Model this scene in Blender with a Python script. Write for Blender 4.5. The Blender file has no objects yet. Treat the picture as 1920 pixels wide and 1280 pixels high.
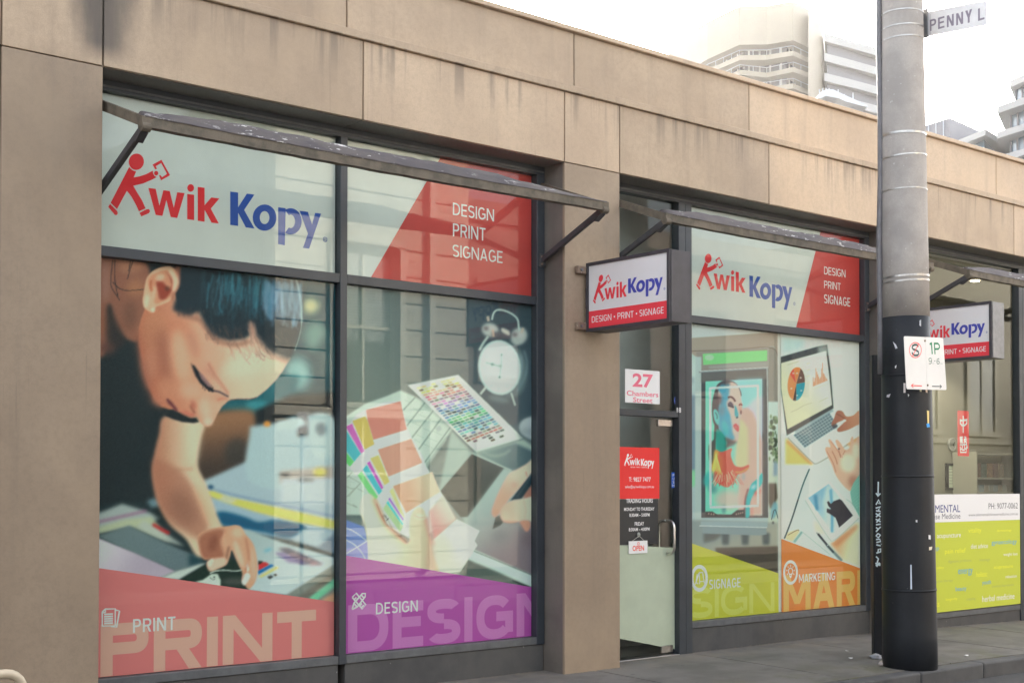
import bpy, bmesh, math, random
import numpy as np
from mathutils import Vector, Matrix
rad = math.radians
S = bpy.context.scene
C = S.collection
random.seed(7)
RNG = np.random.default_rng(11)

# ------------------------------------------------------------------ camera
F_PX, YAW, PITCH, ROLL, CY = 2514.35, 0.875070, 0.0209897, 0.00079, 851.6
EYE = np.array([0.0, 0.0, 1.55])
def _axes():
    f = np.array([math.cos(YAW)*math.cos(PITCH), math.sin(YAW)*math.cos(PITCH), math.sin(PITCH)])
    r = np.array([math.sin(YAW), -math.cos(YAW), 0.0]); u = np.cross(r, f)
    c, s = math.cos(ROLL), math.sin(ROLL)
    return c*r+s*u, -s*r+c*u, f
R_, U_, F_ = _axes()
cam = bpy.data.cameras.new('camera'); cam_o = bpy.data.objects.new('camera', cam); C.objects.link(cam_o)
cam.sensor_width = 36.0; cam.sensor_fit = 'HORIZONTAL'
cam.lens = F_PX/1920*36.0; cam.shift_y = (CY-640)/1920
cam.clip_start = 0.1; cam.clip_end = 3000
m = Matrix.Identity(4)
for i in range(3):
    m[i][0], m[i][1], m[i][2], m[i][3] = R_[i], U_[i], -F_[i], EYE[i]
cam_o.matrix_world = m
S.camera = cam_o

# ------------------------------------------------------------------ sky, sun, exposure
SUN_DIR = Vector((0.703, 0.706, 0.3756)).normalized()
el = math.asin(SUN_DIR.z); az = math.atan2(SUN_DIR.x, SUN_DIR.y)
W = bpy.data.worlds.new('World'); S.world = W; W.use_nodes = True
nt = W.node_tree; nt.nodes.clear()
sky = nt.nodes.new('ShaderNodeTexSky'); sky.sky_type = 'NISHITA'; sky.sun_disc = False
sky.sun_elevation = el; sky.sun_rotation = az
sky.air_density = 1.0; sky.dust_density = 4.0; sky.ozone_density = 1.0
hs = nt.nodes.new('ShaderNodeHueSaturation'); hs.inputs['Saturation'].default_value = 0.35
bg = nt.nodes.new('ShaderNodeBackground'); bg.inputs[1].default_value = 0.15
ow = nt.nodes.new('ShaderNodeOutputWorld')
nt.links.new(sky.outputs[0], hs.inputs['Color']); nt.links.new(hs.outputs[0], bg.inputs[0]); nt.links.new(bg.outputs[0], ow.inputs[0])
sun = bpy.data.lights.new('sun', 'SUN'); sun.energy = 5.0; sun.angle = rad(0.53); sun.color = (1.0, 0.93, 0.82)
sun_o = bpy.data.objects.new('sun', sun); C.objects.link(sun_o)
sun_o.rotation_euler = SUN_DIR.to_track_quat('Z', 'Y').to_euler()
sun_o.location = (20, 20, 15)
V = S.view_settings
V.view_transform = 'Standard'; V.look = 'None'; V.gamma = 1.0; V.use_curve_mapping = False
V.exposure = 2.5
GLARE_HAZE = .00014
try:
    S.cycles.max_bounces = 8; S.cycles.transparent_max_bounces = 16
    S.cycles.use_denoising = True; S.cycles.use_guiding = True; S.cycles.use_adaptive_sampling = False; S.cycles.sample_clamp_indirect = 6; S.cycles.caustics_reflective = False
except Exception: pass

# ------------------------------------------------------------------ helpers: pixels to planes
def ray(x, y): return F_ + R_*(x-960)/F_PX - U_*(y-CY)/F_PX
def on_y(x, y, Y): d = ray(x, y); return EYE + d*(Y-EYE[1])/d[1]
def on_x(x, y, X): d = ray(x, y); return EYE + d*(X-EYE[0])/d[0]
def on_z(x, y, Z): d = ray(x, y); return EYE + d*(Z-EYE[2])/d[2]
def project(P):
    q = np.asarray(P) - EYE; z = q @ F_
    return 960+F_PX*(q @ R_)/z, CY-F_PX*(q @ U_)/z
class Plane:
    """a flat surface: u runs along it, v is up; toward = unit normal facing the viewer"""
    def __init__(s, O, u, v):
        s.O = np.array(O, float); s.u = np.array(u, float); s.u /= np.linalg.norm(s.u)
        v = np.array(v, float); v -= s.u*(v @ s.u); s.v = v/np.linalg.norm(v); s.n = np.cross(s.u, s.v)
    def px(s, x, y):
        d = ray(x, y); t = ((s.O-EYE) @ s.n)/(d @ s.n); P = EYE+d*t-s.O
        return P @ s.u, P @ s.v
    def at(s, a, b, h=0.0): return s.O + s.u*a + s.v*b + s.n*h
    def pts(s, pl): return [s.px(x, y) for x, y in pl]
def sc(ox, oy, k, pts): return [(ox+x/k, oy+y/k) for x, y in pts]

# ------------------------------------------------------------------ helpers: objects
def empty(name, loc, label=None, cat=None, group=None, rotz=0):
    o = bpy.data.objects.new(name, None); C.objects.link(o); o.location = loc; o.rotation_euler = (0, 0, rotz)
    o.empty_display_size = 0.1
    return tag(o, label, cat, group)
def tag(o, label=None, cat=None, group=None, kind=None):
    if label: o['label'] = label
    if cat: o['category'] = cat
    if group: o['group'] = group
    if kind: o['kind'] = kind
    return o
def root_of(p):
    v = Vector((0, 0, 0))
    while p is not None: v += p.location; p = p.parent
    return v
def link(name, me, mat, parent=None):
    """me is in world coordinates; it is moved into the parent's frame"""
    o = bpy.data.objects.new(name, me); C.objects.link(o)
    if mat is not None:
        for mm in (mat if isinstance(mat, (list, tuple)) else [mat]): me.materials.append(mm)
    if parent is not None:
        off = root_of(parent); o.parent = parent
        me.transform(Matrix.Translation(-off))
    return o
def bm_obj(name, bm, mat, parent=None, smooth=False):
    bmesh.ops.recalc_face_normals(bm, faces=bm.faces)
    me = bpy.data.meshes.new(name); bm.to_mesh(me); bm.free()
    if smooth:
        for p in me.polygons: p.use_smooth = True
    return link(name, me, mat, parent)
def box_into(bm, x0, x1, y0, y1, z0, z1):
    vs = [bm.verts.new(p) for p in ((x0,y0,z0),(x1,y0,z0),(x1,y1,z0),(x0,y1,z0),(x0,y0,z1),(x1,y0,z1),(x1,y1,z1),(x0,y1,z1))]
    fs = [bm.faces.new([vs[i] for i in q]) for q in ((0,3,2,1),(4,5,6,7),(0,1,5,4),(1,2,6,5),(2,3,7,6),(3,0,4,7))]
    return vs, fs
def bevel_all(bm, w, seg=1):
    if w > 0: bmesh.ops.bevel(bm, geom=list(bm.edges), offset=w, segments=seg, affect='EDGES', profile=0.5)
def box(name, x0, x1, y0, y1, z0, z1, mat, parent=None, bev=0.0, seg=1):
    bm = bmesh.new(); box_into(bm, x0, x1, y0, y1, z0, z1); bevel_all(bm, bev, seg)
    return bm_obj(name, bm, mat, parent)
def boxes(name, lst, mat, parent=None, bev=0.0):
    bm = bmesh.new()
    for b in lst: box_into(bm, *b)
    bevel_all(bm, bev)
    return bm_obj(name, bm, mat, parent)
def prism_into(bm, poly, h0, h1, fn):
    """poly in (a,b); fn(a,b,h) -> xyz"""
    lo = [bm.verts.new(fn(a, b, h0)) for a, b in poly]; hi = [bm.verts.new(fn(a, b, h1)) for a, b in poly]
    n = len(poly)
    bm.faces.new(lo[::-1]); bm.faces.new(hi)
    for i in range(n): bm.faces.new((lo[i], lo[(i+1) % n], hi[(i+1) % n], hi[i]))
def tube_into(bm, path, r, seg=12, cap=True, flat=1.0):
    path = [Vector(p) for p in path]; rings = []
    rr = r if isinstance(r, (list, tuple)) else [r]*len(path)
    prev = None
    for i, p in enumerate(path):
        t = (path[min(i+1, len(path)-1)]-path[max(i-1, 0)]).normalized()
        if prev is None:
            a = Vector((0, 0, 1)) if abs(t.z) < 0.9 else Vector((1, 0, 0))
            n = (a-t*a.dot(t)).normalized()
        else: n = (prev-t*prev.dot(t)).normalized()
        prev = n; b = t.cross(n)
        rings.append([bm.verts.new(p+(n*math.cos(2*math.pi*k/seg)*flat+b*math.sin(2*math.pi*k/seg))*rr[i]) for k in range(seg)])
    for i in range(len(rings)-1):
        for k in range(seg):
            bm.faces.new((rings[i][k], rings[i][(k+1) % seg], rings[i+1][(k+1) % seg], rings[i+1][k]))
    if cap:
        bm.faces.new(rings[0][::-1]); bm.faces.new(rings[-1])
def tube(name, path, r, mat, parent=None, seg=12, smooth=True):
    bm = bmesh.new(); tube_into(bm, path, r, seg); return bm_obj(name, bm, mat, parent, smooth)
def beam_into(bm, p0, p1, w, h, up=(0, 0, 1)):
    p0, p1 = Vector(p0), Vector(p1); t = (p1-p0).normalized(); up = Vector(up)
    s = t.cross(up).normalized(); n = s.cross(t)
    q = [(-w/2, -h/2), (w/2, -h/2), (w/2, h/2), (-w/2, h/2)]
    lo = [bm.verts.new(p0+s*a+n*b) for a, b in q]; hi = [bm.verts.new(p1+s*a+n*b) for a, b in q]
    bm.faces.new(lo[::-1]); bm.faces.new(hi)
    for i in range(4): bm.faces.new((lo[i], lo[(i+1) % 4], hi[(i+1) % 4], hi[i]))
def copy_tree(o, parent=None):
    c = o.copy(); C.objects.link(c)
    if parent is not None: c.parent = parent
    for ch in list(o.children): copy_tree(ch, c)
    return c

# ------------------------------------------------------------------ helpers: flat print shapes
def flat_poly(name, plane, polys, mat, parent, h=0.0, thick=0.0006):
    """polys: list of (u,v) outlines, or dicts outer/holes; thin printed film with real thickness"""
    cu = bpy.data.curves.new('film', 'CURVE'); cu.dimensions = '2D'; cu.fill_mode = 'BOTH'
    for pl in polys:
        sp = cu.splines.new('POLY'); sp.points.add(len(pl)-1); sp.use_cyclic_u = True
        for i, (a, b) in enumerate(pl): sp.points[i].co = (a, b, 0, 1)
    return _curve_mesh(name, cu, plane, mat, parent, h)
DG = None
def _curve_mesh(name, cu, plane, mat, parent, h, fit=None):
    tmp = bpy.data.objects.new('tmp', cu); C.objects.link(tmp)
    dg = bpy.context.evaluated_depsgraph_get(); dg.update()
    me = bpy.data.meshes.new_from_object(tmp.evaluated_get(dg))
    C.objects.unlink(tmp); bpy.data.objects.remove(tmp); bpy.data.curves.remove(cu)
    n = len(me.vertices); co = np.empty(n*3, np.float32); me.vertices.foreach_get('co', co); co = co.reshape(-1, 3)
    if fit is not None and n: co = fit(co)
    P = plane.O[None]+co[:, :1]*plane.u[None]+co[:, 1:2]*plane.v[None]+(co[:, 2:3]+h)*plane.n[None]
    me.vertices.foreach_set('co', P.astype(np.float32).ravel()); me.update(); me.name = name
    me.materials.clear()
    return link(name, me, mat, parent)
def text_obj(name, s, plane, bbox, mat, parent, h=0.0008, bold=0.0, shear=0.0, caps=None, fix_h=True, clip=None):
    """text fitted to bbox (u0,v0,u1,v1); the box holds the glyphs' own extent"""
    cu = bpy.data.curves.new('lettering', 'FONT'); cu.body = s; cu.size = 1.0; cu.offset = bold; cu.shear = shear
    cu.resolution_u = 3; cu.fill_mode = 'FRONT'; cu.align_x = 'LEFT'
    u0, v0, u1, v1 = bbox
    def fit(co):
        lo, hi = co.min(0), co.max(0)
        c = co.copy(); c[:, 0] = u0+(co[:, 0]-lo[0])/(hi[0]-lo[0])*(u1-u0)
        c[:, 1] = v0+(co[:, 1]-lo[1])/(hi[1]-lo[1])*(v1-v0); c[:, 2] = 0
        return c
    return _curve_mesh(name, cu, plane, mat, parent, h, fit)
def px_text(name, s, plane, pl, pr, top, mat, parent, **k):
    """pl, pr: pixels of the left and right bottom ends of the lettering; top: pixel y of its top at the left end"""
    u0, v0 = plane.px(*pl); u1, vb = plane.px(*pr); _, v1 = plane.px(pl[0], top)
    return text_obj(name, s, plane, (u0, v0, u1, v1), mat, parent, **k)
def ell(cx, cy, rx, ry, a=0.0, n=36, t0=0.0, t1=2*math.pi):
    c, s_ = math.cos(a), math.sin(a); out = []
    for i in range(n):
        t = t0+(t1-t0)*i/(n if t1-t0 > 6.28 else n-1); x, y = rx*math.cos(t), ry*math.sin(t)
        out.append((cx+x*c-y*s_, cy+x*s_+y*c))
    return out
def stroke_poly(pts, w):
    """outline of a thick polyline in 2d"""
    P = [np.array(p, float) for p in pts]; L, R = [], []
    for i, p in enumerate(P):
        t = P[min(i+1, len(P)-1)]-P[max(i-1, 0)]; t /= max(np.linalg.norm(t), 1e-9); n = np.array([-t[1], t[0]])*w/2
        L.append(tuple(p+n)); R.append(tuple(p-n))
    return L+R[::-1]

# ------------------------------------------------------------------ materials
def lin(c): c = c/255.0; return c/12.92 if c <= 0.04045 else ((c+0.055)/1.055)**2.4
def newmat(name):
    m = bpy.data.materials.new(name); m.use_nodes = True; n = m.node_tree; b = n.nodes['Principled BSDF']
    return m, n, b
def plain(name, col, rough=0.5, metal=0.0, noise=0.0, scale=20.0, spec=0.5, bump=0.0, coat=0.0):
    m, n, b = newmat(name)
    b.inputs['Roughness'].default_value = rough; b.inputs['Metallic'].default_value = metal
    b.inputs['Specular IOR Level'].default_value = spec; b.inputs['Coat Weight'].default_value = coat
    if noise > 0 or bump > 0:
        geo = n.nodes.new('ShaderNodeNewGeometry')
        t = n.nodes.new('ShaderNodeTexNoise'); t.inputs['Scale'].default_value = scale; t.inputs['Detail'].default_value = 6; t.inputs['Roughness'].default_value = 0.65
        n.links.new(geo.outputs['Position'], t.inputs['Vector'])
        r = n.nodes.new('ShaderNodeValToRGB'); lo = [max(c*(1-noise), 0) for c in col]; hi = [min(c*(1+noise), 1) for c in col]
        r.color_ramp.elements[0].position = 0.3; r.color_ramp.elements[1].position = 0.7
        r.color_ramp.elements[0].color = (*lo, 1); r.color_ramp.elements[1].color = (*hi, 1)
        n.links.new(t.outputs['Fac'], r.inputs[0]); n.links.new(r.outputs[0], b.inputs['Base Color'])
        if bump > 0:
            bp = n.nodes.new('ShaderNodeBump'); bp.inputs['Strength'].default_value = bump; bp.inputs['Distance'].default_value = 0.004
            n.links.new(t.outputs['Fac'], bp.inputs['Height']); n.links.new(bp.outputs[0], b.inputs['Normal'])
    else: b.inputs['Base Color'].default_value = (*col, 1)
    return m
K_INK = 1.6
def ink_rgb(c): return [min(max(K_INK*lin(v)-0.02, 0.006), 0.88) for v in c]
_inks = {}
def ink(r, g, b, rough=0.55):
    k = (r, g, b)
    if k not in _inks: _inks[k] = plain('ink_%d_%d_%d' % k, ink_rgb(k), rough, spec=0.3)
    return _inks[k]
class NT:
    """tiny node helper"""
    def __init__(s, m): s.n = m.node_tree
    def new(s, t, **k):
        x = s.n.nodes.new(t)
        for a, v in k.items(): setattr(x, a, v)
        return x
    def noise(s, vec, scale, detail=4, rough=0.6):
        t = s.new('ShaderNodeTexNoise'); t.inputs['Scale'].default_value = scale; t.inputs['Detail'].default_value = detail; t.inputs['Roughness'].default_value = rough
        if vec is not None: s.n.links.new(vec, t.inputs['Vector'])
        return t.outputs['Fac']
    def scale(s, vec, v):
        t = s.new('ShaderNodeMapping'); t.inputs['Scale'].default_value = v; s.n.links.new(vec, t.inputs['Vector']); return t.outputs[0]
    def ramp(s, f, a, b, lo=0.0, hi=1.0):
        t = s.new('ShaderNodeMapRange'); t.interpolation_type = 'SMOOTHSTEP'
        for i, v in ((1, a), (2, b), (3, lo), (4, hi)): t.inputs[i].default_value = v
        s.n.links.new(f, t.inputs[0]); return t.outputs[0]
    def math(s, op, a, b=None):
        t = s.new('ShaderNodeMath', operation=op)
        for i, v in ((0, a), (1, b)):
            if v is None: continue
            if isinstance(v, (int, float)): t.inputs[i].default_value = v
            else: s.n.links.new(v, t.inputs[i])
        return t.outputs[0]
    def mix(s, f, a, b, mode='MIX'):
        t = s.new('ShaderNodeMix', data_type='RGBA', blend_type=mode)
        for i, v in ((0, f), (6, a), (7, b)):
            if isinstance(v, (int, float)): t.inputs[i].default_value = v
            elif isinstance(v, (tuple, list)): t.inputs[i].default_value = (*v, 1) if len(v) == 3 else v
            else: s.n.links.new(v, t.inputs[i])
        return t.outputs[2]
    def link(s, a, b): s.n.links.new(a, b)

def mat_panel(name, k):
    m, n, b = newmat(name); h = NT(m)
    K = lambda c: tuple(min(v*q, .8) for v, q in zip(c, k))
    pos = h.new('ShaderNodeNewGeometry').outputs['Position']
    info = h.new('ShaderNodeObjectInfo')
    sep = h.new('ShaderNodeSeparateXYZ'); h.link(pos, sep.inputs[0])
    big = h.noise(pos, 0.9, 3)
    strk = h.noise(h.scale(pos, (7.0, 7.0, 0.35)), 1.0, 5, 0.6)
    fine = h.noise(pos, 160, 3)
    c = h.mix(h.ramp(big, .35, .68), K((0.318, 0.250, 0.190)), K((0.398, 0.318, 0.242)))
    c = h.mix(h.math('MULTIPLY', h.ramp(strk, .5, .78), .35), c, (0.205, 0.172, 0.140))
    c = h.mix(h.ramp(fine, .3, .7, 0, .25), c, (0.24, 0.19, 0.145))
    mid = h.noise(pos, 26, 5, .7); c = h.mix(h.ramp(mid, .38, .72, 0, .32), c, K((0.235, 0.188, 0.145)))
    run = h.math('MULTIPLY', h.ramp(h.noise(h.scale(pos, (34, 34, .55)), 1, 3, .5), .62, .70), h.ramp(h.noise(h.scale(pos, (2, 2, 1.6)), 1, 2), .48, .62))
    c = h.mix(h.math('MULTIPLY', run, .30), c, K((0.19, 0.155, 0.125)))
    glow = h.ramp(h.noise(h.scale(pos, (1.1, 1.1, .7)), 1.3, 3), .45, .7)
    c = h.mix(h.math('MULTIPLY', glow, .28), c, K((0.46, 0.365, 0.265)))  # pale warm patches paint in sunlight thrown back by the windows opposite
    tint = h.ramp(info.outputs['Random'], 0, 1, .87, 1.10)
    comb = h.new('ShaderNodeCombineColor')
    for i in range(3): h.link(tint, comb.inputs[i])
    c = h.mix(1.0, c, comb.outputs[0], 'MULTIPLY')
    # grime washed down under the ledge
    z = sep.outputs[2]; x = sep.outputs[0]
    drip = h.math('MULTIPLY', h.ramp(z, 4.35, 4.76), h.ramp(h.noise(h.scale(pos, (11, 11, .5)), 1, 4), .48, .66))
    band = h.math('MULTIPLY', drip, h.ramp(z, 4.77, 4.765))
    c = h.mix(h.math('MULTIPLY', band, .55), c, (0.13, 0.112, 0.095))
    # the old leak beside the first joint
    wob = h.math('ADD', x, h.math('MULTIPLY', h.math('SUBTRACT', h.noise(h.scale(pos, (3, 3, 1.2)), 2.2, 4), .5), .16))
    zz = h.math('SUBTRACT', z, 4.2)
    right = h.math('ADD', 3.60, h.math('MULTIPLY', zz, .14))
    leftb = h.math('SUBTRACT', 3.30, h.math('MULTIPLY', zz, .22))
    f1 = h.ramp(h.math('SUBTRACT', wob, leftb), -.07, .12)
    f2 = h.ramp(h.math('SUBTRACT', right, wob), -.06, .14)
    leak = h.math('MULTIPLY', h.math('MULTIPLY', f1, f2), h.ramp(z, 4.17, 4.34))
    c = h.mix(h.math('MULTIPLY', leak, h.ramp(strk, .2, .7, .72, .95)), c, (0.088, 0.078, 0.07))
    h.link(c, b.inputs['Base Color']); b.inputs['Roughness'].default_value = .55; b.inputs['Specular IOR Level'].default_value = .35
    bp = h.new('ShaderNodeBump'); bp.inputs['Strength'].default_value = .12; bp.inputs['Distance'].default_value = .002
    h.link(fine, bp.inputs['Height']); h.link(bp.outputs[0], b.inputs['Normal'])
    return m
def mat_dirty(name, base, dark, rough=.6, sc_=3.0, speck=0.0, speck_col=(.6, .6, .58), streak=True, bump=.15, fine_s=90):
    m, n, b = newmat(name); h = NT(m)
    pos = h.new('ShaderNodeNewGeometry').outputs['Position']
    a = h.noise(pos, sc_, 5); f = h.noise(pos, fine_s, 3)
    c = h.mix(h.ramp(a, .35, .7), base, dark)
    if streak:
        st = h.noise(h.scale(pos, (9, 9, .6)), 1.0, 4); c = h.mix(h.math('MULTIPLY', h.ramp(st, .5, .75), .4), c, dark)
    c = h.mix(h.ramp(f, .3, .7, 0, .3), c, [v*.7 for v in base])
    if speck > 0:
        s2 = h.noise(h.scale(pos, (1, 1, 1)), 34, 2, .4); c = h.mix(h.ramp(s2, 1-speck-.02, 1-speck+.015), c, speck_col)
    h.link(c, b.inputs['Base Color']); b.inputs['Roughness'].default_value = rough
    bp = h.new('ShaderNodeBump'); bp.inputs['Strength'].default_value = bump; bp.inputs['Distance'].default_value = .004
    h.link(f, bp.inputs['Height']); h.link(bp.outputs[0], b.inputs['Normal'])
    return m
def mat_glass(name='window_glass', f0=.024, tint=(.94, .97, .95)):
    m = bpy.data.materials.new(name); m.use_nodes = True; n = m.node_tree; n.nodes.clear(); h = NT(m)
    tr = h.new('ShaderNodeBsdfTransparent'); tr.inputs[0].default_value = (*tint, 1)
    gl = h.new('ShaderNodeBsdfGlossy'); gl.inputs['Roughness'].default_value = 0.0
    lw = h.new('ShaderNodeLayerWeight'); lw.inputs[0].default_value = .5
    fr = h.math('ADD', f0, h.math('MULTIPLY', h.math('POWER', lw.outputs['Facing'], 5.0), 1-f0))
    mx = h.new('ShaderNodeMixShader'); h.link(fr, mx.inputs[0]); h.link(tr.outputs[0], mx.inputs[1]); h.link(gl.outputs[0], mx.inputs[2])
    o = h.new('ShaderNodeOutputMaterial'); h.link(mx.outputs[0], o.inputs[0])
    return m
def mat_print(name):
    m, n, b = newmat(name); h = NT(m)
    a = h.new('ShaderNodeVertexColor', layer_name='ink'); h.link(a.outputs[0], b.inputs['Base Color'])
    b.inputs['Roughness'].default_value = .5; b.inputs['Specular IOR Level'].default_value = .25
    return m
M = {}
M['panel'] = mat_panel('pier_composite', (1.0, .965, .90)); M['panel_lit'] = mat_panel('fascia_bounce_lit', (1.44, 1.38, 1.28))  # fascia copy: bounced light baked in as a lighter base colour
M['frame'] = plain('charcoal_aluminium', (0.038, 0.046, 0.056), .38, noise=.12, scale=6, spec=.5)
M['frame_light'] = plain('weathered_aluminium', (0.105, 0.112, 0.118), .45, noise=.25, scale=9)
M['plinth'] = mat_dirty('grey_render', (0.098, 0.096, 0.092), (0.062, 0.062, 0.064), .8, 2.5, .215, (.34, .33, .31))
M['reveal'] = mat_dirty('grey_brown_render', (0.20, 0.175, 0.15), (0.13, 0.115, 0.10), .75, 2.0)
M['soffit'] = plain('soffit_grey', (0.17, 0.155, 0.14), .7, noise=.15, scale=3)
M['glass'] = mat_glass()
M['print'] = mat_print('printed_film')
M['steel'] = plain('brushed_steel', (0.62, 0.60, 0.57), .28, 1.0, noise=.08, scale=40)
M['white_film'] = plain('white_film', (0.70, 0.715, 0.68), .5, noise=.04, scale=4)
M['red_film'] = plain('red_film', (0.62, 0.045, 0.040), .5, noise=.05, scale=4)
M['core'] = plain('blockwork', (0.25, 0.23, 0.21), .9)
M['dark_room'] = plain('interior_grey', (0.66, 0.64, 0.60), .9, noise=.1, scale=2)
M['black'] = plain('black_plastic', (0.02, 0.02, 0.022), .5)
# ------------------------------------------------------------------ block lettering (upper case) as printed shapes
_BW = dict(A=.80, B=.70, C=.74, D=.76, E=.60, F=.58, G=.80, H=.76, I=0, K=.74, L=.56, M=.98, N=.80, O=.82, P=.68, R=.72, S=.68, T=.66, U=.76, Y=.74)
def _glyph(bm, ch, x, w, y, V, T, P3):
    k = [0]
    def face(pts):
        k[0] += 1
        try: bm.faces.new([bm.verts.new(P3(a, b, .00004*k[0])) for a, b in pts])
        except ValueError: pass
    def rect(a, b, c, d): face([(x+a, y+b), (x+c, y+b), (x+c, y+d), (x+a, y+d)])
    def poly(*p): face([(x+a, y+b) for a, b in p])
    def arc(cx, cy, rx, ry, t0, t1, n=16):
        k[0] += 1; h = .00004*k[0]; o, i_ = [], []
        for t in np.linspace(rad(t0), rad(t1), n):
            c, s_ = math.cos(t), math.sin(t); c2 = math.copysign(abs(c)**.86, c); s2 = math.copysign(abs(s_)**.86, s_)
            o.append(bm.verts.new(P3(x+cx+rx*c2, y+cy+ry*s2, h))); i_.append(bm.verts.new(P3(x+cx+(rx-T)*c2, y+cy+(ry-T*.94)*s2, h)))
        for j in range(n-1): bm.faces.new((o[j], o[j+1], i_[j+1], i_[j]))
    H = T*.94
    def bowl(z0, z1):
        h = z1-z0; rx = min(h/2, w-T*1.1); cx = w-rx
        rect(T, z1-H, cx, z1); rect(T, z0, cx, z0+H); arc(cx, (z0+z1)/2, rx, h/2, -90, 90)
    if ch in 'BDEFHIKLMNPRU': 
        if ch != 'U': rect(0, 0, T, V)
    if ch == 'B': bowl(0, V*.54); bowl(V*.47, V)
    elif ch == 'D': bowl(0, V)
    elif ch in 'EF':
        rect(T, V-H, w, V); rect(T, V*.44, w*.92, V*.44+H)
        if ch == 'E': rect(T, 0, w, H)
    elif ch == 'L': rect(T, 0, w, H)
    elif ch == 'T': rect(0, V-H, w, V); rect(w/2-T/2, 0, w/2+T/2, V-H)
    elif ch == 'H': rect(w-T, 0, w, V); rect(T, V*.43, w-T, V*.43+H)
    elif ch == 'N': rect(w-T, 0, w, V); poly((0, V), (T*1.15, V), (w, 0), (w-T*1.15, 0))
    elif ch == 'M': rect(w-T, 0, w, V); poly((0, V), (T*1.1, V), (w/2+T*.5, V*.18), (w/2-T*.5, V*.18)); poly((w, V), (w/2+T*.5, V*.18), (w/2-T*.5, V*.18), (w-T*1.1, V))
    elif ch == 'A': poly((0, 0), (T*1.08, 0), (w/2+T*.54, V), (w/2-T*.54, V)); poly((w, 0), (w/2+T*.54, V), (w/2-T*.54, V), (w-T*1.08, 0)); rect(w*.22, V*.2, w*.78, V*.2+H)
    elif ch == 'K': poly((T, V*.32), (w, V), (w-1.28*T, V), (T, V*.58)); poly((w-1.3*T, 0), (w, 0), (T+(w-T)*.42, V*.66), (T+(w-T)*.12, V*.46))
    elif ch == 'Y': poly((0, V), (w/2-T/2, V*.40), (w/2+T/2, V*.40), (T*1.15, V)); poly((w, V), (w-T*1.15, V), (w/2-T/2, V*.40), (w/2+T/2, V*.40)); rect(w/2-T/2, 0, w/2+T/2, V*.40)
    elif ch in 'PR':
        bowl(V*.40, V)
        if ch == 'R': poly((w-T*1.15, 0), (w, 0), (T+(w-T)*.62, V*.43), (T+(w-T)*.62-T*1.1, V*.43))
    elif ch == 'S': h = V*.545; arc(w/2, V-h/2, w/2, h/2, 28, 270, 18); arc(w/2, h/2, w/2, h/2, 90, -152, 18)
    elif ch in 'CG':
        arc(w/2, V/2, w/2, V/2, 42, 318, 26)
        if ch == 'G': rect(w*.54, V*.40, w, V*.40+H); rect(w-T, V*.13, w, V*.40)
    elif ch == 'O': arc(w/2, V/2, w/2, V/2, 0, 360, 32)
    elif ch == 'U': rect(0, V*.3, T, V); rect(w-T, V*.3, w, V); arc(w/2, V*.3, w/2, V*.3, 180, 360)
def block_text(name, s, plane, bbox_, mat, parent, h=.0008, t=.17, gap=.13):
    """capitals fitted to bbox; t = stroke / cap height"""
    u0, v0, u1, v1 = bbox_; V = v1-v0; T = t*V; g = gap*V
    n_i = s.count('I'); base = sum(_BW.get(c, 0) for c in s if c != ' '); fixed = n_i*T+g*(len(s)-1)+sum(.16*V for c in s if c == ' ')
    k = (u1-u0-fixed)/base
    if k < .25*V: g *= .4; fixed = n_i*T+g*(len(s)-1)+sum(.16*V for c in s if c == ' '); k = max((u1-u0-fixed)/base, .2*V)
    bm = bmesh.new(); x = u0
    for c in s:
        if c == ' ': x += .16*V+g; continue
        w = T if c == 'I' else _BW.get(c, .7)*k
        _glyph(bm, c, x, w, v0, V, min(T, w*.46) if c != 'I' else T, lambda a, b, hh: tuple(plane.at(a, b, h+hh))); x += w+g
    me = bpy.data.meshes.new(name); bm.to_mesh(me); bm.free(); return link(name, me, mat, parent)
def px_block(name, s, plane, pl, pr, top, mat, parent, h=.0008, t=.17, gap=.13):
    u0, v0 = plane.px(*pl); u1, _ = plane.px(*pr); _, v1 = plane.px(pl[0], top)
    return block_text(name, s, plane, (u0, v0, u1, v1), mat, parent, h, t, gap)
# ================================================================== ground
def gz(X, Y):
    z = -0.025*max(0.0, (8.4-Y))
    if X > 11.0: z -= 0.020*min(X-11.0, 6.0)
    return z
KERB_Y = 6.50
M['ground'] = mat_dirty('far_ground', (0.10, 0.095, 0.09), (0.07, 0.068, 0.065), .9, .4, streak=False)
M['asphalt'] = mat_dirty('asphalt', (0.062, 0.061, 0.060), (0.045, 0.045, 0.046), .85, 1.2, speck=.24, speck_col=(.11, .11, .105), streak=False, bump=.5, fine_s=120)
M['paving'] = mat_dirty('worn_asphalt_paving', (0.185, 0.174, 0.160), (0.118, 0.112, 0.098), .85, 1.7, speck=.25, speck_col=(.22, .21, .19), streak=False, bump=.5, fine_s=130)
M['kerbstone'] = mat_dirty('bluestone_kerb', (0.10, 0.10, 0.10), (0.06, 0.06, 0.062), .8, 3.0, speck=.22, speck_col=(.2, .2, .19), streak=False, bump=.4)
def sheet(name, xs, ys, zf, mat, kind='structure', parent=None, thick=0.0):
    bm = bmesh.new(); g = [[bm.verts.new((x, y, zf(x, y))) for x in xs] for y in ys]
    for j in range(len(ys)-1):
        for i in range(len(xs)-1): bm.faces.new((g[j][i], g[j][i+1], g[j+1][i+1], g[j+1][i]))
    o = bm_obj(name, bm, mat, parent); 
    if kind: o['kind'] = kind
    return o
sheet('ground', np.linspace(-600, 600, 13), np.linspace(-600, 600, 13), lambda x, y: -0.62, M['ground'])
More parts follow.
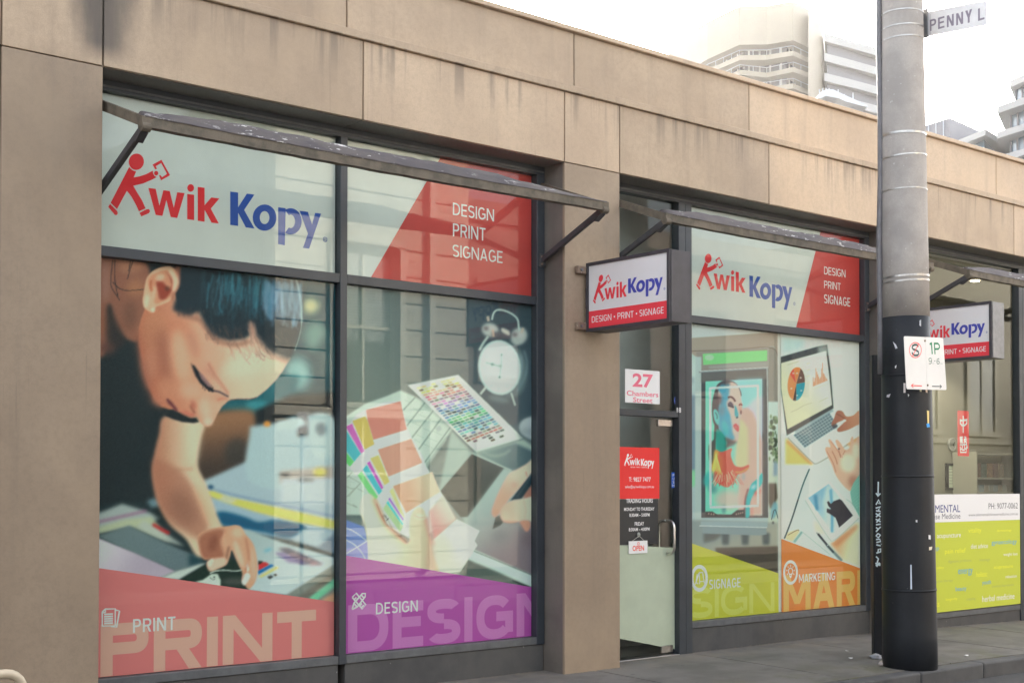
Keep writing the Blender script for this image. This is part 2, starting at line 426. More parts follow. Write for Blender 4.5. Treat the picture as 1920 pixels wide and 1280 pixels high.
sheet('road', np.linspace(-40, 60, 41), [-0.9, 1.5, 3.5, 5.0, KERB_Y-.001], lambda x, y: gz(x, y)-0.125+0.02*(1-((y-2.8)/3.8)**2), M['asphalt'])
def spots(m):
    """old gum and drips trodden into the paving, and thin moss near the kerb"""
    h = NT(m); b = m.node_tree.nodes['Principled BSDF']; src = b.inputs['Base Color'].links[0].from_socket
    pos = h.new('ShaderNodeNewGeometry').outputs['Position']
    v = h.new('ShaderNodeTexVoronoi'); v.inputs['Scale'].default_value = 5.5; h.link(pos, v.inputs['Vector'])
    d = h.math('ADD', v.outputs['Distance'], h.math('MULTIPLY', h.noise(pos, 22, 2), .12))
    keep = h.new('ShaderNodeSeparateColor'); h.link(v.outputs['Color'], keep.inputs[0])
    f = h.math('MULTIPLY', h.ramp(d, .20, .15), h.ramp(keep.outputs[0], .55, .6))
    c = h.mix(h.math('MULTIPLY', f, .6), src, (.055, .053, .05))
    stn = h.ramp(h.noise(h.scale(pos, (1, 1.8, 1)), 1.6, 5, .65), .50, .66); c = h.mix(h.math('MULTIPLY', stn, .5), c, (.085, .08, .07))
    sep = h.new('ShaderNodeSeparateXYZ'); h.link(pos, sep.inputs[0])
    mo = h.math('MULTIPLY', h.ramp(sep.outputs[1], 7.5, 6.7), h.ramp(h.noise(pos, 2.3, 5, .7), .48, .62)); c = h.mix(h.math('MULTIPLY', mo, .55), c, (.10, .105, .045))
    du = h.math('MULTIPLY', h.ramp(sep.outputs[1], 7.75, 8.35), h.ramp(h.noise(pos, 3, 4), .4, .6)); c = h.mix(h.math('MULTIPLY', du, .45), c, (.24, .20, .15))
    h.link(c, b.inputs['Base Color'])
spots(M['paving'])
pav = empty('pavement', (0, 7.4, 0)); pav['kind'] = 'structure'
JX = [7.72-1.49*k for k in range(11, 0, -1)]+[7.70, 9.13, 10.62, 12.10, 13.59, 15.08, 16.57, 18.06, 19.55, 21.0, 22.5]
first = None
for i in range(len(JX)-1):
    g = .006; bm = bmesh.new(); sk = .02 if i != 11 else -.10
    a0, a1 = JX[i]+g, JX[i+1]-g
    xs = np.linspace(a0, a1, 5); ys = [KERB_Y+.155, 7.0, 7.5, 8.0, 8.62]
    rows = []
    for y in ys: rows.append([bm.verts.new((x, y, gz(x, y)+random.uniform(-.002, .002))) for x in xs])
    for j in range(4):
        for k in range(4): bm.faces.new((rows[j][k], rows[j][k+1], rows[j+1][k+1], rows[j+1][k]))
    ext = bmesh.ops.extrude_edge_only(bm, edges=[e for e in bm.edges if e.is_boundary])
    for v in ext['geom']:
        if isinstance(v, bmesh.types.BMVert): v.co.z -= .06
    bm_obj('paving_slab', bm, M['paving'], pav)
sheet('bedding', [-9, 2, 11, 17, 23], [KERB_Y+.1, 8.7], lambda x, y: gz(x, y)-.035, M['kerbstone'], None, pav)
kerb = empty('kerb', (0, KERB_Y, 0)); kerb['kind'] = 'structure'
x = -9.0
while x < 22:
    L = random.uniform(.9, 1.3); bm = bmesh.new(); vs, _ = box_into(bm, x+.004, x+L-.004, KERB_Y, KERB_Y+.15, -.30, 0.0)
    for v in vs:
        if v.co.z > -.1: v.co.z = gz(v.co.x, v.co.y)+random.uniform(-.003, .002)
        else: v.co.z += gz(v.co.x, 8.4)
    bevel_all(bm, .018, 2); bm_obj('kerbstone', bm, M['kerbstone'], kerb); x += L

# ================================================================== the shop building
shop = empty('shop_building', (7.6, 8.13, 0), 'low beige panelled corner shop building with dark framed shopfront windows', 'building')
Y0, YF, YG = 8.13, 8.378, 8.43
PIERS = [(2.783, 3.415), (7.350, 7.980), (11.885, 12.520), (16.03, 16.66)]
JF = [-3.2, -1.1, .82, 2.78, 3.417, 5.379, 7.349, 7.981, 9.952, 11.887, 12.52, 14.339, 16.03, 16.66, 18.6, 20.6]
JP = [-3.2, -1.41, .81, 3.03, 5.246, 7.469, 9.684, 11.86, 13.989, 16.2, 18.4, 20.6]
G = .006
for a, b in zip(JF[:-1], JF[1:]): box('fascia_panel', a+G, b-G, Y0, Y0+.03, 4.182, 4.757, M['panel_lit'], shop, .003)
for a, b in zip(JP[:-1], JP[1:]): box('parapet_panel', a+G, b-G, Y0+.015, Y0+.045, 4.822, 5.268, M['panel_lit'], shop, .003)
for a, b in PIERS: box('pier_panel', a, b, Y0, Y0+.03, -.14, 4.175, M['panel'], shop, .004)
for a, b in [(-3.2, -1.1), (-1.09, .82), (.83, 2.775)]: box('wall_panel', a+G, b-G, Y0+.001, Y0+.03, -.1, 4.175, M['panel'], shop, .003)
for a, b in [(16.67, 18.6), (18.61, 20.6)]: box('wall_panel', a+G, b-G, Y0+.001, Y0+.03, -.2, 4.175, M['panel'], shop, .003)
for a, b in PIERS: box('pier_reveal', a+.004, b-.004, Y0+.031, 8.60, -.16, 4.18, M['reveal'], shop)
box('ledge', -3.2, 20.6, Y0-.028, Y0+.08, 4.760, 4.818, M['panel_lit'], shop, .004)
box('coping', -3.25, 20.65, Y0-.022, Y0+.36, 5.271, 5.312, M['panel_lit'], shop, .004)
boxes('wall', [(-3.2, 20.6, Y0+.046, Y0+.34, 4.83, 5.270), (-3.2, 20.6, Y0+.081, 8.47, 4.20, 4.828),
               (-3.2, 2.78, Y0+.032, 8.55, -.2, 4.19), (16.665, 20.6, Y0+.032, 8.55, -.2, 4.19),
               (-3.2, 20.6, 19.7, 20, -.2, 5.2), (-3.2, -2.9, 8.56, 19.69, -.2, 5.2), (20.3, 20.6, 8.56, 19.69, -.2, 5.2)], M['core'], shop)
box('roof', -2.89, 20.29, 8.48, 19.69, 4.72, 4.82, M['core'], shop)
JS = [3.42, 5.379, 7.346]
for a, b in [(3.42, 5.376), (5.382, 7.346), (7.984, 9.949), (9.955, 11.882), (12.524, 14.336), (14.342, 16.026)]:
    box('soffit_panel', a, b, Y0+.031, 8.50, 4.177, 4.195, M['soffit'], shop, .001)

def shopfront(x0, x1, sill, posts, transoms, panes, dados):
    """one bay of aluminium framing: outer frame with its members and panes as sub-parts"""
    bm = bmesh.new()
    box_into(bm, x0, x1, YF, YF+.09, 4.106, 4.176)
    fr = bm_obj('window_frame', bm, M['frame'], shop)
    for a, b, z0 in posts:
        bm = bmesh.new(); box_into(bm, a, b, YF-.004, YF+.088, z0, 4.105); bevel_all(bm, .003); bm_obj('mullion', bm, M['frame'], fr)
    for a, b, z0, z1 in transoms:
        bm = bmesh.new(); box_into(bm, a, b, YF+.004, YF+.086, z0, z1); bevel_all(bm, .003); bm_obj('transom', bm, M['frame'], fr)
    for a, b in dados:
        bm = bmesh.new(); box_into(bm, a, b, YF+.001, YF+.09, sill-.062, sill-.002); bevel_all(bm, .004); bm_obj('sill', bm, M['frame_light'], fr)
        box('plinth', a, b, YF+.012, 8.62, -.20, sill-.064, M['plinth'], shop, .003)
    for a, b, z0, z1 in panes: box('window_pane', a, b, YG-.004, YG+.004, z0, z1, M['glass'], fr)
    # beads round the head
    bm = bmesh.new(); box_into(bm, x0+.01, x1-.01, YF-.006, YF-.0005, 4.128, 4.140); bm_obj('glazing_bead', bm, M['frame_light'], fr)
    return fr
shopfront(3.415, 7.348, .28, [(3.417, 3.50, .216), (5.345, 5.405, .216), (7.262, 7.346, .216)],
          [(3.502, 5.343, 3.022, 3.090), (5.407, 7.260, 3.022, 3.090)],
          [(3.50, 5.345, .278, 3.022), (5.405, 7.262, .278, 3.022), (3.50, 5.345, 3.09, 4.106), (5.405, 7.262, 3.09, 4.106)],
          [(3.417, 5.345-.001), (5.407, 7.346)])
shopfront(7.981, 11.884, .28, [(7.982, 8.01, -.03), (8.972, 9.060, -.03), (9.063, 9.145, -.03), (11.800, 11.878, .216)],
          [(8.012, 8.970, 2.140, 2.198), (9.147, 11.798, 3.022, 3.090)],
          [(8.01, 8.972, 2.198, 4.106), (9.145, 11.80, .278, 3.022), (9.145, 11.80, 3.09, 4.106)], [(9.147, 11.876)])
shopfront(12.522, 16.028, .113, [(12.524, 12.60, .05), (14.872, 14.95, -.12), (14.953, 15.04, -.12), (15.96, 16.026, -.12)],
          [(15.042, 15.958, 2.06, 2.12)],
          [(12.60, 14.872, .113, 4.106), (15.04, 15.96, 2.12, 4.106), (15.04, 15.96, -.08, 2.06)], [(12.524, 14.870)])

# entrance door: one sheet of glass with a pale lower half
door = box('glass_door', 8.020, 8.956, YG+.006, YG+.018, .012, 2.132, M['glass'], shop)
M['door_pale'] = plain('film_with_reflection', ink_rgb((150, 160, 142)), .6, noise=.06, scale=5)
dp = Plane((0, YG+.0045, 0), (1, 0, 0), (0, 0, 1))
flat_poly('film_with_reflection', dp, [dp.pts([(1150, 1021), (1270, 1026.5), (1269, 1217), (1150, 1194)])], M['door_pale'], door, .0)  # pale sheet: frosted film with the street's reflection painted into it
for zz in (.03, 2.07):
    bm = bmesh.new(); box_into(bm, 8.80 if zz < 1 else 8.76, 8.945, YG-.002, YG+.030, zz-.012, zz+.052); bevel_all(bm, .004); bm_obj('patch_fitting', bm, M['steel'], door)
hz = [(8.855, YG-.0, 1.24), (8.855, YG-.05, 1.24)]
p0 = on_y(1258, 974, YG-.06); p1 = on_y(1258, 1042, YG-.06)
for k, dx in enumerate((-.035, .035)):
    xx = 8.865+dx; yy = YG-.062 if dx > 0 else YG+.085
z1, z0 = p0[2]-.01, p1[2]+.02
def dhandle(yy, xx):
    path = [(xx, YG+.008, z0+.03), (xx, yy*.5+YG*.5, z0+.004), (xx, yy, z0+.03)]
    r = .06; s = 1 if yy < YG else -1; path = []
    path.append((xx, YG+.01, z0))
    for t in np.linspace(0, math.pi/2, 5): path.append((xx, yy+s*r*(1-math.sin(t)), z0+r*(1-math.cos(t))))
    for t in np.linspace(0, math.pi/2, 5): path.append((xx, yy+s*r*(1-math.cos(t)), z1-r*(1-math.sin(t))))
    path.append((xx, YG+.01, z1)); return path
tube('handle', dhandle(YG-.085, 8.872), .0125, M['steel'], door, 12)
tube('handle', dhandle(YG+.10, 8.868), .0125, M['steel'], door, 12)
box('threshold', 7.99, 8.96, 8.36, 8.60, -.02, .004, M['steel'], shop, .002)
box('door_leaf', 15.06, 15.94, YG+.006, YG+.018, -.07, 2.04, M['glass'], shop)

# rooms behind the glass
M['room_wall'] = plain('cream_plaster', (0.40, 0.385, 0.31), .85, noise=.05, scale=1.5)
M['room_floor'] = plain('vinyl_floor', (0.20, 0.19, 0.17), .5, noise=.1, scale=3)
boxes('shop_interior', [(3.42, 11.9, 8.63, 13, -.05, -.001), (3.3, 12.15, 13.0, 13.1, -.05, 4.2), (3.2, 3.3, 8.63, 13, -.05, 4.2),
      (8.25, 9.9, 9.1, 9.16, 0, 4.2), (12.05, 12.15, 8.63, 12.99, -.05, 4.2)], M['dark_room'], shop)
box('ceiling', 3.3, 20.2, 8.52, 19.6, 4.21, 4.26, M['dark_room'], shop)
boxes('clinic_wall', [(12.16, 19.4, 10.45, 10.55, -.2, 4.2), (19.3, 19.4, 8.63, 10.44, -.2, 4.2), (12.152, 12.17, 8.63, 10.44, -.2, 4.2)], M['room_wall'], shop)
box('clinic_ceiling', 12.2, 19.25, 8.60, 10.44, 4.08, 4.12, M['room_wall'], shop)
box('clinic_floor', 12.2, 19.3, 8.63, 10.44, -.2, -.12, M['room_floor'], shop)
# ================================================================== printed pictures (drawn as ink on a fine mesh)
class Canvas:
    def __init__(s, x0, y0, x1, y1, col, k=1.0, bs=1.0):
        s.bs = bs
        s.x0, s.y0, s.k = x0, y0, k; s.w, s.h = int((x1-x0)*k), int((y1-y0)*k)
        s.a = np.empty((s.h, s.w, 3), np.float32); s.a[:] = col
        s.X, s.Y = np.meshgrid(np.arange(s.w)/k+x0+.5/k, np.arange(s.h)/k+y0+.5/k)
        s.T = (0, 0, 1.0)
    def frame(s, ox, oy, k): s.T = (ox, oy, k)
    def P(s, pts): ox, oy, k = s.T; return np.array([(ox+x/k, oy+y/k) for x, y in pts], float)
    @staticmethod
    def _spline(p, n=6):
        N = len(p); out = []
        for i in range(N):
            p0, p1, p2, p3 = p[(i-1) % N], p[i], p[(i+1) % N], p[(i+2) % N]
            for t in np.arange(n)/n:
                out.append(.5*((2*p1)+(-p0+p2)*t+(2*p0-5*p1+4*p2-p3)*t*t+(-p0+3*p1-3*p2+p3)*t**3))
        return np.array(out)
    def _blur(s, m, sig):
        if sig < .3: return m
        r = int(max(1, round(sig*2.6))); k = np.exp(-.5*(np.arange(-r, r+1)/sig)**2); k /= k.sum()
        p = np.pad(m, ((r, r), (0, 0)), mode='edge'); o = sum(k[i]*p[i:i+m.shape[0]] for i in range(2*r+1))
        p = np.pad(o, ((0, 0), (r, r)), mode='edge'); return sum(k[i]*p[:, i:i+m.shape[1]] for i in range(2*r+1))
    def _mask(s, p, blur):
        blur *= s.bs; sig = (blur if blur <= 2 else 2+(blur-2)*.5)*s.k; pad = int(sig*3)+2
        q = (p-np.array([s.x0, s.y0]))*s.k
        a0, b0 = max(0, int(q[:, 0].min())-pad), max(0, int(q[:, 1].min())-pad)
        a1, b1 = min(s.w, int(q[:, 0].max())+pad+1), min(s.h, int(q[:, 1].max())+pad+1)
        if a1 <= a0 or b1 <= b0: return None
        SS = 2
        gx = a0+(np.arange((a1-a0)*SS)+.5)/SS; gy = b0+(np.arange((b1-b0)*SS)+.5)/SS
        ins = np.zeros((len(gy), len(gx)), bool)
        n = len(q)
        for i in range(n):
            (xa, ya), (xb, yb) = q[i], q[(i+1) % n]
            if ya == yb: continue
            rows = (gy >= min(ya, yb)) & (gy < max(ya, yb))
            if not rows.any(): continue
            xi = xa+(gy[rows]-ya)/(yb-ya)*(xb-xa)
            ins[rows] ^= gx[None, :] > xi[:, None]
        m = ins.reshape(b1-b0, SS, a1-a0, SS).mean((1, 3)).astype(np.float32)
        return (a0, a1, b0, b1), s._blur(m, sig)
    def _put(s, bx, m, col, alpha):
        a0, a1, b0, b1 = bx; sub = s.a[b0:b1, a0:a1]; mm = (m*alpha)[..., None]
        c = col if isinstance(col, np.ndarray) and col.ndim == 3 else np.array(col, np.float32)
        if isinstance(c, np.ndarray) and c.ndim == 3: c = c[b0:b1, a0:a1]
        sub[:] = sub*(1-mm)+c*mm
    def poly(s, pts, col, blur=0.0, alpha=1.0, smooth=False, raw=False):
        p = np.array(pts, float) if raw else s.P(pts)
        if smooth: p = s._spline(p)
        r = s._mask(p, blur)
        if r: s._put(r[0], r[1], col, alpha)
    def blob(s, cx, cy, rx, ry, col, blur=2.0, alpha=1.0, ang=0.0):
        s.poly(ell(cx, cy, rx, ry, rad(ang), 28), col, blur, alpha)
    def line(s, pts, w, col, blur=0.0, alpha=1.0):
        p = s.P(pts)
        for _ in range(2 if len(pts) > 2 else 0):
            p = np.vstack([p[:1]]+[np.array([p[i]*.75+p[i+1]*.25, p[i]*.25+p[i+1]*.75]) for i in range(len(p)-1)]+[p[-1:]])
        s.poly(stroke_poly(p, w), col, blur, alpha, raw=True)
    def grad(s, p0, c0, p1, c1):
        """full-canvas linear gradient, usable as a colour"""
        a, b = s.P([p0])[0], s.P([p1])[0]; d = b-a; t = np.clip(((s.X-a[0])*d[0]+(s.Y-a[1])*d[1])/(d @ d), 0, 1)[..., None]
        t = t*t*(3-2*t)
        return (np.array(c0)*(1-t)+np.array(c1)*t).astype(np.float32)
    def strands(s, n, area, dx, length, w, cols, alpha=.6, blur=.4, bend=.15):
        """hair-like strokes: area=(x0,y0,x1,y1) start points"""
        for i in range(n):
            x = RNG.uniform(area[0], area[2]); y = RNG.uniform(area[1], area[3]); L = RNG.uniform(*length); k = s.T[2]
            d = dx+RNG.normal(0, .08); pts = [(x+d*L*t+bend*L*t*t*RNG.normal(0, .5), y+L*t) for t in (0, .35, .7, 1)]
            s.line(pts, RNG.uniform(*w), cols[RNG.integers(len(cols))], blur, alpha*RNG.uniform(.4, 1))
    def grain(s, amp=2.0): s.a += RNG.normal(0, amp, s.a.shape[:2])[..., None]
    def sample(s, x, y):
        fx = np.clip((x-s.x0)*s.k-.5, 0, s.w-1.001); fy = np.clip((y-s.y0)*s.k-.5, 0, s.h-1.001)
        i, j = fx.astype(int), fy.astype(int); u, v = (fx-i)[:, None], (fy-j)[:, None]; A = s.a
        return (A[j, i]*(1-u)+A[j, i+1]*u)*(1-v)+(A[j+1, i]*(1-u)+A[j+1, i+1]*u)*v
def _vlin(c):
    c = np.clip(c, 0, 255)/255.0; return np.where(c <= .04045, c/12.92, ((c+.055)/1.055)**2.4)
INK_BLACK = .022
def print_sheet(name, cv, plane, u0, v0, u1, v1, step, parent, h=0.0, keep=None):
    """a printed sheet on a plane; its ink comes from the canvas"""
    nu, nv = max(2, int((u1-u0)/step)), max(2, int((v1-v0)/step))
    uu, vv = np.meshgrid(np.linspace(u0, u1, nu), np.linspace(v0, v1, nv)); uu = uu.ravel(); vv = vv.ravel()
    P = plane.O[None]+uu[:, None]*plane.u+vv[:, None]*plane.v+h*plane.n
    q = P-EYE; z = q @ F_; px = 960+F_PX*(q @ R_)/z; py = CY-F_PX*(q @ U_)/z
    col = np.clip(K_INK*_vlin(cv.sample(px, py))-INK_BLACK, .005, .88)
    idx = np.arange(nu*nv).reshape(nv, nu)
    quads = np.stack([idx[:-1, :-1], idx[:-1, 1:], idx[1:, 1:], idx[1:, :-1]], -1).reshape(-1, 4)
    me = bpy.data.meshes.new(name); me.vertices.add(nu*nv); me.vertices.foreach_set('co', P.astype(np.float32).ravel())
    me.loops.add(quads.size); me.loops.foreach_set('vertex_index', quads.ravel().astype(np.int32))
    me.polygons.add(len(quads)); me.polygons.foreach_set('loop_start', np.arange(0, quads.size, 4, dtype=np.int32))
    me.update(calc_edges=True)
    at = me.color_attributes.new('ink', 'FLOAT_COLOR', 'POINT')
    at.data.foreach_set('color', np.concatenate([col, np.ones((len(col), 1))], 1).astype(np.float32).ravel())
    return link(name, me, M['print'], parent)

YP = YG+.012                                   # film stuck behind the glass
WP = Plane((0, YP, 0), (1, 0, 0), (0, 0, 1))   # u = X, v = Z, normal towards the street

# ---------------------------------------------------------------- 1: woman bending over prints
def paint_print():
    c = Canvas(176, 478, 636, 1280, (38, 46, 50), 1.0)
    c.frame(170, 460, 2.908)
    # blurred background behind the head
    c.poly([(1000, 100), (1400, 100), (1400, 900), (700, 900)], (36, 70, 80), 10)
    c.blob(1200, 330, 45, 42, (190, 185, 140), 9); c.blob(1225, 495, 60, 80, (105, 150, 140), 12, .8)
    c.blob(1130, 700, 70, 90, (130, 175, 172), 14); c.blob(1290, 620, 60, 120, (52, 84, 90), 14)
    c.poly([(690, 900), (760, 845), (900, 830), (1010, 720), (1140, 720), (1060, 860), (960, 900), (880, 920), (760, 900)], (38, 96, 106), 8, .95, True)
    c.blob(905, 870, 60, 26, (70, 150, 158), 6, .7)
    # brown block, dark gap
    c.poly([(560, 960), (700, 905), (880, 900), (905, 1000), (880, 1200), (560, 1330)], c.grad((700, 900), (146, 104, 78), (740, 1240), (66, 56, 52)), 9, 1, True)
    c.blob(800, 1130, 70, 80, (62, 60, 58), 10, .8)
    c.poly([(900, 900), (1080, 820), (1330, 800), (1330, 940), (1000, 1000), (910, 1010)], (34, 40, 44), 6)
    # table: far papers and bottle
    c.frame(170, 860, 3.047)
    c.poly([(30, 270), (190, 240), (420, 250), (650, 130), (1420, -200), (1420, 1000), (30, 700)], (40, 52, 56), 4)
    c.poly([(610, 140), (900, 10), (960, -60), (1420, -80), (1420, 420), (1210, 390), (900, 290), (660, 200)], (160, 178, 186), 4)
    c.frame(170, 460, 2.908)
    c.poly([(868, 1010), (885, 985), (1040, 960), (1130, 930), (1330, 950), (1340, 1290), (880, 1300)], (166, 186, 190), 5, 1, True)
    c.poly([(1125, 915), (1180, 905), (1190, 1030), (1130, 1040)], (38, 44, 52), 4)
    c.poly([(1205, 940), (1290, 920), (1325, 960), (1325, 1140), (1210, 1140)], (178, 196, 196), 6, 1, True)
    c.blob(1255, 1000, 28, 34, (84, 104, 116), 5); c.blob(962, 972, 18, 16, (226, 140, 60), 3.0)
    c.poly([(1020, 960), (1150, 935), (1180, 975), (1120, 1000), (1010, 1010)], (178, 196, 196), 4)
    c.frame(170, 860, 3.047)
    c.poly([(1080, 70), (1390, 40), (1390, 120), (1080, 140)], (170, 150, 140), 5, .8); c.blob(1310, 75, 38, 24, (206, 190, 90), 5)
    c.poly([(1090, 110), (1400, 110), (1400, 260), (1090, 250)], (186, 196, 202), 5, .9)
    c.blob(1110, 92, 30, 12, (70, 70, 72), 4, .8); c.blob(1230, 120, 50, 10, (84, 84, 86), 4, .7)
    # blue shape, yellow rule
    c.poly([(640, 205), (800, 230), (1000, 300), (1400, 400), (1400, 540), (1180, 470), (900, 420), (700, 360)], (150, 172, 186), 4)
    c.poly([(695, 320), (760, 300), (880, 330), (960, 360), (1040, 350), (1120, 355), (1215, 375), (1225, 405), (1130, 450), (1000, 420), (880, 400), (740, 372)], (26, 84, 116), 4, 1, True)
    c.poly([(655, 185), (700, 180), (790, 218), (1000, 262), (1200, 305), (1395, 352), (1395, 400), (1180, 360), (960, 306), (780, 250), (660, 205)], (214, 196, 96), 3)
    c.poly([(760, 205), (840, 235), (800, 255), (730, 235)], (182, 190, 190), 3, .7)
    c.line([(640, 160), (900, 225), (1150, 275), (1400, 330)], 4, (100, 122, 160), 2.5, .6)
    c.blob(685, 160, 18, 12, (36, 74, 104), 2.5)
    # light sheet with colour bars
    c.poly([(760, 400), (900, 405), (1110, 480), (1390, 560), (1395, 640), (1130, 780), (900, 750), (860, 560)], c.grad((860, 450), (160, 176, 176), (1200, 780), (186, 200, 204)), 2)
    c.poly([(1290, 500), (1395, 420), (1395, 540)], (106, 122, 140), 4, .8); c.poly([(1210, 400), (1390, 420), (1300, 500), (1150, 470)], (178, 192, 196), 4, .8)
    c.blob(1012, 520, 26, 10, (110, 170, 186), 3, .9, -20)
    c.poly([(1070, 510), (1125, 505), (1330, 600), (1200, 600)], (70, 66, 84), 3, .9)
    c.poly([(1050, 535), (1100, 530), (1250, 600), (1130, 590)], (120, 104, 150), 3, .9); c.poly([(1150, 530), (1330, 600), (1300, 610), (1120, 545)], (160, 130, 140), 3, .7)
    c.poly([(958, 588), (1000, 588), (1022, 602), (958, 640)], (188, 52, 56), 1.2); c.poly([(957, 580), (985, 583), (975, 596), (957, 602)], (40, 46, 44), 1.2)
    c.poly([(955, 640), (1030, 600), (1048, 608), (958, 660)], (28, 100, 160), 1.2); c.poly([(958, 672), (1062, 612), (1075, 622), (975, 676)], (206, 196, 110), 1.4)
    c.poly([(1008, 672), (1030, 662), (1045, 672), (1022, 686)], (60, 64, 66), 1); c.poly([(1043, 660), (1056, 654), (1068, 662), (1054, 670)], (52, 56, 58), 1)
    c.blob(1272, 598, 24, 8, (196, 140, 150), 3, .6, -15)
    c.poly([(1110, 780), (1395, 600), (1395, 820), (1150, 800)], (120, 126, 120), 2); c.poly([(1180, 790), (1395, 640), (1395, 690), (1240, 800)], (106, 100, 92), 3, .8)
    c.poly([(1245, 795), (1395, 680), (1395, 730), (1290, 808)], (112, 186, 150), 2); c.poly([(1310, 808), (1395, 760), (1395, 830)], (202, 150, 120), 3)
    # papers on the left
    c.poly([(30, 315), (180, 255), (260, 280), (410, 330), (330, 370), (45, 420)], (158, 168, 166), 4); c.line([(30, 362), (150, 335), (320, 295)], 5, (146, 96, 128), 3, .8)
    c.poly([(30, 395), (200, 345), (350, 330), (460, 470), (540, 490), (380, 450), (220, 385), (45, 425)], (178, 184, 150), 4, .9)
    c.poly([(300, 350), (400, 400), (540, 500), (420, 470), (260, 390)], (176, 182, 176), 4, .8); c.line([(355, 372), (410, 405), (450, 425)], 6, (178, 46, 48), 2.5)
    c.poly([(320, 240), (370, 220), (430, 260), (350, 280)], (120, 150, 160), 5, .8); c.blob(420, 330, 70, 30, (28, 40, 42), 8, .9, 30)
    c.blob(500, 270, 60, 40, (34, 62, 80), 8, .6)
    c.poly([(35, 440), (220, 380), (430, 480), (620, 560), (640, 600), (485, 640), (250, 540)], c.grad((200, 420), (104, 120, 124), (560, 620), (96, 112, 118)), 2.5); c.poly([(560, 540), (640, 560), (660, 590), (560, 615)], (34, 62, 70), 6, .9)
    c.poly([(40, 450), (250, 535), (485, 640), (395, 680), (40, 640)], c.grad((60, 500), (206, 196, 206), (300, 650), (170, 156, 172)), 1.6)
    c.poly([(390, 680), (485, 640), (640, 596), (665, 594), (505, 690)], (184, 192, 186), 2)
    c.poly([(500, 694), (660, 600), (760, 560), (900, 600), (900, 745), (740, 735)], (36, 50, 46), 2); c.blob(820, 700, 70, 20, (92, 92, 88), 6, .7)
    c.poly([(590, 702), (640, 690), (670, 670), (690, 655), (725, 655), (742, 690), (742, 730)], (190, 204, 190), 1.2)
    c.blob(706, 674, 5, 4, (40, 44, 44), .8); c.line([(680, 676), (700, 690), (712, 684)], 1.2, (90, 96, 96), .5)
    # forearm
    c.frame(170, 460, 2.908)
    arm = [(405, 930), (372, 1030), (345, 1140), (333, 1230), (345, 1330), (372, 1420), (430, 1520), (520, 1600), (600, 1700), (780, 1640), (735, 1560), (690, 1470), (655, 1370), (625, 1290), (588, 1210), (586, 1130), (605, 1040), (622, 985), (600, 930)]
    c.poly(arm, c.grad((340, 1200), (178, 122, 98), (560, 1200), (212, 184, 156)), 3.5, 1, True)
    c.poly([(340, 1180), (420, 1190), (520, 1260), (640, 1480), (600, 1600), (470, 1520), (380, 1400)], (166, 108, 88), 9, .75, True)
    c.blob(560, 1060, 34, 130, (214, 192, 166), 10, .8); c.blob(620, 1420, 30, 120, (224, 176, 142), 8, .7, -24)
    c.blob(500, 1430, 70, 110, (132, 90, 76), 22, .7, -30); c.line([(350, 1250), (420, 1230), (560, 1215)], 5, (170, 118, 94), 4, .5)
    # neck and shoulder
    c.poly([(40, 60), (300, 90), (310, 300), (275, 420), (262, 520), (180, 500), (120, 420), (110, 330), (96, 330), (105, 420), (110, 520), (40, 590)], (140, 92, 76), 4, 1, True)
    c.blob(220, 110, 70, 40, (176, 122, 98), 8, .7); c.blob(245, 230, 48, 44, (166, 112, 84), 9, .8); c.blob(80, 200, 26, 110, (156, 112, 100), 8, .8); c.blob(70, 420, 34, 60, (146, 92, 72), 8, .8)
    c.poly([(95, 320), (150, 430), (190, 520), (150, 560), (100, 560), (84, 470)], (52, 48, 48), 6, .85, True); c.blob(215, 380, 40, 80, (112, 78, 66), 9, .7); c.blob(95, 560, 40, 34, (92, 64, 60), 8, .8)
    c.poly([(260, 500), (330, 480), (330, 900), (300, 900), (262, 640)], (40, 46, 50), 6, .6)
    # face
    face = [(275, 395), (262, 450), (260, 520), (272, 600), (292, 700), (318, 780), (345, 838), (385, 878), (425, 892), (455, 893), (476, 907), (512, 925), (548, 938), (578, 934), (596, 962), (618, 982), (637, 988), (658, 978), (676, 950), (690, 920), (716, 878), (752, 845), (800, 836), (860, 840), (905, 828), (960, 785), (1010, 735), (1046, 688), (1078, 632), (1090, 612), (1020, 560), (880, 400), (600, 350), (480, 330), (440, 200), (330, 250)]
    c.poly(face, c.grad((280, 700), (184, 112, 86), (880, 620), (224, 182, 156)), 1.2, 1, False); c.poly([(262, 470), (330, 420), (380, 520), (390, 660), (360, 760), (400, 860), (345, 838), (292, 700), (262, 540)], (166, 96, 76), 14, .75, True); c.blob(470, 470, 70, 60, (190, 116, 90), 16, .7); c.blob(700, 640, 60, 40, (212, 150, 124), 12, .6, -40)
    c.blob(345, 470, 70, 110, (186, 126, 98), 12, .7); c.blob(400, 600, 44, 150, (150, 92, 76), 16, .75, -6); c.blob(330, 640, 40, 90, (190, 130, 106), 12, .7)
    c.blob(490, 600, 52, 150, (218, 166, 138), 15, .8, -8); c.blob(860, 640, 150, 70, (228, 196, 172), 18, .8, -20); c.blob(980, 650, 60, 40, (226, 192, 166), 12, .7, -30)
    c.blob(650, 560, 60, 60, (206, 150, 126), 14, .6); c.blob(640, 690, 40, 60, (196, 136, 116), 12, .6, -30); c.blob(420, 780, 60, 60, (196, 134, 108), 13, .6)
    c.blob(540, 790, 60, 46, (214, 164, 138), 12, .7); c.blob(625, 890, 30, 60, (222, 180, 156), 9, .8, -10); c.blob(700, 830, 44, 18, (204, 130, 108), 9, .7, 15); c.blob(370, 850, 40, 24, (192, 124, 102), 8, .7, 25)
    c.blob(300, 700, 20, 90, (158, 102, 86), 8, .6, -10); c.blob(560, 540, 30, 80, (180, 122, 102), 12, .6, -15)
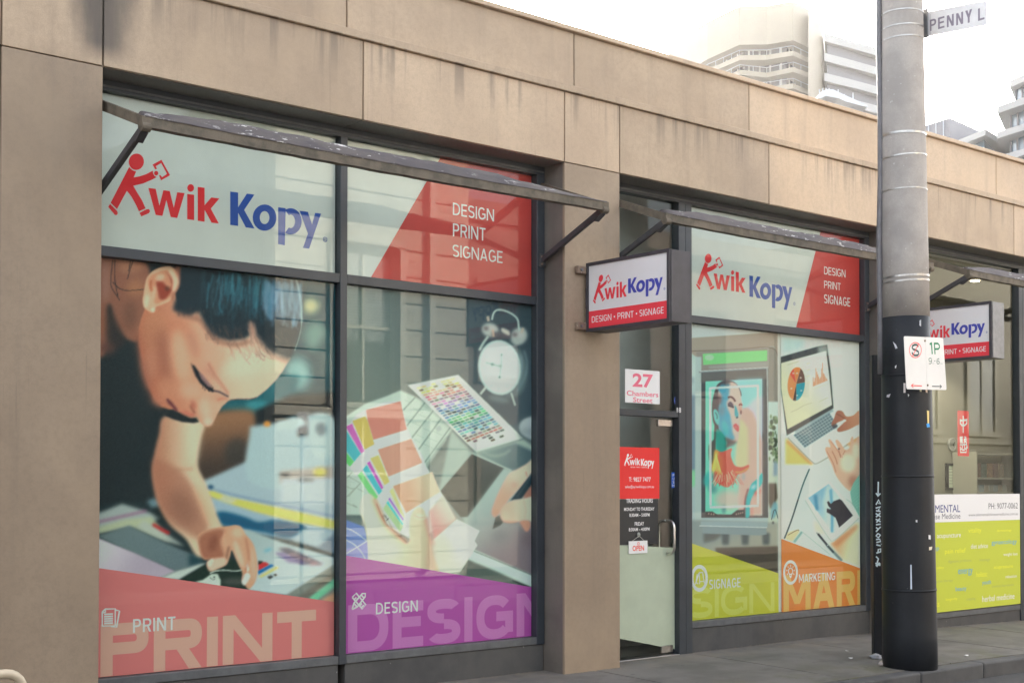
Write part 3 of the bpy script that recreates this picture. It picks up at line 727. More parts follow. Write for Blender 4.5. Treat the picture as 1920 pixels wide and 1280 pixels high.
    c.poly([(470, 905), (520, 900), (560, 915), (575, 932), (545, 940), (505, 926)], (190, 108, 92), 3, .8)
    c.poly([(412, 838), (440, 870), (452, 892), (476, 907), (468, 884), (446, 858)], (124, 72, 76), 2.2, .95); c.blob(430, 856, 8, 22, (96, 58, 62), 2.5, .8, -38)
    c.poly([(541, 876), (548, 866), (556, 890), (576, 916), (560, 912)], (126, 62, 54), 2, .9)
    # ear
    c.frame(185, 480, 5.565)
    ear = [(720, 105), (640, 120), (560, 160), (505, 225), (482, 310), (468, 400), (460, 470), (480, 540), (530, 580), (572, 592), (590, 570), (600, 530), (650, 510), (740, 470), (770, 420), (815, 360), (850, 290), (842, 200), (800, 140), (760, 112)]
    c.poly(ear, (214, 164, 134), 1.0, 1, True)
    c.poly([(780, 120), (860, 90), (862, 290), (800, 400), (760, 480), (750, 400), (840, 280)], (160, 100, 82), 2, .8)
    c.poly([(520, 240), (600, 160), (710, 130), (770, 180), (810, 260), (780, 350), (740, 430), (690, 460), (600, 500), (560, 430), (525, 330)], (196, 132, 104), 2, .9, True)
    c.poly([(600, 270), (640, 250), (700, 300), (740, 340), (760, 300), (740, 220), (700, 150), (780, 260), (760, 360), (720, 420), (690, 450), (640, 450), (620, 380)], (142, 62, 50), 2, .95, True)
    c.blob(640, 225, 50, 36, (224, 172, 144), 2.5, .9, -25); c.blob(575, 390, 22, 80, (222, 170, 140), 2.5, .9, 6); c.line([(548, 250), (540, 330), (560, 360)], 4, (176, 92, 66), 1.5, .8); c.poly([(720, 140), (780, 170), (830, 260), (790, 370), (770, 340), (770, 240)], (226, 184, 158), 2.2, .9, True)
    c.blob(715, 340, 26, 22, (92, 60, 52), 2.2, .9); c.line([(565, 180), (640, 150), (720, 130)], 3, (228, 176, 148), 1.5, .8); c.blob(500, 470, 26, 70, (228, 192, 166), 2.5, .9, 8); c.blob(565, 560, 18, 22, (232, 202, 178), 1.6, .9)
    # hair
    c.frame(170, 460, 2.908)
    hair = [(498, 80), (1150, 150), (1158, 300), (1152, 400), (1140, 480), (1110, 570), (1084, 622), (1040, 602), (1000, 585), (962, 560), (930, 520), (902, 490), (890, 470), (874, 430), (880, 480), (840, 510), (760, 520), (700, 505), (660, 480), (630, 440), (606, 395), (590, 360), (540, 380), (500, 372), (468, 362), (448, 350), (458, 310), (486, 240), (492, 160)]
    # soft shade under the hairline, then the hair mass with a feathered edge
    c.line([(470, 372), (545, 392), (600, 402), (640, 470), (700, 528), (800, 545), (868, 520)], 9, (150, 104, 88), 4.5, .8)
    c.line([(905, 500), (960, 578), (1020, 612), (1080, 632)], 7, (160, 120, 104), 4, .75)
    c.poly(hair, (36, 48, 56), 4.5)
    c.poly([(500, 90), (1150, 160), (1150, 300), (1140, 440), (1100, 560), (1040, 588), (975, 540), (920, 480), (880, 400), (850, 470), (760, 490), (690, 460), (640, 410), (600, 350), (520, 350), (480, 330), (500, 240)], (36, 48, 56), 3)
    c.strands(70, (470, 330, 620, 372), .12, (10, 26), (.8, 1.5), [(44, 50, 56), (84, 70, 66)], .4, 1.0)
    c.strands(110, (620, 420, 870, 490), .30, (18, 60), (.8, 1.6), [(48, 52, 58), (120, 88, 78), (80, 66, 64)], .42, .9, .3)
    c.strands(110, (890, 470, 1075, 596), .75, (14, 40), (.8, 1.5), [(48, 52, 58), (110, 90, 84)], .45, .8, .3)
    c.strands(26, (856, 400, 892, 470), .25, (60, 130), (1, 1.8), [(150, 112, 100), (190, 146, 128)], .45, 1.2, .3)
    c.strands(60, (640, 130, 960, 230), -.06, (50, 150), (1.5, 4), [(54, 112, 128), (46, 96, 112), (66, 124, 140)], .62, 1.2); c.strands(36, (700, 200, 1000, 330), -.04, (60, 130), (1.5, 4), [(50, 104, 122), (40, 80, 96)], .55, 1.4)
    c.strands(40, (940, 180, 1030, 260), .03, (90, 200), (3, 7), [(130, 156, 180), (90, 130, 158), (56, 104, 136)], .55, 2.0)
    c.strands(50, (1030, 170, 1150, 240), .02, (120, 230), (2, 5), [(150, 178, 196), (118, 152, 172), (70, 100, 116)], .5, 1.4)
    for k in range(46):
        x = RNG.uniform(610, 1010); y = RNG.uniform(110, 260); L = RNG.uniform(90, 230); w_ = RNG.uniform(1.2, 3.2)
        c.line([(x, y), (x-8+RNG.normal(0, 5), y+L*.4), (x-4+RNG.normal(0, 10), y+L)], w_, [(60, 104, 118), (52, 90, 106), (84, 126, 140)][k % 3], 1.6, RNG.uniform(.15, .4))
    c.line([(1120, 180), (1140, 260), (1148, 340), (1150, 420)], 3, (170, 196, 204), 1.4, .8); c.line([(1150, 330), (1152, 430), (1138, 500), (1112, 575)], 1.4, (150, 178, 172), .5, .8)
    c.strands(24, (700, 480, 900, 540), .5, (60, 120), (1, 2), [(150, 110, 96), (120, 86, 78)], .4, 1.0, .4)
    c.blob(880, 450, 16, 40, (188, 142, 124), 4, .7, -18)
    # stray hairs at the nape
    for p in ([(122, 70), (108, 190), (112, 230), (140, 270), (160, 302)], [(134, 70), (128, 150), (138, 230), (150, 280)], [(232, 80), (212, 140), (200, 185)], [(218, 80), (206, 140)], [(120, 200), (170, 250), (290, 240)]):
        c.line(p, 1.5, (40, 40, 44), .4, .85)
    # brow, lids, lashes
    c.poly([(556, 660), (566, 655), (590, 690), (622, 730), (655, 768), (672, 790), (664, 800), (632, 782), (596, 750), (574, 712)], (40, 46, 52), 1.6, .95)
    c.poly([(590, 706), (612, 718), (655, 770), (640, 776), (606, 742)], (140, 106, 110), 1.3, .8); 0
    c.poly([(552, 652), (562, 652), (594, 700), (630, 745), (672, 788), (664, 796), (634, 780), (600, 748), (574, 708)], (30, 36, 42), 1.2, .95); c.line([(548, 640), (560, 680), (580, 720)], 2.2, (70, 56, 54), 1.6, .7); c.poly([(588, 692), (606, 700), (650, 752), (662, 776), (640, 770), (604, 728)], (150, 112, 112), 1.5, .85)
    c.strands(22, (606, 756, 668, 790), .5, (8, 16), (.5, .9), [(26, 32, 38)], .9, .3)
    c.line([(668, 792), (700, 796), (728, 812), (752, 824)], 3.4, (58, 56, 66), 1.2, .9); c.line([(630, 670), (670, 720), (710, 770), (750, 815)], 2, (176, 122, 106), 1.8, .7)
    c.line([(760, 842), (830, 838), (890, 836), (905, 826)], 1.6, (70, 62, 62), .8, .8)
    c.line([(640, 640), (672, 700), (712, 752), (752, 806)], 3.2, (166, 108, 92), 2.2, .8); c.line([(690, 842), (720, 832), (750, 838)], 3, (190, 110, 92), 2, .8)
    c.blob(560, 870, 14, 26, (176, 100, 84), 3, .7, -20); c.blob(640, 960, 26, 22, (230, 190, 168), 5, .8); c.line([(416, 836), (440, 864), (470, 900)], 3.4, (104, 54, 60), 1.3, .95)
    c.line([(262, 470), (262, 560), (280, 650), (306, 750), (338, 830), (385, 876)], 5, (150, 92, 76), 4, .6)
    # dark cloth behind the mouth, and the ring round it
    c.poly([(400, 925), (440, 905), (475, 908), (545, 940), (578, 937), (592, 962), (560, 968), (500, 962), (440, 944)], (34, 42, 46), 1.4)
    # hand
    c.frame(170, 860, 3.047)
    hand = [(612, 440), (650, 410), (720, 392), (790, 382), (830, 377), (860, 388), (882, 425), (920, 470), (940, 520), (953, 600), (950, 660), (935, 710), (905, 742), (880, 718), (864, 690), (866, 650), (848, 610), (830, 570), (806, 520), (795, 560), (775, 600), (730, 625), (690, 640), (668, 620), (664, 590), (690, 565), (655, 575), (632, 550), (620, 500)]
    c.poly(hand, (200, 150, 122), 1.2, 1, True)
    c.poly([(620, 450), (700, 405), (770, 410), (740, 470), (760, 560), (690, 570), (640, 560)], (150, 92, 74), 4, .85, True); c.blob(700, 480, 26, 50, (128, 78, 64), 5, .7, 15); c.line([(768, 410), (760, 450), (775, 500)], 3.5, (214, 158, 130), 1.8, .8)
    c.blob(840, 420, 34, 30, (222, 180, 152), 5, .8); c.blob(845, 540, 16, 80, (226, 188, 164), 4, .8, -18); c.blob(930, 600, 14, 100, (214, 174, 150), 4, .7, -4); c.line([(885, 450), (900, 520), (905, 580)], 3, (166, 100, 80), 2, .7)
    c.line([(790, 500), (776, 560), (770, 600)], 3, (110, 66, 56), 2, .8); c.poly([(668, 585), (720, 565), (772, 565), (775, 600), (720, 625), (680, 640)], (222, 180, 158), 2, .95, True); c.poly([(668, 590), (690, 568), (705, 575), (690, 612), (672, 612)], (206, 196, 180), 1, .9)
    c.line([(680, 652), (720, 636), (770, 634), (820, 640), (862, 634)], 2.2, (196, 206, 196), .6, .9); c.poly([(862, 700), (874, 660), (900, 650), (912, 670), (890, 712), (874, 720)], (206, 206, 198), 1.2, .95, True); c.poly([(886, 610), (898, 590), (906, 630), (896, 650)], (212, 204, 192), 1, .9)
    c.line([(864, 690), (880, 650), (900, 590)], 2.4, (160, 96, 78), 1.6, .6)
    c.grain(2.6); return c

# ---------------------------------------------------------------- 2: swatches, keyboard and clock
def paint_design():
    c = Canvas(642, 520, 1012, 1234, (74, 84, 88), 1.0)
    c.frame(620, 520, 3.369)
    c.poly([(80, 30), (1320, 30), (1320, 2200), (80, 2200)], c.grad((200, 900), (112, 122, 116), (1100, 500), (66, 82, 92)), 0)
    c.poly([(80, 1000), (1320, 1000), (1320, 2200), (80, 2200)], c.grad((600, 1000), (104, 118, 116), (900, 1500), (128, 136, 132)), 30)
    c.poly([(870, 60), (1300, 60), (1300, 460), (870, 460)], (58, 74, 82), 20, .8)
    # keyboard
    kb = [(60, 900), (215, 798), (350, 750), (440, 712), (520, 745), (610, 790), (720, 845), (808, 886), (770, 960), (680, 1080), (592, 1198), (500, 1290), (430, 1500), (60, 1500)]
    c.poly([(p[0]+14, p[1]+22) for p in kb], (84, 98, 98), 8, .8); c.poly(kb, (184, 200, 188), 1.5)
    c.frame(645, 740, 6.737)
    for a, b in [((900, 30), (745, 195)), ((1025, 95), (790, 395)), ((1155, 165), (850, 550)), ((1270, 240), (930, 705)), ((1400, 330), (1000, 880))]:
        c.line([a, b], 2.4, (110, 132, 126), .8, .9)
    for a, b in [((870, 165), (1000, 225)), ((940, 240), (1090, 310)), ((860, 345), (960, 390)), ((1040, 300), (1140, 340)), ((1000, 420), (1090, 460)), ((920, 500), (1010, 545)), ((1110, 450), (1240, 510)), ((1000, 615), (1140, 680)), ((890, 560), (960, 600)), ((1060, 540), (1180, 590)), ((760, 60), (850, 110)), ((960, 120), (1060, 170))]:
        c.line([a, b], 1.2, (150, 168, 160), .6, .8)
    c.poly([(1150, 410), (1215, 380), (1240, 440), (1180, 470)], (156, 172, 168), 1.5, .9); c.poly([(1020, 890), (1140, 720), (1290, 520), (1300, 560), (1160, 760), (1040, 930)], (150, 168, 160), 1.5, .9)
    # second keyboard at the lower left
    for p in ([(20, 1060), (110, 970)], [(20, 1150), (130, 1200), (210, 1110)], [(60, 1030), (200, 1110)], [(60, 1280), (200, 1120)], [(170, 1180), (250, 1225)], [(20, 1300), (120, 1195)], [(30, 1360), (200, 1440), (110, 1380)]):
        c.line(p, 1.2, (140, 152, 140), .5, .9)
    # colour chart
    c.frame(760, 680, 5.12)
    c.poly([(35, 235), (520, 125), (1150, 735), (690, 880)], (78, 92, 94), 6, .6); Q = [(20, 213), (510, 114), (1133, 723), (684, 862)]
    c.poly(Q, (200, 208, 200), .8)
    q0, q1, q2, q3 = [np.array(p, float) for p in ((100, 236), (470, 140), (1000, 690), (660, 830))]
    fam = [(232, 214, 130), (222, 210, 120), (214, 186, 100), (226, 160, 120), (206, 110, 120), (196, 92, 112), (126, 92, 108), (206, 120, 170), (170, 110, 190), (130, 120, 196), (92, 120, 190), (70, 130, 190), (70, 96, 130), (60, 150, 170), (70, 170, 140), (50, 160, 100), (44, 140, 96), (60, 150, 150), (70, 160, 180), (64, 110, 140), (92, 170, 176), (90, 150, 190), (130, 110, 100), (176, 96, 84), (84, 84, 84), (70, 70, 72), (66, 66, 66)]
    nr, nc = len(fam), 8
    for i in range(nr):
        for j in range(nc):
            if (i > 23 and RNG.random() < .55) or (1 < i < 4 and 2 < j < 5 and RNG.random() < .5) or RNG.random() < .05: continue
            t0, t1 = (i+.14)/nr, (i+.78)/nr; s0, s1 = (j+.06)/nc, (j+.92)/nc
            L = lambda t, s_: (q0*(1-t)+q3*t)*(1-s_)+(q1*(1-t)+q2*t)*s_
            base = np.array(fam[i])*RNG.uniform(.78, 1.08)+RNG.normal(0, 12, 3)
            if RNG.random() < .12: base = base*.5
            c.poly([L(t0, s0), L(t0, s1), L(t1, s1), L(t1, s0)], tuple(np.clip(base, 30, 235)), .7, .92)
    # clock
    c.frame(870, 560, 6.4)
    c.blob(545, 860, 215, 330, (92, 110, 116), 3, 1, -8); c.line([(640, 600), (690, 720), (690, 880), (640, 1040)], 5, (150, 172, 174), 3, .7); c.line([(720, 620), (765, 760), (740, 930), (640, 1110)], 3, (126, 150, 156), 2, .8)
    c.poly([(330, 480), (470, 450), (640, 560), (700, 700), (640, 640), (500, 520)], (64, 82, 88), 4, .9)
    c.blob(425, 825, 258, 332, (176, 196, 192), 1.2, 1, -6); c.blob(428, 825, 238, 312, (196, 214, 206), 1.4, 1, -6)
    for k in range(12):
        t = 2*math.pi*k/12; x = 430+190*math.cos(t)-10*math.sin(t); y = 825+255*math.sin(t); c.blob(x, y, 6, 9, (150, 172, 168), 1.3, .6)
    c.line([(435, 810), (340, 788), (265, 765)], 1.6, (130, 152, 148), .7, .8); c.blob(340, 788, 20, 16, (96, 128, 122), 1.2, .9); c.line([(450, 660), (445, 800), (428, 940)], 1.3, (140, 160, 156), .7, .7); c.blob(452, 672, 8, 12, (110, 136, 130), 1, .9); c.blob(428, 940, 13, 13, (78, 104, 100), 1, .9); c.blob(436, 806, 20, 20, (150, 168, 160), 1.4, .9)
    for bl in ((315, 375, 105, 82), (660, 450, 95, 112)):
        c.blob(*bl, (168, 176, 172), 3, 1, 15 if bl[0] < 400 else 35); c.blob(bl[0]+20, bl[1]-20, bl[2]*.5, bl[3]*.4, (190, 186, 182), 3, .7, 20); c.blob(bl[0]-50, bl[1]-20, 30, 26, (96, 92, 96), 2.5, .8)
    c.poly([(330, 400), (430, 390), (560, 430), (560, 480), (430, 460), (340, 470)], (92, 92, 98), 2.5, .9); c.poly([(450, 350), (490, 360), (545, 390), (545, 440), (490, 420), (450, 390)], (196, 192, 182), 1.5, .95, True)
    c.line([(335, 255), (350, 175), (385, 136), (440, 130), (520, 152), (600, 195), (650, 250), (655, 330), (665, 380)], 3.4, (178, 196, 190), .8, 1); c.line([(285, 210), (295, 270)], 5, (196, 180, 160), 1, .9); c.line([(710, 350), (690, 410)], 5, (190, 176, 160), 1, .9); c.line([(345, 370), (355, 455)], 4, (196, 170, 150), 1, .9)
    c.line([(185, 620), (230, 530), (290, 450)], 4.5, (170, 190, 184), 1.2, .95); c.line([(270, 1050), (195, 1145)], 4.5, (184, 196, 188), 1, .95); c.line([(565, 1125), (615, 1280)], 3.6, (176, 192, 186), .9, .95)
    c.blob(420, 1200, 130, 36, (120, 138, 138), 5, .7, 12)
    # mouse
    c.frame(760, 680, 5.12)
    c.blob(1275, 655, 190, 130, (70, 88, 94), 8, .7); c.blob(1270, 630, 182, 116, (170, 180, 184), 2, 1, 8); c.blob(1250, 680, 150, 50, (130, 142, 150), 6, .6, 12)
    # tablet
    c.poly([(440, 640), (640, 860), (700, 850), (1133, 730), (1250, 820), (1250, 2200), (700, 2200), (560, 1500), (320, 1240)], (156, 174, 166), 3)
    c.poly([(690, 870), (1060, 770), (1250, 860), (1250, 1150), (1010, 1035), (940, 1000), (720, 880)], c.grad((760, 860), (120, 140, 134), (1200, 900), (78, 98, 106)), 3); c.line([(740, 850), (830, 900), (950, 880), (1010, 830)], 3, (156, 172, 164), 2.5, .8)
    c.poly([(640, 872), (950, 1010), (600, 1480), (530, 1480), (330, 1235)], (72, 76, 74), 1.2)
    c.line([(640, 866), (1015, 1030)], 2, (184, 196, 186), .8, .9)
    c.frame(820, 860, 5.12)
    c.poly([(640, 95), (720, 110), (930, 200), (930, 1140), (340, 870), (260, 600)], c.grad((500, 300), (164, 180, 174), (900, 900), (124, 112, 120)), 4)
    c.blob(600, 740, 70, 60, (112, 116, 118), 14, .6); c.blob(860, 760, 70, 70, (110, 92, 100), 14, .6)
    c.poly([(335, 880), (350, 868), (930, 1120), (930, 1235), (270, 955)], (186, 206, 198), 1.2); c.line([(345, 880), (930, 1122)], 1.2, (70, 80, 80), .5, .9)
    c.poly([(200, 1100), (270, 958), (560, 1075), (720, 1150), (900, 1235), (640, 1240)], (84, 96, 92), 2); c.line([(720, 1165), (930, 1245)], 2.4, (42, 50, 54), .8)
    # right hand with the stylus
    c.blob(900, 300, 90, 120, (168, 112, 98), 4, .9)
    c.poly([(940, -10), (850, 50), (760, 100), (690, 140), (640, 220), (590, 320), (548, 420), (524, 500), (535, 545), (562, 552), (600, 510), (650, 440), (690, 380), (740, 330), (780, 290), (850, 230), (940, 150)], c.grad((640, 400), (226, 160, 138), (800, 120), (214, 190, 170)), 1.6, 1, True)
    c.line([(850, 120), (860, 165)], 2, (196, 130, 110), 1, .8); c.blob(740, 250, 30, 24, (206, 150, 130), 5, .7); c.blob(560, 510, 26, 34, (232, 150, 126), 4, .8)
    c.poly([(936, 95), (936, 205), (800, 390), (740, 390), (700, 400)], (46, 62, 72), 1.2); c.line([(930, 120), (760, 370)], 4, (76, 92, 100), 2, .7)
    c.poly([(790, 590), (880, 590), (892, 650), (870, 692), (846, 692), (812, 640)], (210, 146, 126), 1.5, 1, True); c.poly([(905, 590), (936, 580), (936, 660), (915, 640)], (206, 150, 134), 1.5)
    c.poly([(560, 556), (612, 540), (632, 608), (600, 640), (530, 672)], (84, 88, 86), 1)
    c.poly([(604, 530), (620, 470), (660, 430), (730, 398), (830, 380), (936, 372), (936, 582), (840, 585), (760, 604), (690, 612), (640, 596), (612, 570)], c.grad((620, 520), (222, 174, 152), (900, 470), (206, 196, 176)), 1.4, 1, True)
    c.blob(660, 540, 40, 46, (226, 186, 164), 5, .8); c.line([(830, 400), (850, 480), (840, 570)], 2, (190, 166, 146), 1.5, .6); c.line([(630, 600), (700, 606), (770, 600)], 2, (206, 130, 108), 1.5, .7)
    # fan of swatch cards
    c.frame(645, 740, 6.737)
    c.poly([(20, 430), (160, 250), (275, 185), (500, 100), (715, 75), (740, 190), (800, 420), (860, 550), (960, 720), (1040, 900), (1290, 1340), (1400, 1560), (900, 1850), (620, 1700), (430, 1320), (170, 1030), (70, 920), (20, 860)], (200, 212, 204), 1.0)
    c.poly([(275, 190), (715, 80), (745, 230), (795, 437), (370, 567), (300, 330)], (218, 128, 116), .6); c.poly([(105, 328), (270, 268), (300, 330), (383, 622), (262, 690)], (226, 176, 100), .6)
    c.poly([(20, 400), (103, 362), (262, 712), (215, 738)], (198, 104, 178), .6); c.poly([(20, 430), (213, 742), (130, 842), (20, 700)], (84, 176, 186), .6); c.poly([(20, 716), (128, 842), (75, 908), (20, 850)], (104, 198, 116), .6)
    c.poly([(425, 690), (850, 553), (990, 855), (560, 1032)], (222, 146, 128), .6); c.poly([(330, 800), (437, 758), (578, 1096), (512, 1140)], (226, 186, 116), .6)
    c.poly([(288, 857), (326, 835), (500, 1170), (470, 1192)], (186, 92, 178), .6); c.poly([(235, 940), (288, 880), (482, 1212), (440, 1262)], (82, 180, 190), .6); c.poly([(170, 1012), (222, 962), (432, 1285), (380, 1340)], (120, 206, 126), .6)
    c.frame(620, 860, 3.048)
    c.poly([(355, 155), (580, 75), (625, 188), (430, 308)], c.grad((400, 200), (230, 152, 126), (600, 150), (226, 186, 160)), .8); c.poly([(336, 182), (356, 165), (427, 340), (395, 305)], (236, 204, 140), .7); c.poly([(328, 228), (338, 220), (418, 345), (412, 350)], (160, 110, 196), .6); c.poly([(318, 250), (328, 240), (415, 372), (408, 378)], (80, 196, 200), .7); c.poly([(300, 285), (318, 252), (414, 385), (396, 418)], (170, 216, 150), .8)
    c.poly([(560, 300), (640, 205), (720, 345), (590, 470)], c.grad((560, 380), (206, 130, 128), (690, 290), (214, 192, 176)), 3, .9); c.poly([(575, 470), (722, 343), (850, 410), (822, 468), (838, 492), (742, 645), (600, 660)], c.grad((620, 560), (196, 200, 186), (800, 420), (214, 222, 214)), 1)
    c.line([(726, 350), (762, 398)], 1, (150, 166, 158), .5, .7); c.blob(640, 520, 50, 90, (206, 196, 178), 12, .6)
    # left hand
    c.poly([(180, 230), (215, 200), (240, 212), (262, 250), (285, 300), (310, 360), (360, 410), (415, 470), (440, 477), (452, 455), (448, 400), (456, 330), (480, 288), (510, 275), (535, 295), (548, 350), (560, 420), (575, 470), (590, 560), (610, 660), (420, 640), (210, 590), (206, 470), (196, 380), (170, 300)], c.grad((220, 400), (226, 216, 188), (590, 430), (214, 184, 156)), 1.6, 1, True)
    c.line([(245, 225), (270, 280), (300, 350), (345, 405), (400, 455), (435, 474)], 9, (222, 146, 118), 4, .7); c.line([(262, 255), (300, 350), (360, 410), (436, 477)], 1.6, (120, 84, 76), 1, .7)
    c.line([(545, 330), (565, 420), (582, 490)], 8, (196, 120, 112), 4, .6); c.blob(510, 330, 34, 16, (232, 206, 184), 2, .8, 5); c.line([(478, 322), (510, 338), (540, 330)], 1.4, (190, 150, 130), .8, .8); c.line([(470, 380), (540, 385)], 1.2, (206, 176, 150), 1, .6); c.blob(320, 520, 90, 60, (226, 220, 192), 14, .7); c.poly([(560, 470), (588, 470), (600, 640), (545, 620)], (170, 142, 124), 6, .5)
    c.poly([(300, 320), (330, 350), (350, 400), (320, 370)], (206, 214, 206), 1, .8); c.line([(318, 352), (332, 338)], 1.4, (90, 90, 88), .5)
    # blue fan
    c.poly([(60, 340), (100, 352), (190, 386), (202, 430), (211, 520), (212, 580), (60, 560)], (112, 134, 190), .8); c.poly([(60, 520), (130, 505), (208, 470), (212, 580), (60, 560)], (150, 146, 204), 1.5, .8)
    c.line([(86, 393), (140, 415), (206, 468)], 1.4, (206, 214, 222), .5); c.line([(86, 542), (140, 510), (206, 470)], 1.4, (206, 214, 222), .5); c.line([(86, 462), (135, 485), (180, 535), (200, 575)], 1.4, (206, 214, 222), .5)
    c.grain(1.6); return c

# ---------------------------------------------------------------- 3: street display case
def paint_signage():
    c = Canvas(1284, 600, 1466, 1172, (186, 204, 198), 2.0, .6)
    c.frame(1280, 600, 4.0)
    c.poly([(40, 20), (720, 20), (720, 2300), (40, 2300)], c.grad((300, 60), (192, 208, 202), (300, 800), (160, 180, 182)), 0)
    c.poly([(45, 560), (100, 560), (100, 1140), (45, 1140)], (86, 116, 138), 10, .9); c.poly([(45, 1130), (100, 1120), (100, 1240), (45, 1260)], (120, 200, 150), 4, .9); c.blob(70, 450, 14, 30, (120, 140, 150), 6, .7)
    c.poly([(60, 225), (100, 275), (95, 340), (45, 300)], (170, 190, 184), 3)
    c.poly([(640, 610), (712, 610), (712, 2300), (640, 2300)], c.grad((680, 640), (180, 200, 196), (680, 1200), (176, 190, 176)), 2)
    for k in range(60): c.blob(RNG.uniform(645, 712), RNG.uniform(720, 1070), RNG.uniform(5, 16), RNG.uniform(8, 22), [(60, 84, 62), (92, 120, 84), (140, 160, 130), (44, 60, 50)][RNG.integers(4)], 1.2, .8)
    c.poly([(640, 610), (712, 610), (712, 720), (640, 690)], (170, 192, 190), 4, .8); c.poly([(680, 1060), (712, 1060), (712, 1160), (680, 1170)], (120, 146, 170), 4, .9)
    # canopy
    c.poly([(45, 135), (720, 88), (720, 280), (684, 195), (100, 275), (45, 232)], c.grad((100, 180), (158, 146, 134), (640, 150), (150, 138, 128)), 1); c.poly([(684, 195), (720, 280), (720, 610), (640, 610), (640, 390), (640, 200)], (132, 128, 122), 2); c.line([(60, 232), (400, 222), (684, 193), (716, 275)], 1.4, (106, 92, 84), .6)
    c.poly([(100, 240), (640, 205), (640, 380), (130, 385)], (140, 132, 126), 1.5); c.poly([(150, 252), (634, 225), (634, 306), (155, 336)], (122, 200, 128), .8); c.blob(200, 280, 34, 22, (176, 214, 176), 1.5, .8); c.poly([(190, 345), (634, 312), (634, 350), (200, 362)], (150, 152, 150), 2, .8)
    c.poly([(95, 275), (140, 275), (142, 1860), (92, 1700)], (168, 184, 182), 1.2); c.poly([(45, 300), (95, 280), (95, 420), (45, 420)], (184, 200, 194), 3, .7)
    # case
    c.poly([(140, 385), (640, 362), (644, 1480), (140, 1480)], (64, 70, 76), .8); c.poly([(140, 385), (640, 362), (640, 440), (140, 470)], (110, 106, 104), 3, .7); c.line([(122, 388), (640, 358)], 3.4, (130, 138, 142), .8); c.line([(126, 383), (640, 353)], 1.2, (196, 202, 200), .4); c.line([(633, 360), (640, 900), (644, 1480)], 1.6, (176, 184, 184), .4)
    # poster within
    c.frame(1310, 690, 8.0)
    c.poly([(103, 198), (952, 158), (952, 2205), (100, 2180)], c.grad((120, 700), (112, 206, 178), (940, 500), (176, 192, 216)), .8)
    c.poly([(560, 175), (952, 158), (952, 420), (640, 620), (600, 300)], (128, 206, 208), 8, .8); c.poly([(740, 600), (820, 470), (952, 420), (952, 1000), (860, 900)], (188, 192, 220), 8, .9)
    c.poly([(660, 600), (740, 590), (820, 660), (870, 780), (900, 900), (952, 1100), (952, 2205), (600, 2205), (600, 700)], (216, 166, 154), 5); c.poly([(600, 760), (660, 780), (740, 900), (745, 1200), (745, 1500), (600, 1560), (540, 1400)], (212, 194, 150), 6, .95)
    c.poly([(275, 255), (345, 200), (440, 184), (520, 200), (580, 250), (625, 330), (640, 420), (560, 460), (300, 1000), (240, 960), (235, 860), (212, 780), (198, 640), (205, 500), (235, 370)], (74, 68, 74), 1.2, 1, True)
    c.poly([(235, 900), (280, 1000), (250, 1150), (225, 1100)], (70, 74, 72), 1.5); c.poly([(150, 1180), (190, 1100), (255, 1080), (250, 1300), (200, 1450), (160, 1380)], (84, 82, 78), 2, 1, True)
    c.poly([(300, 330), (450, 215), (545, 225), (600, 290), (628, 380), (640, 470), (656, 560), (650, 680), (630, 730), (612, 770), (618, 860), (600, 950), (600, 1030), (575, 1090), (520, 1110), (430, 1060), (330, 960), (300, 860), (310, 600)], (208, 180, 168), 1.5, 1, True)
    c.poly([(290, 300), (380, 230), (458, 230), (462, 330), (450, 450), (420, 520), (440, 620), (470, 700), (500, 850), (510, 960), (540, 1060), (460, 1080), (360, 1000), (300, 880), (300, 600), (340, 420)], (64, 150, 176), 3, .95, True); c.blob(400, 900, 50, 120, (60, 176, 178), 5, .8, -15); c.blob(420, 720, 36, 90, (50, 160, 184), 5, .7, -10)
    c.blob(300, 470, 50, 80, (86, 70, 78), 6, .85); c.blob(350, 640, 40, 80, (96, 122, 136), 7, .7); c.blob(410, 215, 60, 50, (74, 66, 72), 5, .8)
    c.poly([(222, 640), (250, 615), (290, 660), (310, 760), (300, 850), (258, 820), (228, 740)], (90, 182, 178), 1.3, 1, True); c.line([(248, 660), (280, 710), (276, 760)], 2, (40, 84, 88), .8, .8)
    c.line([(438, 440), (480, 425), (520, 450), (550, 500)], 3.6, (92, 62, 62), 1, .95); c.poly([(435, 545), (470, 500), (510, 530), (528, 590), (490, 580)], (64, 56, 76), 1.6, .9, True); c.line([(440, 560), (480, 575), (525, 590)], 2.2, (40, 38, 50), .8); c.line([(604, 560), (630, 530), (652, 560)], 3, (130, 62, 56), 1, .9); c.blob(634, 660, 14, 34, (96, 56, 60), 1.5, .9); c.blob(622, 610, 22, 30, (190, 120, 104), 3, .7)
    c.poly([(540, 545), (570, 590), (596, 680), (594, 735), (562, 745), (540, 700)], (48, 156, 170), 1.5, .95); c.line([(560, 742), (590, 735)], 3, (42, 56, 70), 1, .9)
    c.poly([(518, 862), (556, 826), (580, 845), (602, 870), (604, 930), (588, 952), (548, 918)], (206, 84, 90), 1.2, .95, True); c.blob(560, 885, 22, 12, (226, 120, 116), 1.2, .8, 20)
    c.poly([(265, 930), (330, 940), (400, 1030), (470, 1090), (430, 1190), (370, 1270), (300, 1270), (262, 1180)], (42, 144, 132), 2, 1, True); c.poly([(380, 1030), (520, 1080), (580, 1100), (520, 1150), (400, 1200), (430, 1120)], (80, 66, 70), 4, .9)
    # feather collar
    c.frame(1310, 840, 5.82)
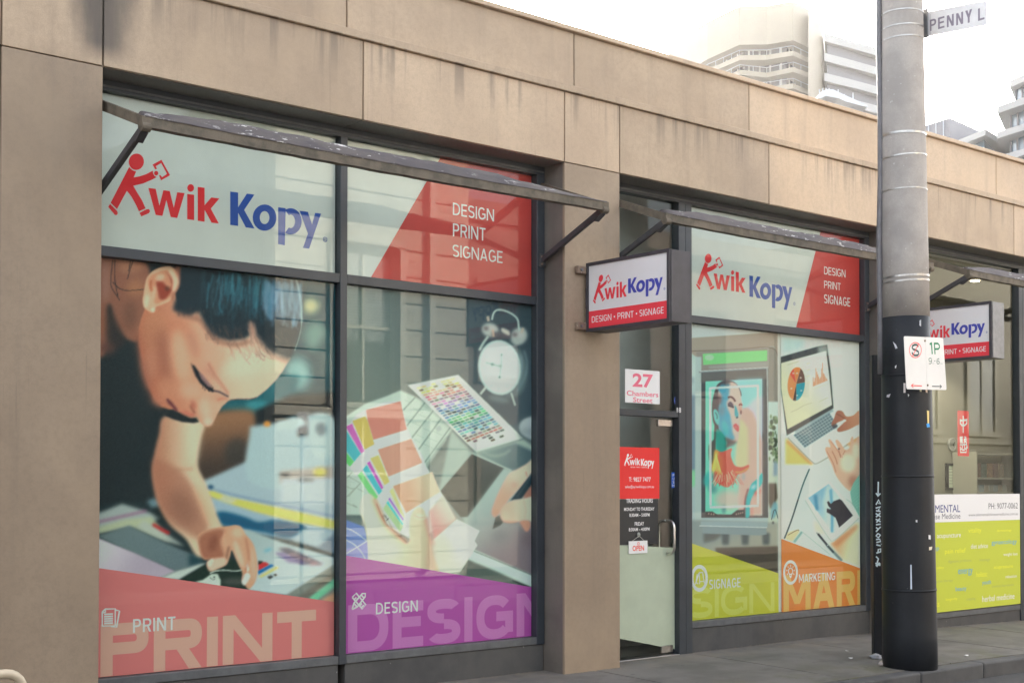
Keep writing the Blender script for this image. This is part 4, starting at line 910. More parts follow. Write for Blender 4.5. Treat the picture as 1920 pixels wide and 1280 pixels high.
    c.poly([(180, 20), (250, 40), (360, 0), (350, 60), (365, 130), (400, 190), (470, 205), (545, 180), (545, 215), (500, 260), (430, 285), (400, 330), (330, 420), (240, 400), (140, 310), (135, 210), (165, 120)], (206, 92, 78), 1.5, 1, True); c.poly([(178, 30), (215, 40), (200, 140), (215, 230), (150, 270), (132, 220), (160, 130)], (196, 186, 78), 4, .95, True); c.blob(230, 170, 30, 90, (212, 120, 76), 6, .7)
    c.line([(400, 260), (470, 262), (540, 215)], 2.4, (226, 170, 96), 1.5, .8)
    for k in range(64):
        a = RNG.uniform(-.95, .95); x0, y0 = 285+a*110+RNG.normal(0, 8), 290-abs(a)*30+RNG.normal(0, 18); L = RNG.uniform(60, 150)
        c.line([(x0, y0), (x0+a*L*.75, y0+L*.95)], RNG.uniform(.8, 1.8), [(212, 96, 82), (226, 140, 116), (178, 62, 60), (236, 182, 150)][RNG.integers(4)], .3, .85)
    for k in range(30): x = RNG.uniform(140, 260); c.line([(190, 60), (x, RNG.uniform(230, 300))], 1, (226, 200, 110), .4, .5)
    # shoulders, drips, white frame line, lower edge
    c.blob(110, 330, 50, 90, (56, 164, 160), 6, .9, 20); c.blob(150, 440, 44, 60, (70, 120, 128), 8, .7, -35); c.blob(330, 560, 160, 110, (222, 172, 164), 16, .7); c.blob(490, 310, 16, 50, (110, 160, 170), 6, .7); c.blob(275, 670, 16, 50, (60, 110, 122), 5, .8)
    c.poly([(690, 270), (640, 330), (575, 390), (545, 470), (515, 560), (508, 740), (555, 740), (560, 610), (590, 520), (650, 440), (695, 370)], (40, 172, 176), 1.8, 1, True); c.blob(600, 420, 34, 22, (170, 200, 214), 3, .8, -40); c.blob(640, 480, 44, 22, (206, 80, 76), 5, .8, -40); c.line([(500, 740), (505, 560), (540, 440)], 3.4, (92, 52, 60), 2, .7); c.blob(580, 690, 12, 60, (206, 110, 104), 4, .7)
    c.poly([(72, 690), (150, 688), (215, 730), (345, 730), (420, 672), (500, 668), (505, 745), (72, 745)], (46, 48, 54), 1.2)
    for x, y in ((110, 712), (138, 716), (165, 718), (412, 718), (436, 712), (458, 706), (480, 700)): c.blob(x, y, 7, 10, (196, 168, 158), 1, .8, 20)
    c.frame(1310, 690, 8.0)
    for a in ([(160, 300), (900, 262)], [(172, 300), (178, 2060)], [(888, 262), (890, 2040)], [(165, 2085), (900, 2062)]): c.line(a, 4.4, (226, 232, 226), .5, .72)
    # plinth and street below
    c.frame(1270, 900, 3.656)
    c.poly([(78, 270), (690, 290), (690, 800), (78, 800)], c.grad((300, 330), (118, 136, 138), (350, 470), (146, 150, 140)), 4); c.poly([(180, 360), (320, 362), (260, 410), (180, 430)], (62, 72, 74), 5, .8)
    for x in (330, 465, 608): c.poly([(x-26, 360), (x+26, 360), (x+22, 440), (x-22, 440)], (50, 70, 78), 4, .9)
    c.poly([(160, 282), (620, 285), (620, 322), (160, 312)], (134, 158, 164), 1); c.poly([(170, 318), (610, 322), (612, 370), (560, 378), (175, 362)], (120, 140, 146), 1.2); c.line([(150, 311), (614, 323)], 1.6, (186, 200, 200), .5)
    c.poly([(260, 462), (690, 450), (690, 700), (300, 700)], (72, 66, 60), 3)
    c.poly([(625, 20), (680, 20), (690, 120), (640, 200), (625, 150)], (74, 64, 58), 3, .9); c.blob(662, 205, 22, 60, (90, 150, 170), 3, .8, 10); c.line([(645, 270), (668, 180), (690, 260)], 1.4, (40, 60, 70), .6); c.blob(656, 290, 9, 10, (60, 70, 74), 1.2, .8)
    c.grain(1.4); return c

# ---------------------------------------------------------------- 4: laptop, hands and tablet
def paint_marketing():
    c = Canvas(1458, 622, 1622, 1152, (196, 216, 206), 2.0, .6)
    c.frame(1450, 620, 4.0)
    c.poly([(40, 20), (680, 20), (680, 2100), (40, 2100)], c.grad((300, 100), (204, 222, 212), (300, 1500), (190, 208, 202)), 0); c.poly([(60, 40), (240, 60), (230, 140), (60, 180)], (168, 196, 200), 14, .8); c.blob(560, 400, 60, 200, (196, 216, 210), 30, .7)
    c.poly([(90, 800), (300, 1000), (90, 1000)], (226, 186, 110), 4); c.poly([(105, 810), (300, 1000), (280, 1005), (100, 840)], (206, 140, 90), 3, .8)
    c.poly([(540, 850), (640, 770), (640, 830), (600, 880)], (206, 150, 110), 4, .9)
    c.poly([(105, 790), (455, 585), (650, 690), (640, 790), (420, 920), (325, 1000), (295, 985)], (198, 214, 212), 1.2); c.line([(108, 800), (295, 988), (325, 1003), (560, 850)], 2, (140, 130, 124), 1, .8)
    c.poly([(150, 780), (420, 612), (486, 716), (236, 876)], (98, 116, 126), 1)
    for k in range(7): t = k/6; c.line([(150+86*t, 780+96*t), (420+66*t, 612+104*t)], .9, (176, 192, 194), .3, .8)
    for k in range(15): t = k/14; c.line([(150+270*t, 780-168*t), (236+250*t, 876-160*t)], .8, (170, 188, 190), .3, .7)
    c.poly([(160, 745), (440, 585), (455, 600), (165, 768)], (120, 142, 152), 2, .8)
    c.poly([(55, 195), (330, 118), (404, 104), (430, 300), (452, 580), (100, 785), (55, 430)], (62, 66, 70), 1.2); c.poly([(330, 118), (404, 104), (415, 170), (340, 180)], (170, 180, 176), 6, .7); c.poly([(58, 242), (396, 150), (418, 330), (440, 556), (106, 738), (58, 430)], c.grad((100, 500), (198, 200, 168), (400, 300), (208, 220, 206)), 1)
    e = lambda a0, a1, n=12: [(172, 398)]+[(172+65*math.cos(t)-8*math.sin(t), 398+126*math.sin(t)) for t in np.linspace(a0, a1, n)]
    for a0, a1, col in ((-.1, 1.45, (44, 138, 158)), (1.45, 1.85, (60, 52, 52)), (1.85, 3.75, (232, 130, 84)), (3.75, 4.3, (206, 84, 70)), (4.3, 5.1, (214, 124, 76)), (5.1, 6.18, (104, 76, 70))): c.poly(e(a0, a1), col, .6)
    for x, y in ((135, 432), (210, 448), (178, 484), (205, 352), (150, 318), (178, 318)): c.blob(x, y, 7, 5, (226, 220, 210), .8, .8)
    hs_ = [70, 35, 60, 130, 100, 80, 60, 40, 50, 110, 150, 70, 60, 40, 25, 12]
    for k, v in enumerate(hs_): x = 296+k*7; y = 418-k*2.9; c.poly([(x, y), (x+4.6, y-1.6), (x+4.6, y-v), (x, y-v+2)], (226, 122, 92), .4)
    for y in (240, 290, 335, 385): c.line([(250, y+8), (274, y)], 1, (196, 160, 130), .6, .6)
    c.line([(130, 610), (180, 590), (230, 556), (290, 540)], .8, (150, 140, 120), .5, .7); c.line([(345, 530), (410, 500)], .8, (150, 140, 120), .5, .7); c.line([(105, 255), (190, 230)], 1.4, (150, 150, 130), .8, .6); c.line([(290, 440), (400, 400)], .8, (190, 170, 150), .5, .6)
    # far hand
    c.poly([(645, 598), (600, 632), (548, 640), (520, 604), (490, 596), (470, 610), (455, 655), (436, 695), (448, 715), (478, 690), (520, 672), (545, 668), (500, 715), (478, 738), (492, 758), (560, 742), (620, 712), (648, 690)], c.grad((460, 650), (150, 98, 84), (640, 650), (186, 136, 112)), 1.2, 1, True); c.line([(470, 620), (510, 640), (545, 665)], 1.6, (110, 68, 60), 1, .8); c.blob(535, 672, 12, 9, (226, 226, 220), 1.2, .9); c.blob(458, 715, 20, 16, (60, 60, 66), 3, .8)
    # near hand, palm up
    c.poly([(648, 800), (610, 840), (596, 790), (578, 815), (574, 870), (540, 890), (505, 840), (480, 815), (465, 828), (490, 895), (430, 815), (412, 822), (428, 870), (400, 868), (388, 890), (412, 950), (440, 1010), (462, 1070), (500, 1130), (570, 1200), (610, 1170), (648, 1090)], c.grad((430, 900), (206, 160, 138), (640, 1050), (196, 166, 146)), 1.3, 1, True)
    c.blob(560, 990, 60, 70, (226, 206, 186), 9, .9); c.blob(600, 1130, 40, 50, (160, 112, 98), 9, .8); c.blob(620, 900, 30, 60, (226, 208, 190), 7, .7); c.line([(440, 900), (470, 960), (480, 1000)], 1.6, (150, 98, 84), 1, .8); c.line([(490, 895), (505, 950)], 1.6, (140, 92, 80), 1, .8); c.line([(400, 900), (450, 990), (470, 1060)], 1.4, (150, 104, 90), 1, .7); c.blob(492, 884, 8, 6, (70, 40, 40), 1.2, .8); c.line([(430, 825), (520, 950)], 1.2, (170, 116, 100), .8, .7); c.line([(540, 895), (520, 930)], 1.4, (150, 100, 88), .8, .7)
    c.poly([(648, 1075), (600, 1140), (575, 1210), (590, 1290), (648, 1400)], (112, 166, 156), 1.2)
    for k in range(9): c.line([(648, 1100+k*26), (580, 1180+k*22)], .7, (150, 196, 186), .3, .5)
    # papers
    c.frame(1460, 860, 5.82)
    c.poly([(330, 110), (440, 60), (560, 240), (290, 430), (90, 830), (210, 760), (420, 800), (560, 900), (600, 1060), (200, 1000), (70, 880), (20, 860), (200, 440)], (194, 212, 208), 3, .7); c.poly([(20, 100), (330, 100), (200, 440), (60, 870), (20, 860)], (206, 222, 212), 3, .8)
    c.poly([(540, 260), (640, 260), (780, 360), (760, 420)], (190, 208, 204), 2, .8); c.line([(740, 440), (790, 470), (860, 560)], 1, (110, 130, 130), .6, .7)
    c.poly([(100, 800), (215, 765), (230, 790), (150, 900), (70, 870)], (206, 190, 150), 1.4); c.line([(100, 830), (212, 766), (222, 782)], 1.2, (90, 80, 66), .5); c.poly([(245, 785), (265, 800), (180, 915), (155, 900)], (120, 160, 158), 1.2)
    c.poly([(380, 660), (470, 740), (520, 830), (400, 790)], (226, 200, 170), 8, .7); c.poly([(560, 920), (720, 800), (860, 690), (880, 700), (880, 1180), (700, 1100)], c.grad((640, 900), (206, 160, 120), (820, 950), (216, 206, 170)), 5, .9); c.poly([(580, 930), (860, 700), (860, 760), (640, 960)], (180, 110, 76), 7, .6)
    c.poly([(283, 440), (310, 400), (530, 250), (560, 248), (860, 600), (878, 640), (600, 900), (572, 908), (550, 890)], (206, 218, 212), 1.2, 1); c.line([(290, 450), (555, 888), (600, 902), (875, 645)], 1.6, (150, 160, 158), .8, .8)
    c.poly([(322, 424), (545, 272), (812, 616), (590, 812)], c.grad((360, 450), (120, 168, 190), (640, 700), (196, 212, 214)), .8); c.poly([(520, 300), (545, 274), (700, 470), (600, 800), (570, 760), (480, 480)], (190, 206, 204), 5, .8); c.line([(400, 390), (420, 560)], 6, (40, 110, 150), 3, .7); c.line([(568, 330), (585, 560), (582, 800)], 5, (70, 140, 176), 2.4, .8); c.blob(450, 470, 16, 80, (150, 176, 190), 3, .7)
    c.poly([(527, 468), (545, 458), (570, 490), (600, 460), (664, 436), (690, 450), (812, 616), (660, 748), (640, 690), (620, 640), (560, 600), (524, 580), (527, 536), (550, 545), (575, 548), (540, 510)], (58, 56, 64), .8)
    c.line([(336, 108), (270, 260), (212, 440), (150, 640), (90, 800), (62, 866)], 2.6, (60, 84, 92), .7); c.line([(212, 440), (150, 640), (90, 800), (62, 866)], 2.2, (48, 60, 70), .5); c.blob(212, 448, 7, 10, (120, 80, 76), 1, .8)
    c.line([(428, 815), (530, 940)], 4.2, (52, 56, 66), .7); c.line([(530, 940), (690, 1110)], 5, (96, 116, 120), 1.4, .9); c.line([(412, 802), (430, 818)], 1.6, (90, 96, 100), .5); c.line([(520, 930), (600, 1020)], 3.6, (60, 70, 78), .8); c.line([(530, 945), (540, 936)], 1.4, (200, 206, 206), .4)
    c.line([(265, 800), (560, 1040)], .9, (120, 140, 136), .4, .7)
    c.grain(1.4); return c
# ================================================================== window graphics
PX_STEP = .0066
def clip_poly(poly, u0, v0, u1, v1):
    def cut(P, ins, isec):
        out = []
        for i in range(len(P)):
            a, b = P[i-1], P[i]
            if ins(b):
                if not ins(a): out.append(isec(a, b))
                out.append(b)
            elif ins(a): out.append(isec(a, b))
        return out
    def ix(c): return lambda a, b: (c, a[1]+(b[1]-a[1])*(c-a[0])/(b[0]-a[0]))
    def iy(c): return lambda a, b: (a[0]+(b[0]-a[0])*(c-a[1])/(b[1]-a[1]), c)
    P = cut(poly, lambda p: p[0] >= u0, ix(u0)); P = cut(P, lambda p: p[0] <= u1, ix(u1))
    P = cut(P, lambda p: p[1] >= v0, iy(v0)); return cut(P, lambda p: p[1] <= v1, iy(v1))
def film(name, plane, u0, v0, u1, v1, mat, parent, h=0.0):
    return flat_poly(name, plane, [[(u0, v0), (u1, v0), (u1, v1), (u0, v1)]], mat, parent, h)
def film_px(name, plane, polys, mat, parent, h, frame=None, box_=None):
    out = []
    for pl in polys:
        q = plane.pts(sc(*frame, pl) if frame else pl)
        if box_: q = clip_poly(q, *box_)
        if len(q) >= 3: out.append(q)
    return flat_poly(name, plane, out, mat, parent, h)
# letters cut off by the sheet's edge are trimmed with a bisect
def trim(o, plane, u0, u1):
    bm = bmesh.new(); bm.from_mesh(o.data); off = root_of(o.parent)
    for u, sgn in ((u0, -1), (u1, 1)):
        P = Vector(plane.at(u, 0))-off
        bmesh.ops.bisect_plane(bm, geom=list(bm.verts)+list(bm.edges)+list(bm.faces), plane_co=P, plane_no=Vector(plane.u)*sgn, clear_outer=True)
    bm.to_mesh(o.data); bm.free()

def poster(label, cv, u0, v0, u1, v1, band_px, band_col, big, big_col, cap, icon_fn, margin=None):
    r = empty('print_poster', (u0, YP, v0), label, 'poster', 'printed posters in the shop windows')
    bt = [WP.px(*p) for p in band_px]                     # top edge of the coloured band: left and right end
    f = lambda u: bt[0][1]+(u-bt[0][0])*(bt[1][1]-bt[0][1])/(bt[1][0]-bt[0][0])
    print_sheet('picture', cv, WP, u0, min(f(u0), f(u1))-.03, u1, v1, PX_STEP, r)
    flat_poly('colour_band', WP, [[(u0, v0), (u1, v0), (u1, f(u1)), (u0, f(u0))]], ink(*band_col), r, .0008)
    s_, pl, pr, top, b = big
    o = px_block('large_lettering', s_, WP, pl, pr, top, ink(*big_col), r, .0014, b, .11); trim(o, WP, u0, u1)
    s_, pl, pr, top, b = cap
    px_block('caption', s_, WP, pl, pr, top, ink(226, 224, 216), r, .0026, b, .15)
    icon_fn(r); return r
WHITE_INK = ink(226, 226, 216)
def strokes(name, segs, w, parent, frame, h=.0022, mat=None, plane=None):
    plane = plane or WP
    polys = []
    for s_ in segs: polys.append(stroke_poly(plane.pts(sc(*frame, s_)), w))
    return [flat_poly(name, plane, [p], mat or WHITE_INK, parent, h+.0001*i) for i, p in enumerate(polys)] if False else _merge(name, polys, plane, mat or WHITE_INK, parent, h)
def _merge(name, polys, plane, mat, parent, h):
    bm = bmesh.new()
    for k, p in enumerate(polys):
        n = len(p)//2
        L, Rr = p[:n], p[n:][::-1]
        vl = [bm.verts.new(plane.at(a, b, h+.00004*k)) for a, b in L]; vr = [bm.verts.new(plane.at(a, b, h+.00004*k)) for a, b in Rr]
        for i in range(n-1): bm.faces.new((vl[i], vr[i], vr[i+1], vl[i+1]))
    me = bpy.data.meshes.new(name); bm.to_mesh(me); bm.free(); return link(name, me, mat, parent)
def closed(p): return list(p)+[p[0]]

def icon_pages(r):
    fr = (0, 1100, 7.1125)
    strokes('page_icon', [closed([(1362, 330), (1400, 292), (1535, 288), (1535, 515), (1362, 518)]), [(1400, 292), (1403, 335), (1362, 340)],
        [(1540, 305), (1592, 316), (1553, 533), (1480, 522)]]+[[(1386, y), (1505, y-6)] for y in (362, 393, 423, 452, 482)], .011, r, fr)
def icon_tools(r):
    fr = (620, 860, 3.048)
    strokes('tools_icon', [closed([(122, 858), (132, 822), (180, 768), (198, 768), (196, 786), (150, 845)]), [(132, 822), (150, 845)], [(172, 775), (192, 795)],
        closed([(122, 790), (145, 766), (200, 832), (180, 856)]), [(133, 803), (146, 790)], [(146, 808), (158, 794)], [(166, 836), (178, 824)], [(176, 846), (190, 834)]], .012, r, fr)
def ring(name, cx, cy, rx, ry, w, parent, frame):
    strokes(name, [closed(ell(cx, cy, rx, ry, 0, 40))], w, parent, frame)
def icon_board(r):
    fr = (1270, 900, 3.656); ring('icon_ring', 150, 670, 50, 80, .034, r, fr)
    strokes('board_icon', [closed([(148, 632), (172, 630), (182, 690), (152, 694)]), [(148, 632), (122, 712)], [(135, 640), (128, 700), (140, 706)], [(152, 694), (150, 710)], [(182, 690), (184, 705)]], .013, r, fr)
def icon_bulb(r):
    fr = (1270, 900, 3.656); ring('icon_ring', 775, 630, 44, 74, .03, r, fr)
    strokes('bulb_icon', [closed(ell(775, 622, 15, 22, 0, 20)), [(768, 644), (768, 656), (782, 656), (782, 644)], [(770, 664), (780, 664)]]+
        [[(775+22*math.cos(t), 622+32*math.sin(t)), (775+29*math.cos(t), 622+44*math.sin(t))] for t in np.linspace(-3.7, .55, 7)], .012, r, fr)

poster('poster of a woman bending over colour prints above a pink PRINT band', paint_print(), 3.505, .282, 5.341, 3.018,
       [(184, 1064), (628, 1128)], (204, 112, 112), ('PRINT', (188, 1268), (592, 1230), 1170, .245), (214, 152, 138), ('PRINT', (249, 1185.5), (328.5, 1181), 1160, .15), icon_pages)
poster('poster of hands with swatch cards and alarm clock above a purple DESIGN band', paint_design(), 5.409, .282, 7.258, 3.018,
       [(650, 1041), (1002, 1101)], (160, 74, 150), ('DESIGN', (652, 1223), (1034, 1178), 1134, .235), (180, 110, 170), ('DESIGN', (704.5, 1151), (783, 1145), 1129.5, .15), icon_tools)
# the two narrow posters share one window over a white backing
u_a, u_b = 9.150, 11.796
film('backing_sheet', WP, u_a, .282, u_b, 3.018, M['white_film'], shop, -.004)
um = WP.px(1459, 900)[0]; um2 = WP.px(1464.5, 900)[0]; ue = WP.px(1611.5, 900)[0]
poster('poster of a lit street display case above a lime green SIGNAGE band', paint_signage(), u_a, .282, um, 3.018,
       [(1291, 1016), (1459, 1074)], (182, 180, 62), ('SIGN', (1292, 1160), (1452, 1146), 1102, .2), (190, 190, 92), ('SIGNAGE', (1329.5, 1104), (1388, 1100.5), 1086, .14), icon_board)
poster('poster of a laptop, gesturing hands and tablet above an orange MARKETING band', paint_marketing(), um2, .282, ue, 3.018,
       [(1464, 1009), (1611, 1064)], (200, 118, 62), ('MARK', (1469, 1146), (1642, 1130), 1078, .235), (206, 158, 92), ('MARKETING', (1497.5, 1091.5), (1565.5, 1086), 1076, .14), icon_bulb)

# ------------------------------------------------------------------ the running-figure logo
LZ = (190, 270, 8.348)
RED_PARTS = [ell(547, 280, 118, 128, .15, 40),
    [(435, 360), (455, 385), (485, 410), (515, 424), (545, 432), (525, 480), (505, 524), (600, 508), (700, 474), (805, 418), (808, 455), (830, 500), (866, 522), (780, 565), (650, 620), (500, 655), (545, 735), (640, 890), (692, 1010), (588, 1055), (540, 950), (470, 825), (400, 735), (330, 860), (245, 1020), (145, 920)],
    [(135, 938), (247, 1050), (258, 1080), (250, 1105), (228, 1116), (205, 1103), (107, 985)], [(597, 1080), (690, 1030), (735, 1018), (758, 1035), (760, 1062), (740, 1085), (625, 1135)],
    ell(858, 458, 33, 36, 0, 20), [(800, 325), (940, 248), (1075, 492), (935, 570), (903, 500), (918, 482), (950, 522), (1027, 470), (935, 300), (850, 350), (872, 392), (842, 398)],
    [(735, 690), (850, 703), (908, 965), (970, 725), (1070, 738), (1133, 1000), (1187, 757), (1303, 770), (1187, 1160), (1085, 1143), (1017, 880), (955, 1127), (850, 1110)],
    [(1343, 783), (1452, 797), (1452, 1193), (1343, 1178)], ell(1397, 690, 53, 60, 0, 24),
    [(1508, 672), (1615, 687), (1615, 960), (1720, 838), (1848, 853), (1712, 1012), (1838, 1245), (1725, 1232), (1616, 1030), (1615, 1218), (1508, 1202)]]
BZ = (0, 0, 2.5606)
BLUE_PARTS = [[(1105, 920), (1143, 925), (1143, 995), (1185, 930), (1221, 935), (1172, 1008), (1222, 1098), (1180, 1092), (1143, 1022), (1143, 1085), (1105, 1080)],
    ell(1270, 1045, 57, 63, 0, 36), ell(1270, 1045, 23, 31, 0, 28),
    [(1335, 995), (1371, 1000), (1371, 1018), (1367, 1178), (1335, 1172)], ell(1395, 1063, 53, 63, 0, 36, -2.1, 2.1)+ell(1395, 1063, 21, 32, 0, 24, 2.0, -2.0),
    [(1438, 1012), (1478, 1017), (1498, 1078), (1513, 1022), (1541, 1026), (1484, 1194), (1454, 1190), (1478, 1122)]]
def uv(parts, fr): return [WP.pts(sc(*fr, p)) for p in parts]
L_RED, L_BLUE = uv(RED_PARTS, LZ), uv(BLUE_PARTS, BZ)
def bbox(parts):
    a = np.array([p for q in parts for p in q]); return (*a.min(0), *a.max(0))
def logo(plane, parent, red_box, blue_box, h, red, blue, reg=True):
    for nm, parts, tb, mt in (('logo_figure', L_RED, red_box, red), ('logo_lettering', L_BLUE, blue_box, blue)):
        b = bbox(parts); T = lambda p: (tb[0]+(p[0]-b[0])/(b[2]-b[0])*(tb[2]-tb[0]), tb[1]+(p[1]-b[1])/(b[3]-b[1])*(tb[3]-tb[1]))
        if nm == 'logo_figure': flat_poly(nm, plane, [[T(p) for p in q] for q in parts], mt, parent, h)
        else:
            flat_poly(nm, plane, [[T(p) for p in q] for q in (parts[0], parts[1], parts[2], parts[4], parts[5])], mt, parent, h)
            flat_poly(nm, plane, [[T(p) for p in parts[3]]], mt, parent, h+.0003)
    if reg:
        s_ = (blue_box[2]-blue_box[0])*.022; cx = blue_box[2]+s_*2.2; cy = blue_box[1]+(blue_box[3]-blue_box[1])*.25
        _merge('registered_mark', [stroke_poly(closed(ell(cx, cy, s_, s_, 0, 16)), s_*.3), stroke_poly([(cx-s_*.3, cy-s_*.5), (cx-s_*.3, cy+s_*.5), (cx+s_*.25, cy+s_*.3), (cx-s_*.3, cy), (cx+s_*.3, cy-s_*.5)], s_*.22)], plane, blue, parent, h)
LOGO_RED, LOGO_BLUE = ink(196, 44, 50), ink(44, 72, 142)
def box_px(plane, l, b, r, t):
    """pixel bounds -> plane box, measured at the left edge for heights"""
    u0, v0 = plane.px(*b); u1 = plane.px(*r)[0]; v1 = plane.px(*t)[1]; u0 = plane.px(*l)[0]; return (u0, v0, u1, v1)

# ------------------------------------------------------------------ signs in the upper lights
s1 = empty('window_sign', (3.5, YP, 3.09), 'wide white window sign with large red and blue logo, under the left awning bar', 'sign', 'signs in the upper windows')
film('white_panel', WP, 3.505, 3.092, 5.339, 4.104, M['white_film'], s1)
logo(WP, s1, bbox(L_RED), bbox(L_BLUE), .001, LOGO_RED, LOGO_BLUE)
s2 = empty('window_sign', (5.41, YP, 3.09), 'white and red window sign reading DESIGN PRINT SIGNAGE without a logo', 'sign', 'signs in the upper windows')
film('white_panel', WP, 5.409, 3.092, 7.256, 4.104, M['white_film'], s2)
RB = (5.409, 3.093, 7.256, 4.1035)
film_px('red_panel', WP, [[(828, 292), (1003, 325), (1003, 560), (693, 524), (700, 512)]], M['red_film'], s2, .0008, None, RB)
for t, a, b, top in (('DESIGN', (849, 403), (926, 413.5), 380), ('PRINT', (849, 443), (910, 449.5), 418.5), ('SIGNAGE', (848.5, 481), (942, 491.5), 458)):
    px_block('lettering', t, WP, a, b, top, ink(224, 216, 208), s2, .0016, .13, .13)
s3 = empty('window_sign', (9.15, YP, 3.09), 'white window sign with small logo and red DESIGN PRINT SIGNAGE corner, right of the door', 'sign', 'signs in the upper windows')
film('white_panel', WP, 9.149, 3.092, 11.798, 4.104, M['white_film'], s3)
RB = (9.149, 3.093, 11.798, 4.1035)
film_px('red_panel', WP, [[(1541, 430), (1621, 446), (1621, 640), (1492, 616), (1538, 436)]], M['red_film'], s3, .0008, None, RB)
for t, a, b, top in (('DESIGN', (1545, 514), (1585, 519.5), 499.5), ('PRINT', (1545, 540), (1576, 543.5), 526), ('SIGNAGE', (1545, 568), (1594, 573), 551.5)):
    px_block('lettering', t, WP, a, b, top, ink(224, 216, 212), s3, .0016, .13, .13)
kr = WP.pts([(1305, 551), (1398, 551), (1305, 475)]); kb = WP.pts([(1404, 582), (1485.5, 582), (1404, 516)])
zt = WP.px(1327, 475.5)[1]; zb = WP.px(1397, 555)[1]
logo(WP, s3, (WP.px(1305, 540)[0], zb, WP.px(1398, 540)[0], zt), (WP.px(1405, 560)[0], WP.px(1478, 581.5)[1], WP.px(1485.5, 560)[0], WP.px(1406, 516)[1]), .001, LOGO_RED, LOGO_BLUE)

# ------------------------------------------------------------------ medicine clinic banner
BP = Plane((0, 8.3705, 0), (1, 0, 0), (0, 0, 1))                 # stuck over the pane and the edge of the frame
UB0, UB1, VB0, VB1 = 12.605, BP.px(1912.5, 1000)[0], BP.px(1820, 1141)[1], BP.px(1912, 925)[1]
bn = empty('window_banner', (12.6, 8.371, .12), 'white and lime green banner listing herbal medicine treatments, low in the clinic window', 'banner')
vs = BP.px(1752, 979)[1]
film('white_strip', BP, UB0, vs+.001, UB1, VB1, ink(226, 222, 212), bn); film('green_field', BP, UB0, VB0, UB1, vs, ink(166, 174, 66), bn)
def bt(t, x0, x1, yb, yt, col, bold=0.0):
    z = lambda x, y: (1720+x/4.57, 900+y/4.57)
    sl = -.062
    px_text('lettering', t, BP, z(x0, yb), z(x1, yb+sl*(x1-x0)), z(x0, yt)[1], ink(*col), bn, h=.0008, bold=bold)
NAVY, GREY, WH, YE, BL, GY = (44, 52, 110), (96, 96, 104), (226, 228, 210), (214, 206, 60), (70, 140, 176), (146, 156, 90)
bt('ELEMENTAL', 66, 366, 278, 214, NAVY, .0); bt('Chinese Medicine', 46, 368, 336, 288, GREY)
bt('PH: 9077-0062', 610, 860, 246, 196, (92, 92, 96)); bt('www.elementalchinesemedicine.com.au', 438, 862, 308, 284, (110, 110, 112))
for t, x0, x1, yb, yt, col in (('vitality', 436, 548, 462, 408, YE), ('dermatology', 682, 806, 446, 420, YE), ('acupuncture', 168, 372, 508, 462, WH), ('gynaecology', 636, 852, 562, 512, BL),
    ('sleep', 84, 186, 614, 566, BL), ('pain relief', 236, 414, 640, 588, YE), ('diet advice', 458, 604, 586, 546, WH), ('weight loss', 738, 858, 655, 622, WH), ('digestive problems', 264, 462, 716, 682, GY),
    ('massage', 532, 622, 702, 676, GY), ('fertility', 130, 228, 768, 742, YE), ('acupressure', 655, 818, 768, 738, YE), ('energy', 350, 474, 822, 764, BL), ('holistic', 506, 598, 828, 786, YE),
    ('relaxation', 756, 850, 838, 812, WH), ('pressure point therapy', 60, 304, 892, 862, GY), ('youth', 556, 630, 904, 856, BL), ('anxiety/depression', 640, 826, 926, 896, GY), ('beauty', 328, 420, 960, 912, BL),
    ('longevity', 244, 342, 1038, 1008, YE), ('cupping', 420, 496, 1036, 1006, GY), ('herbal medicine', 556, 832, 1042, 990, WH), ('stress', 92, 188, 1092, 1050, YE)):
    bt(t, x0, x1, yb, yt, col)
rs = empty('red_sticker', (13.9, YP, 2.0), 'narrow red sticker with two white Chinese characters on the clinic window', 'sticker')
r0, r1 = WP.px(1795, 769), WP.px(1817, 855)
def rrect(u0, v0, u1, v1, r, n=5):
    out = []
    for cx, cy, a in ((u1-r, v1-r, 0), (u0+r, v1-r, 1), (u0+r, v0+r, 2), (u1-r, v0+r, 3)):
        for k in range(n+1): t = (a+k/n)*math.pi/2; out.append((cx+r*math.cos(t), cy+r*math.sin(t)))
    return out
flat_poly('sticker_field', WP, [rrect(r0[0], r1[1], r1[0], r0[1]-.0, .018)], ink(206, 66, 66), rs)
fr = (1620, 600, 4.0)
strokes('character', [[(744, 716), (744, 845)], closed([(722, 742), (722, 775), (735, 788), (755, 788), (770, 775), (770, 738)])[:-1], [(722, 752), (770, 748)]], .022, rs, fr, .0006)
strokes('character', [[(718, 878), (742, 876)], [(722, 878), (722, 918), (744, 916)], [(722, 892), (740, 890)], [(722, 904), (740, 902)], [(732, 880), (732, 914)], [(752, 874), (764, 876), (762, 892)], [(750, 892), (768, 890)], [(748, 898), (770, 918)], [(768, 896), (750, 920)],
    [(718, 934), (770, 930)], [(722, 946), (722, 990), (766, 990), (768, 946)], [(738, 934), (736, 960), (724, 970)], [(752, 934), (754, 960), (768, 968)], [(734, 972), (756, 972)], [(768, 920), (774, 962)]], .017, rs, fr, .0006)

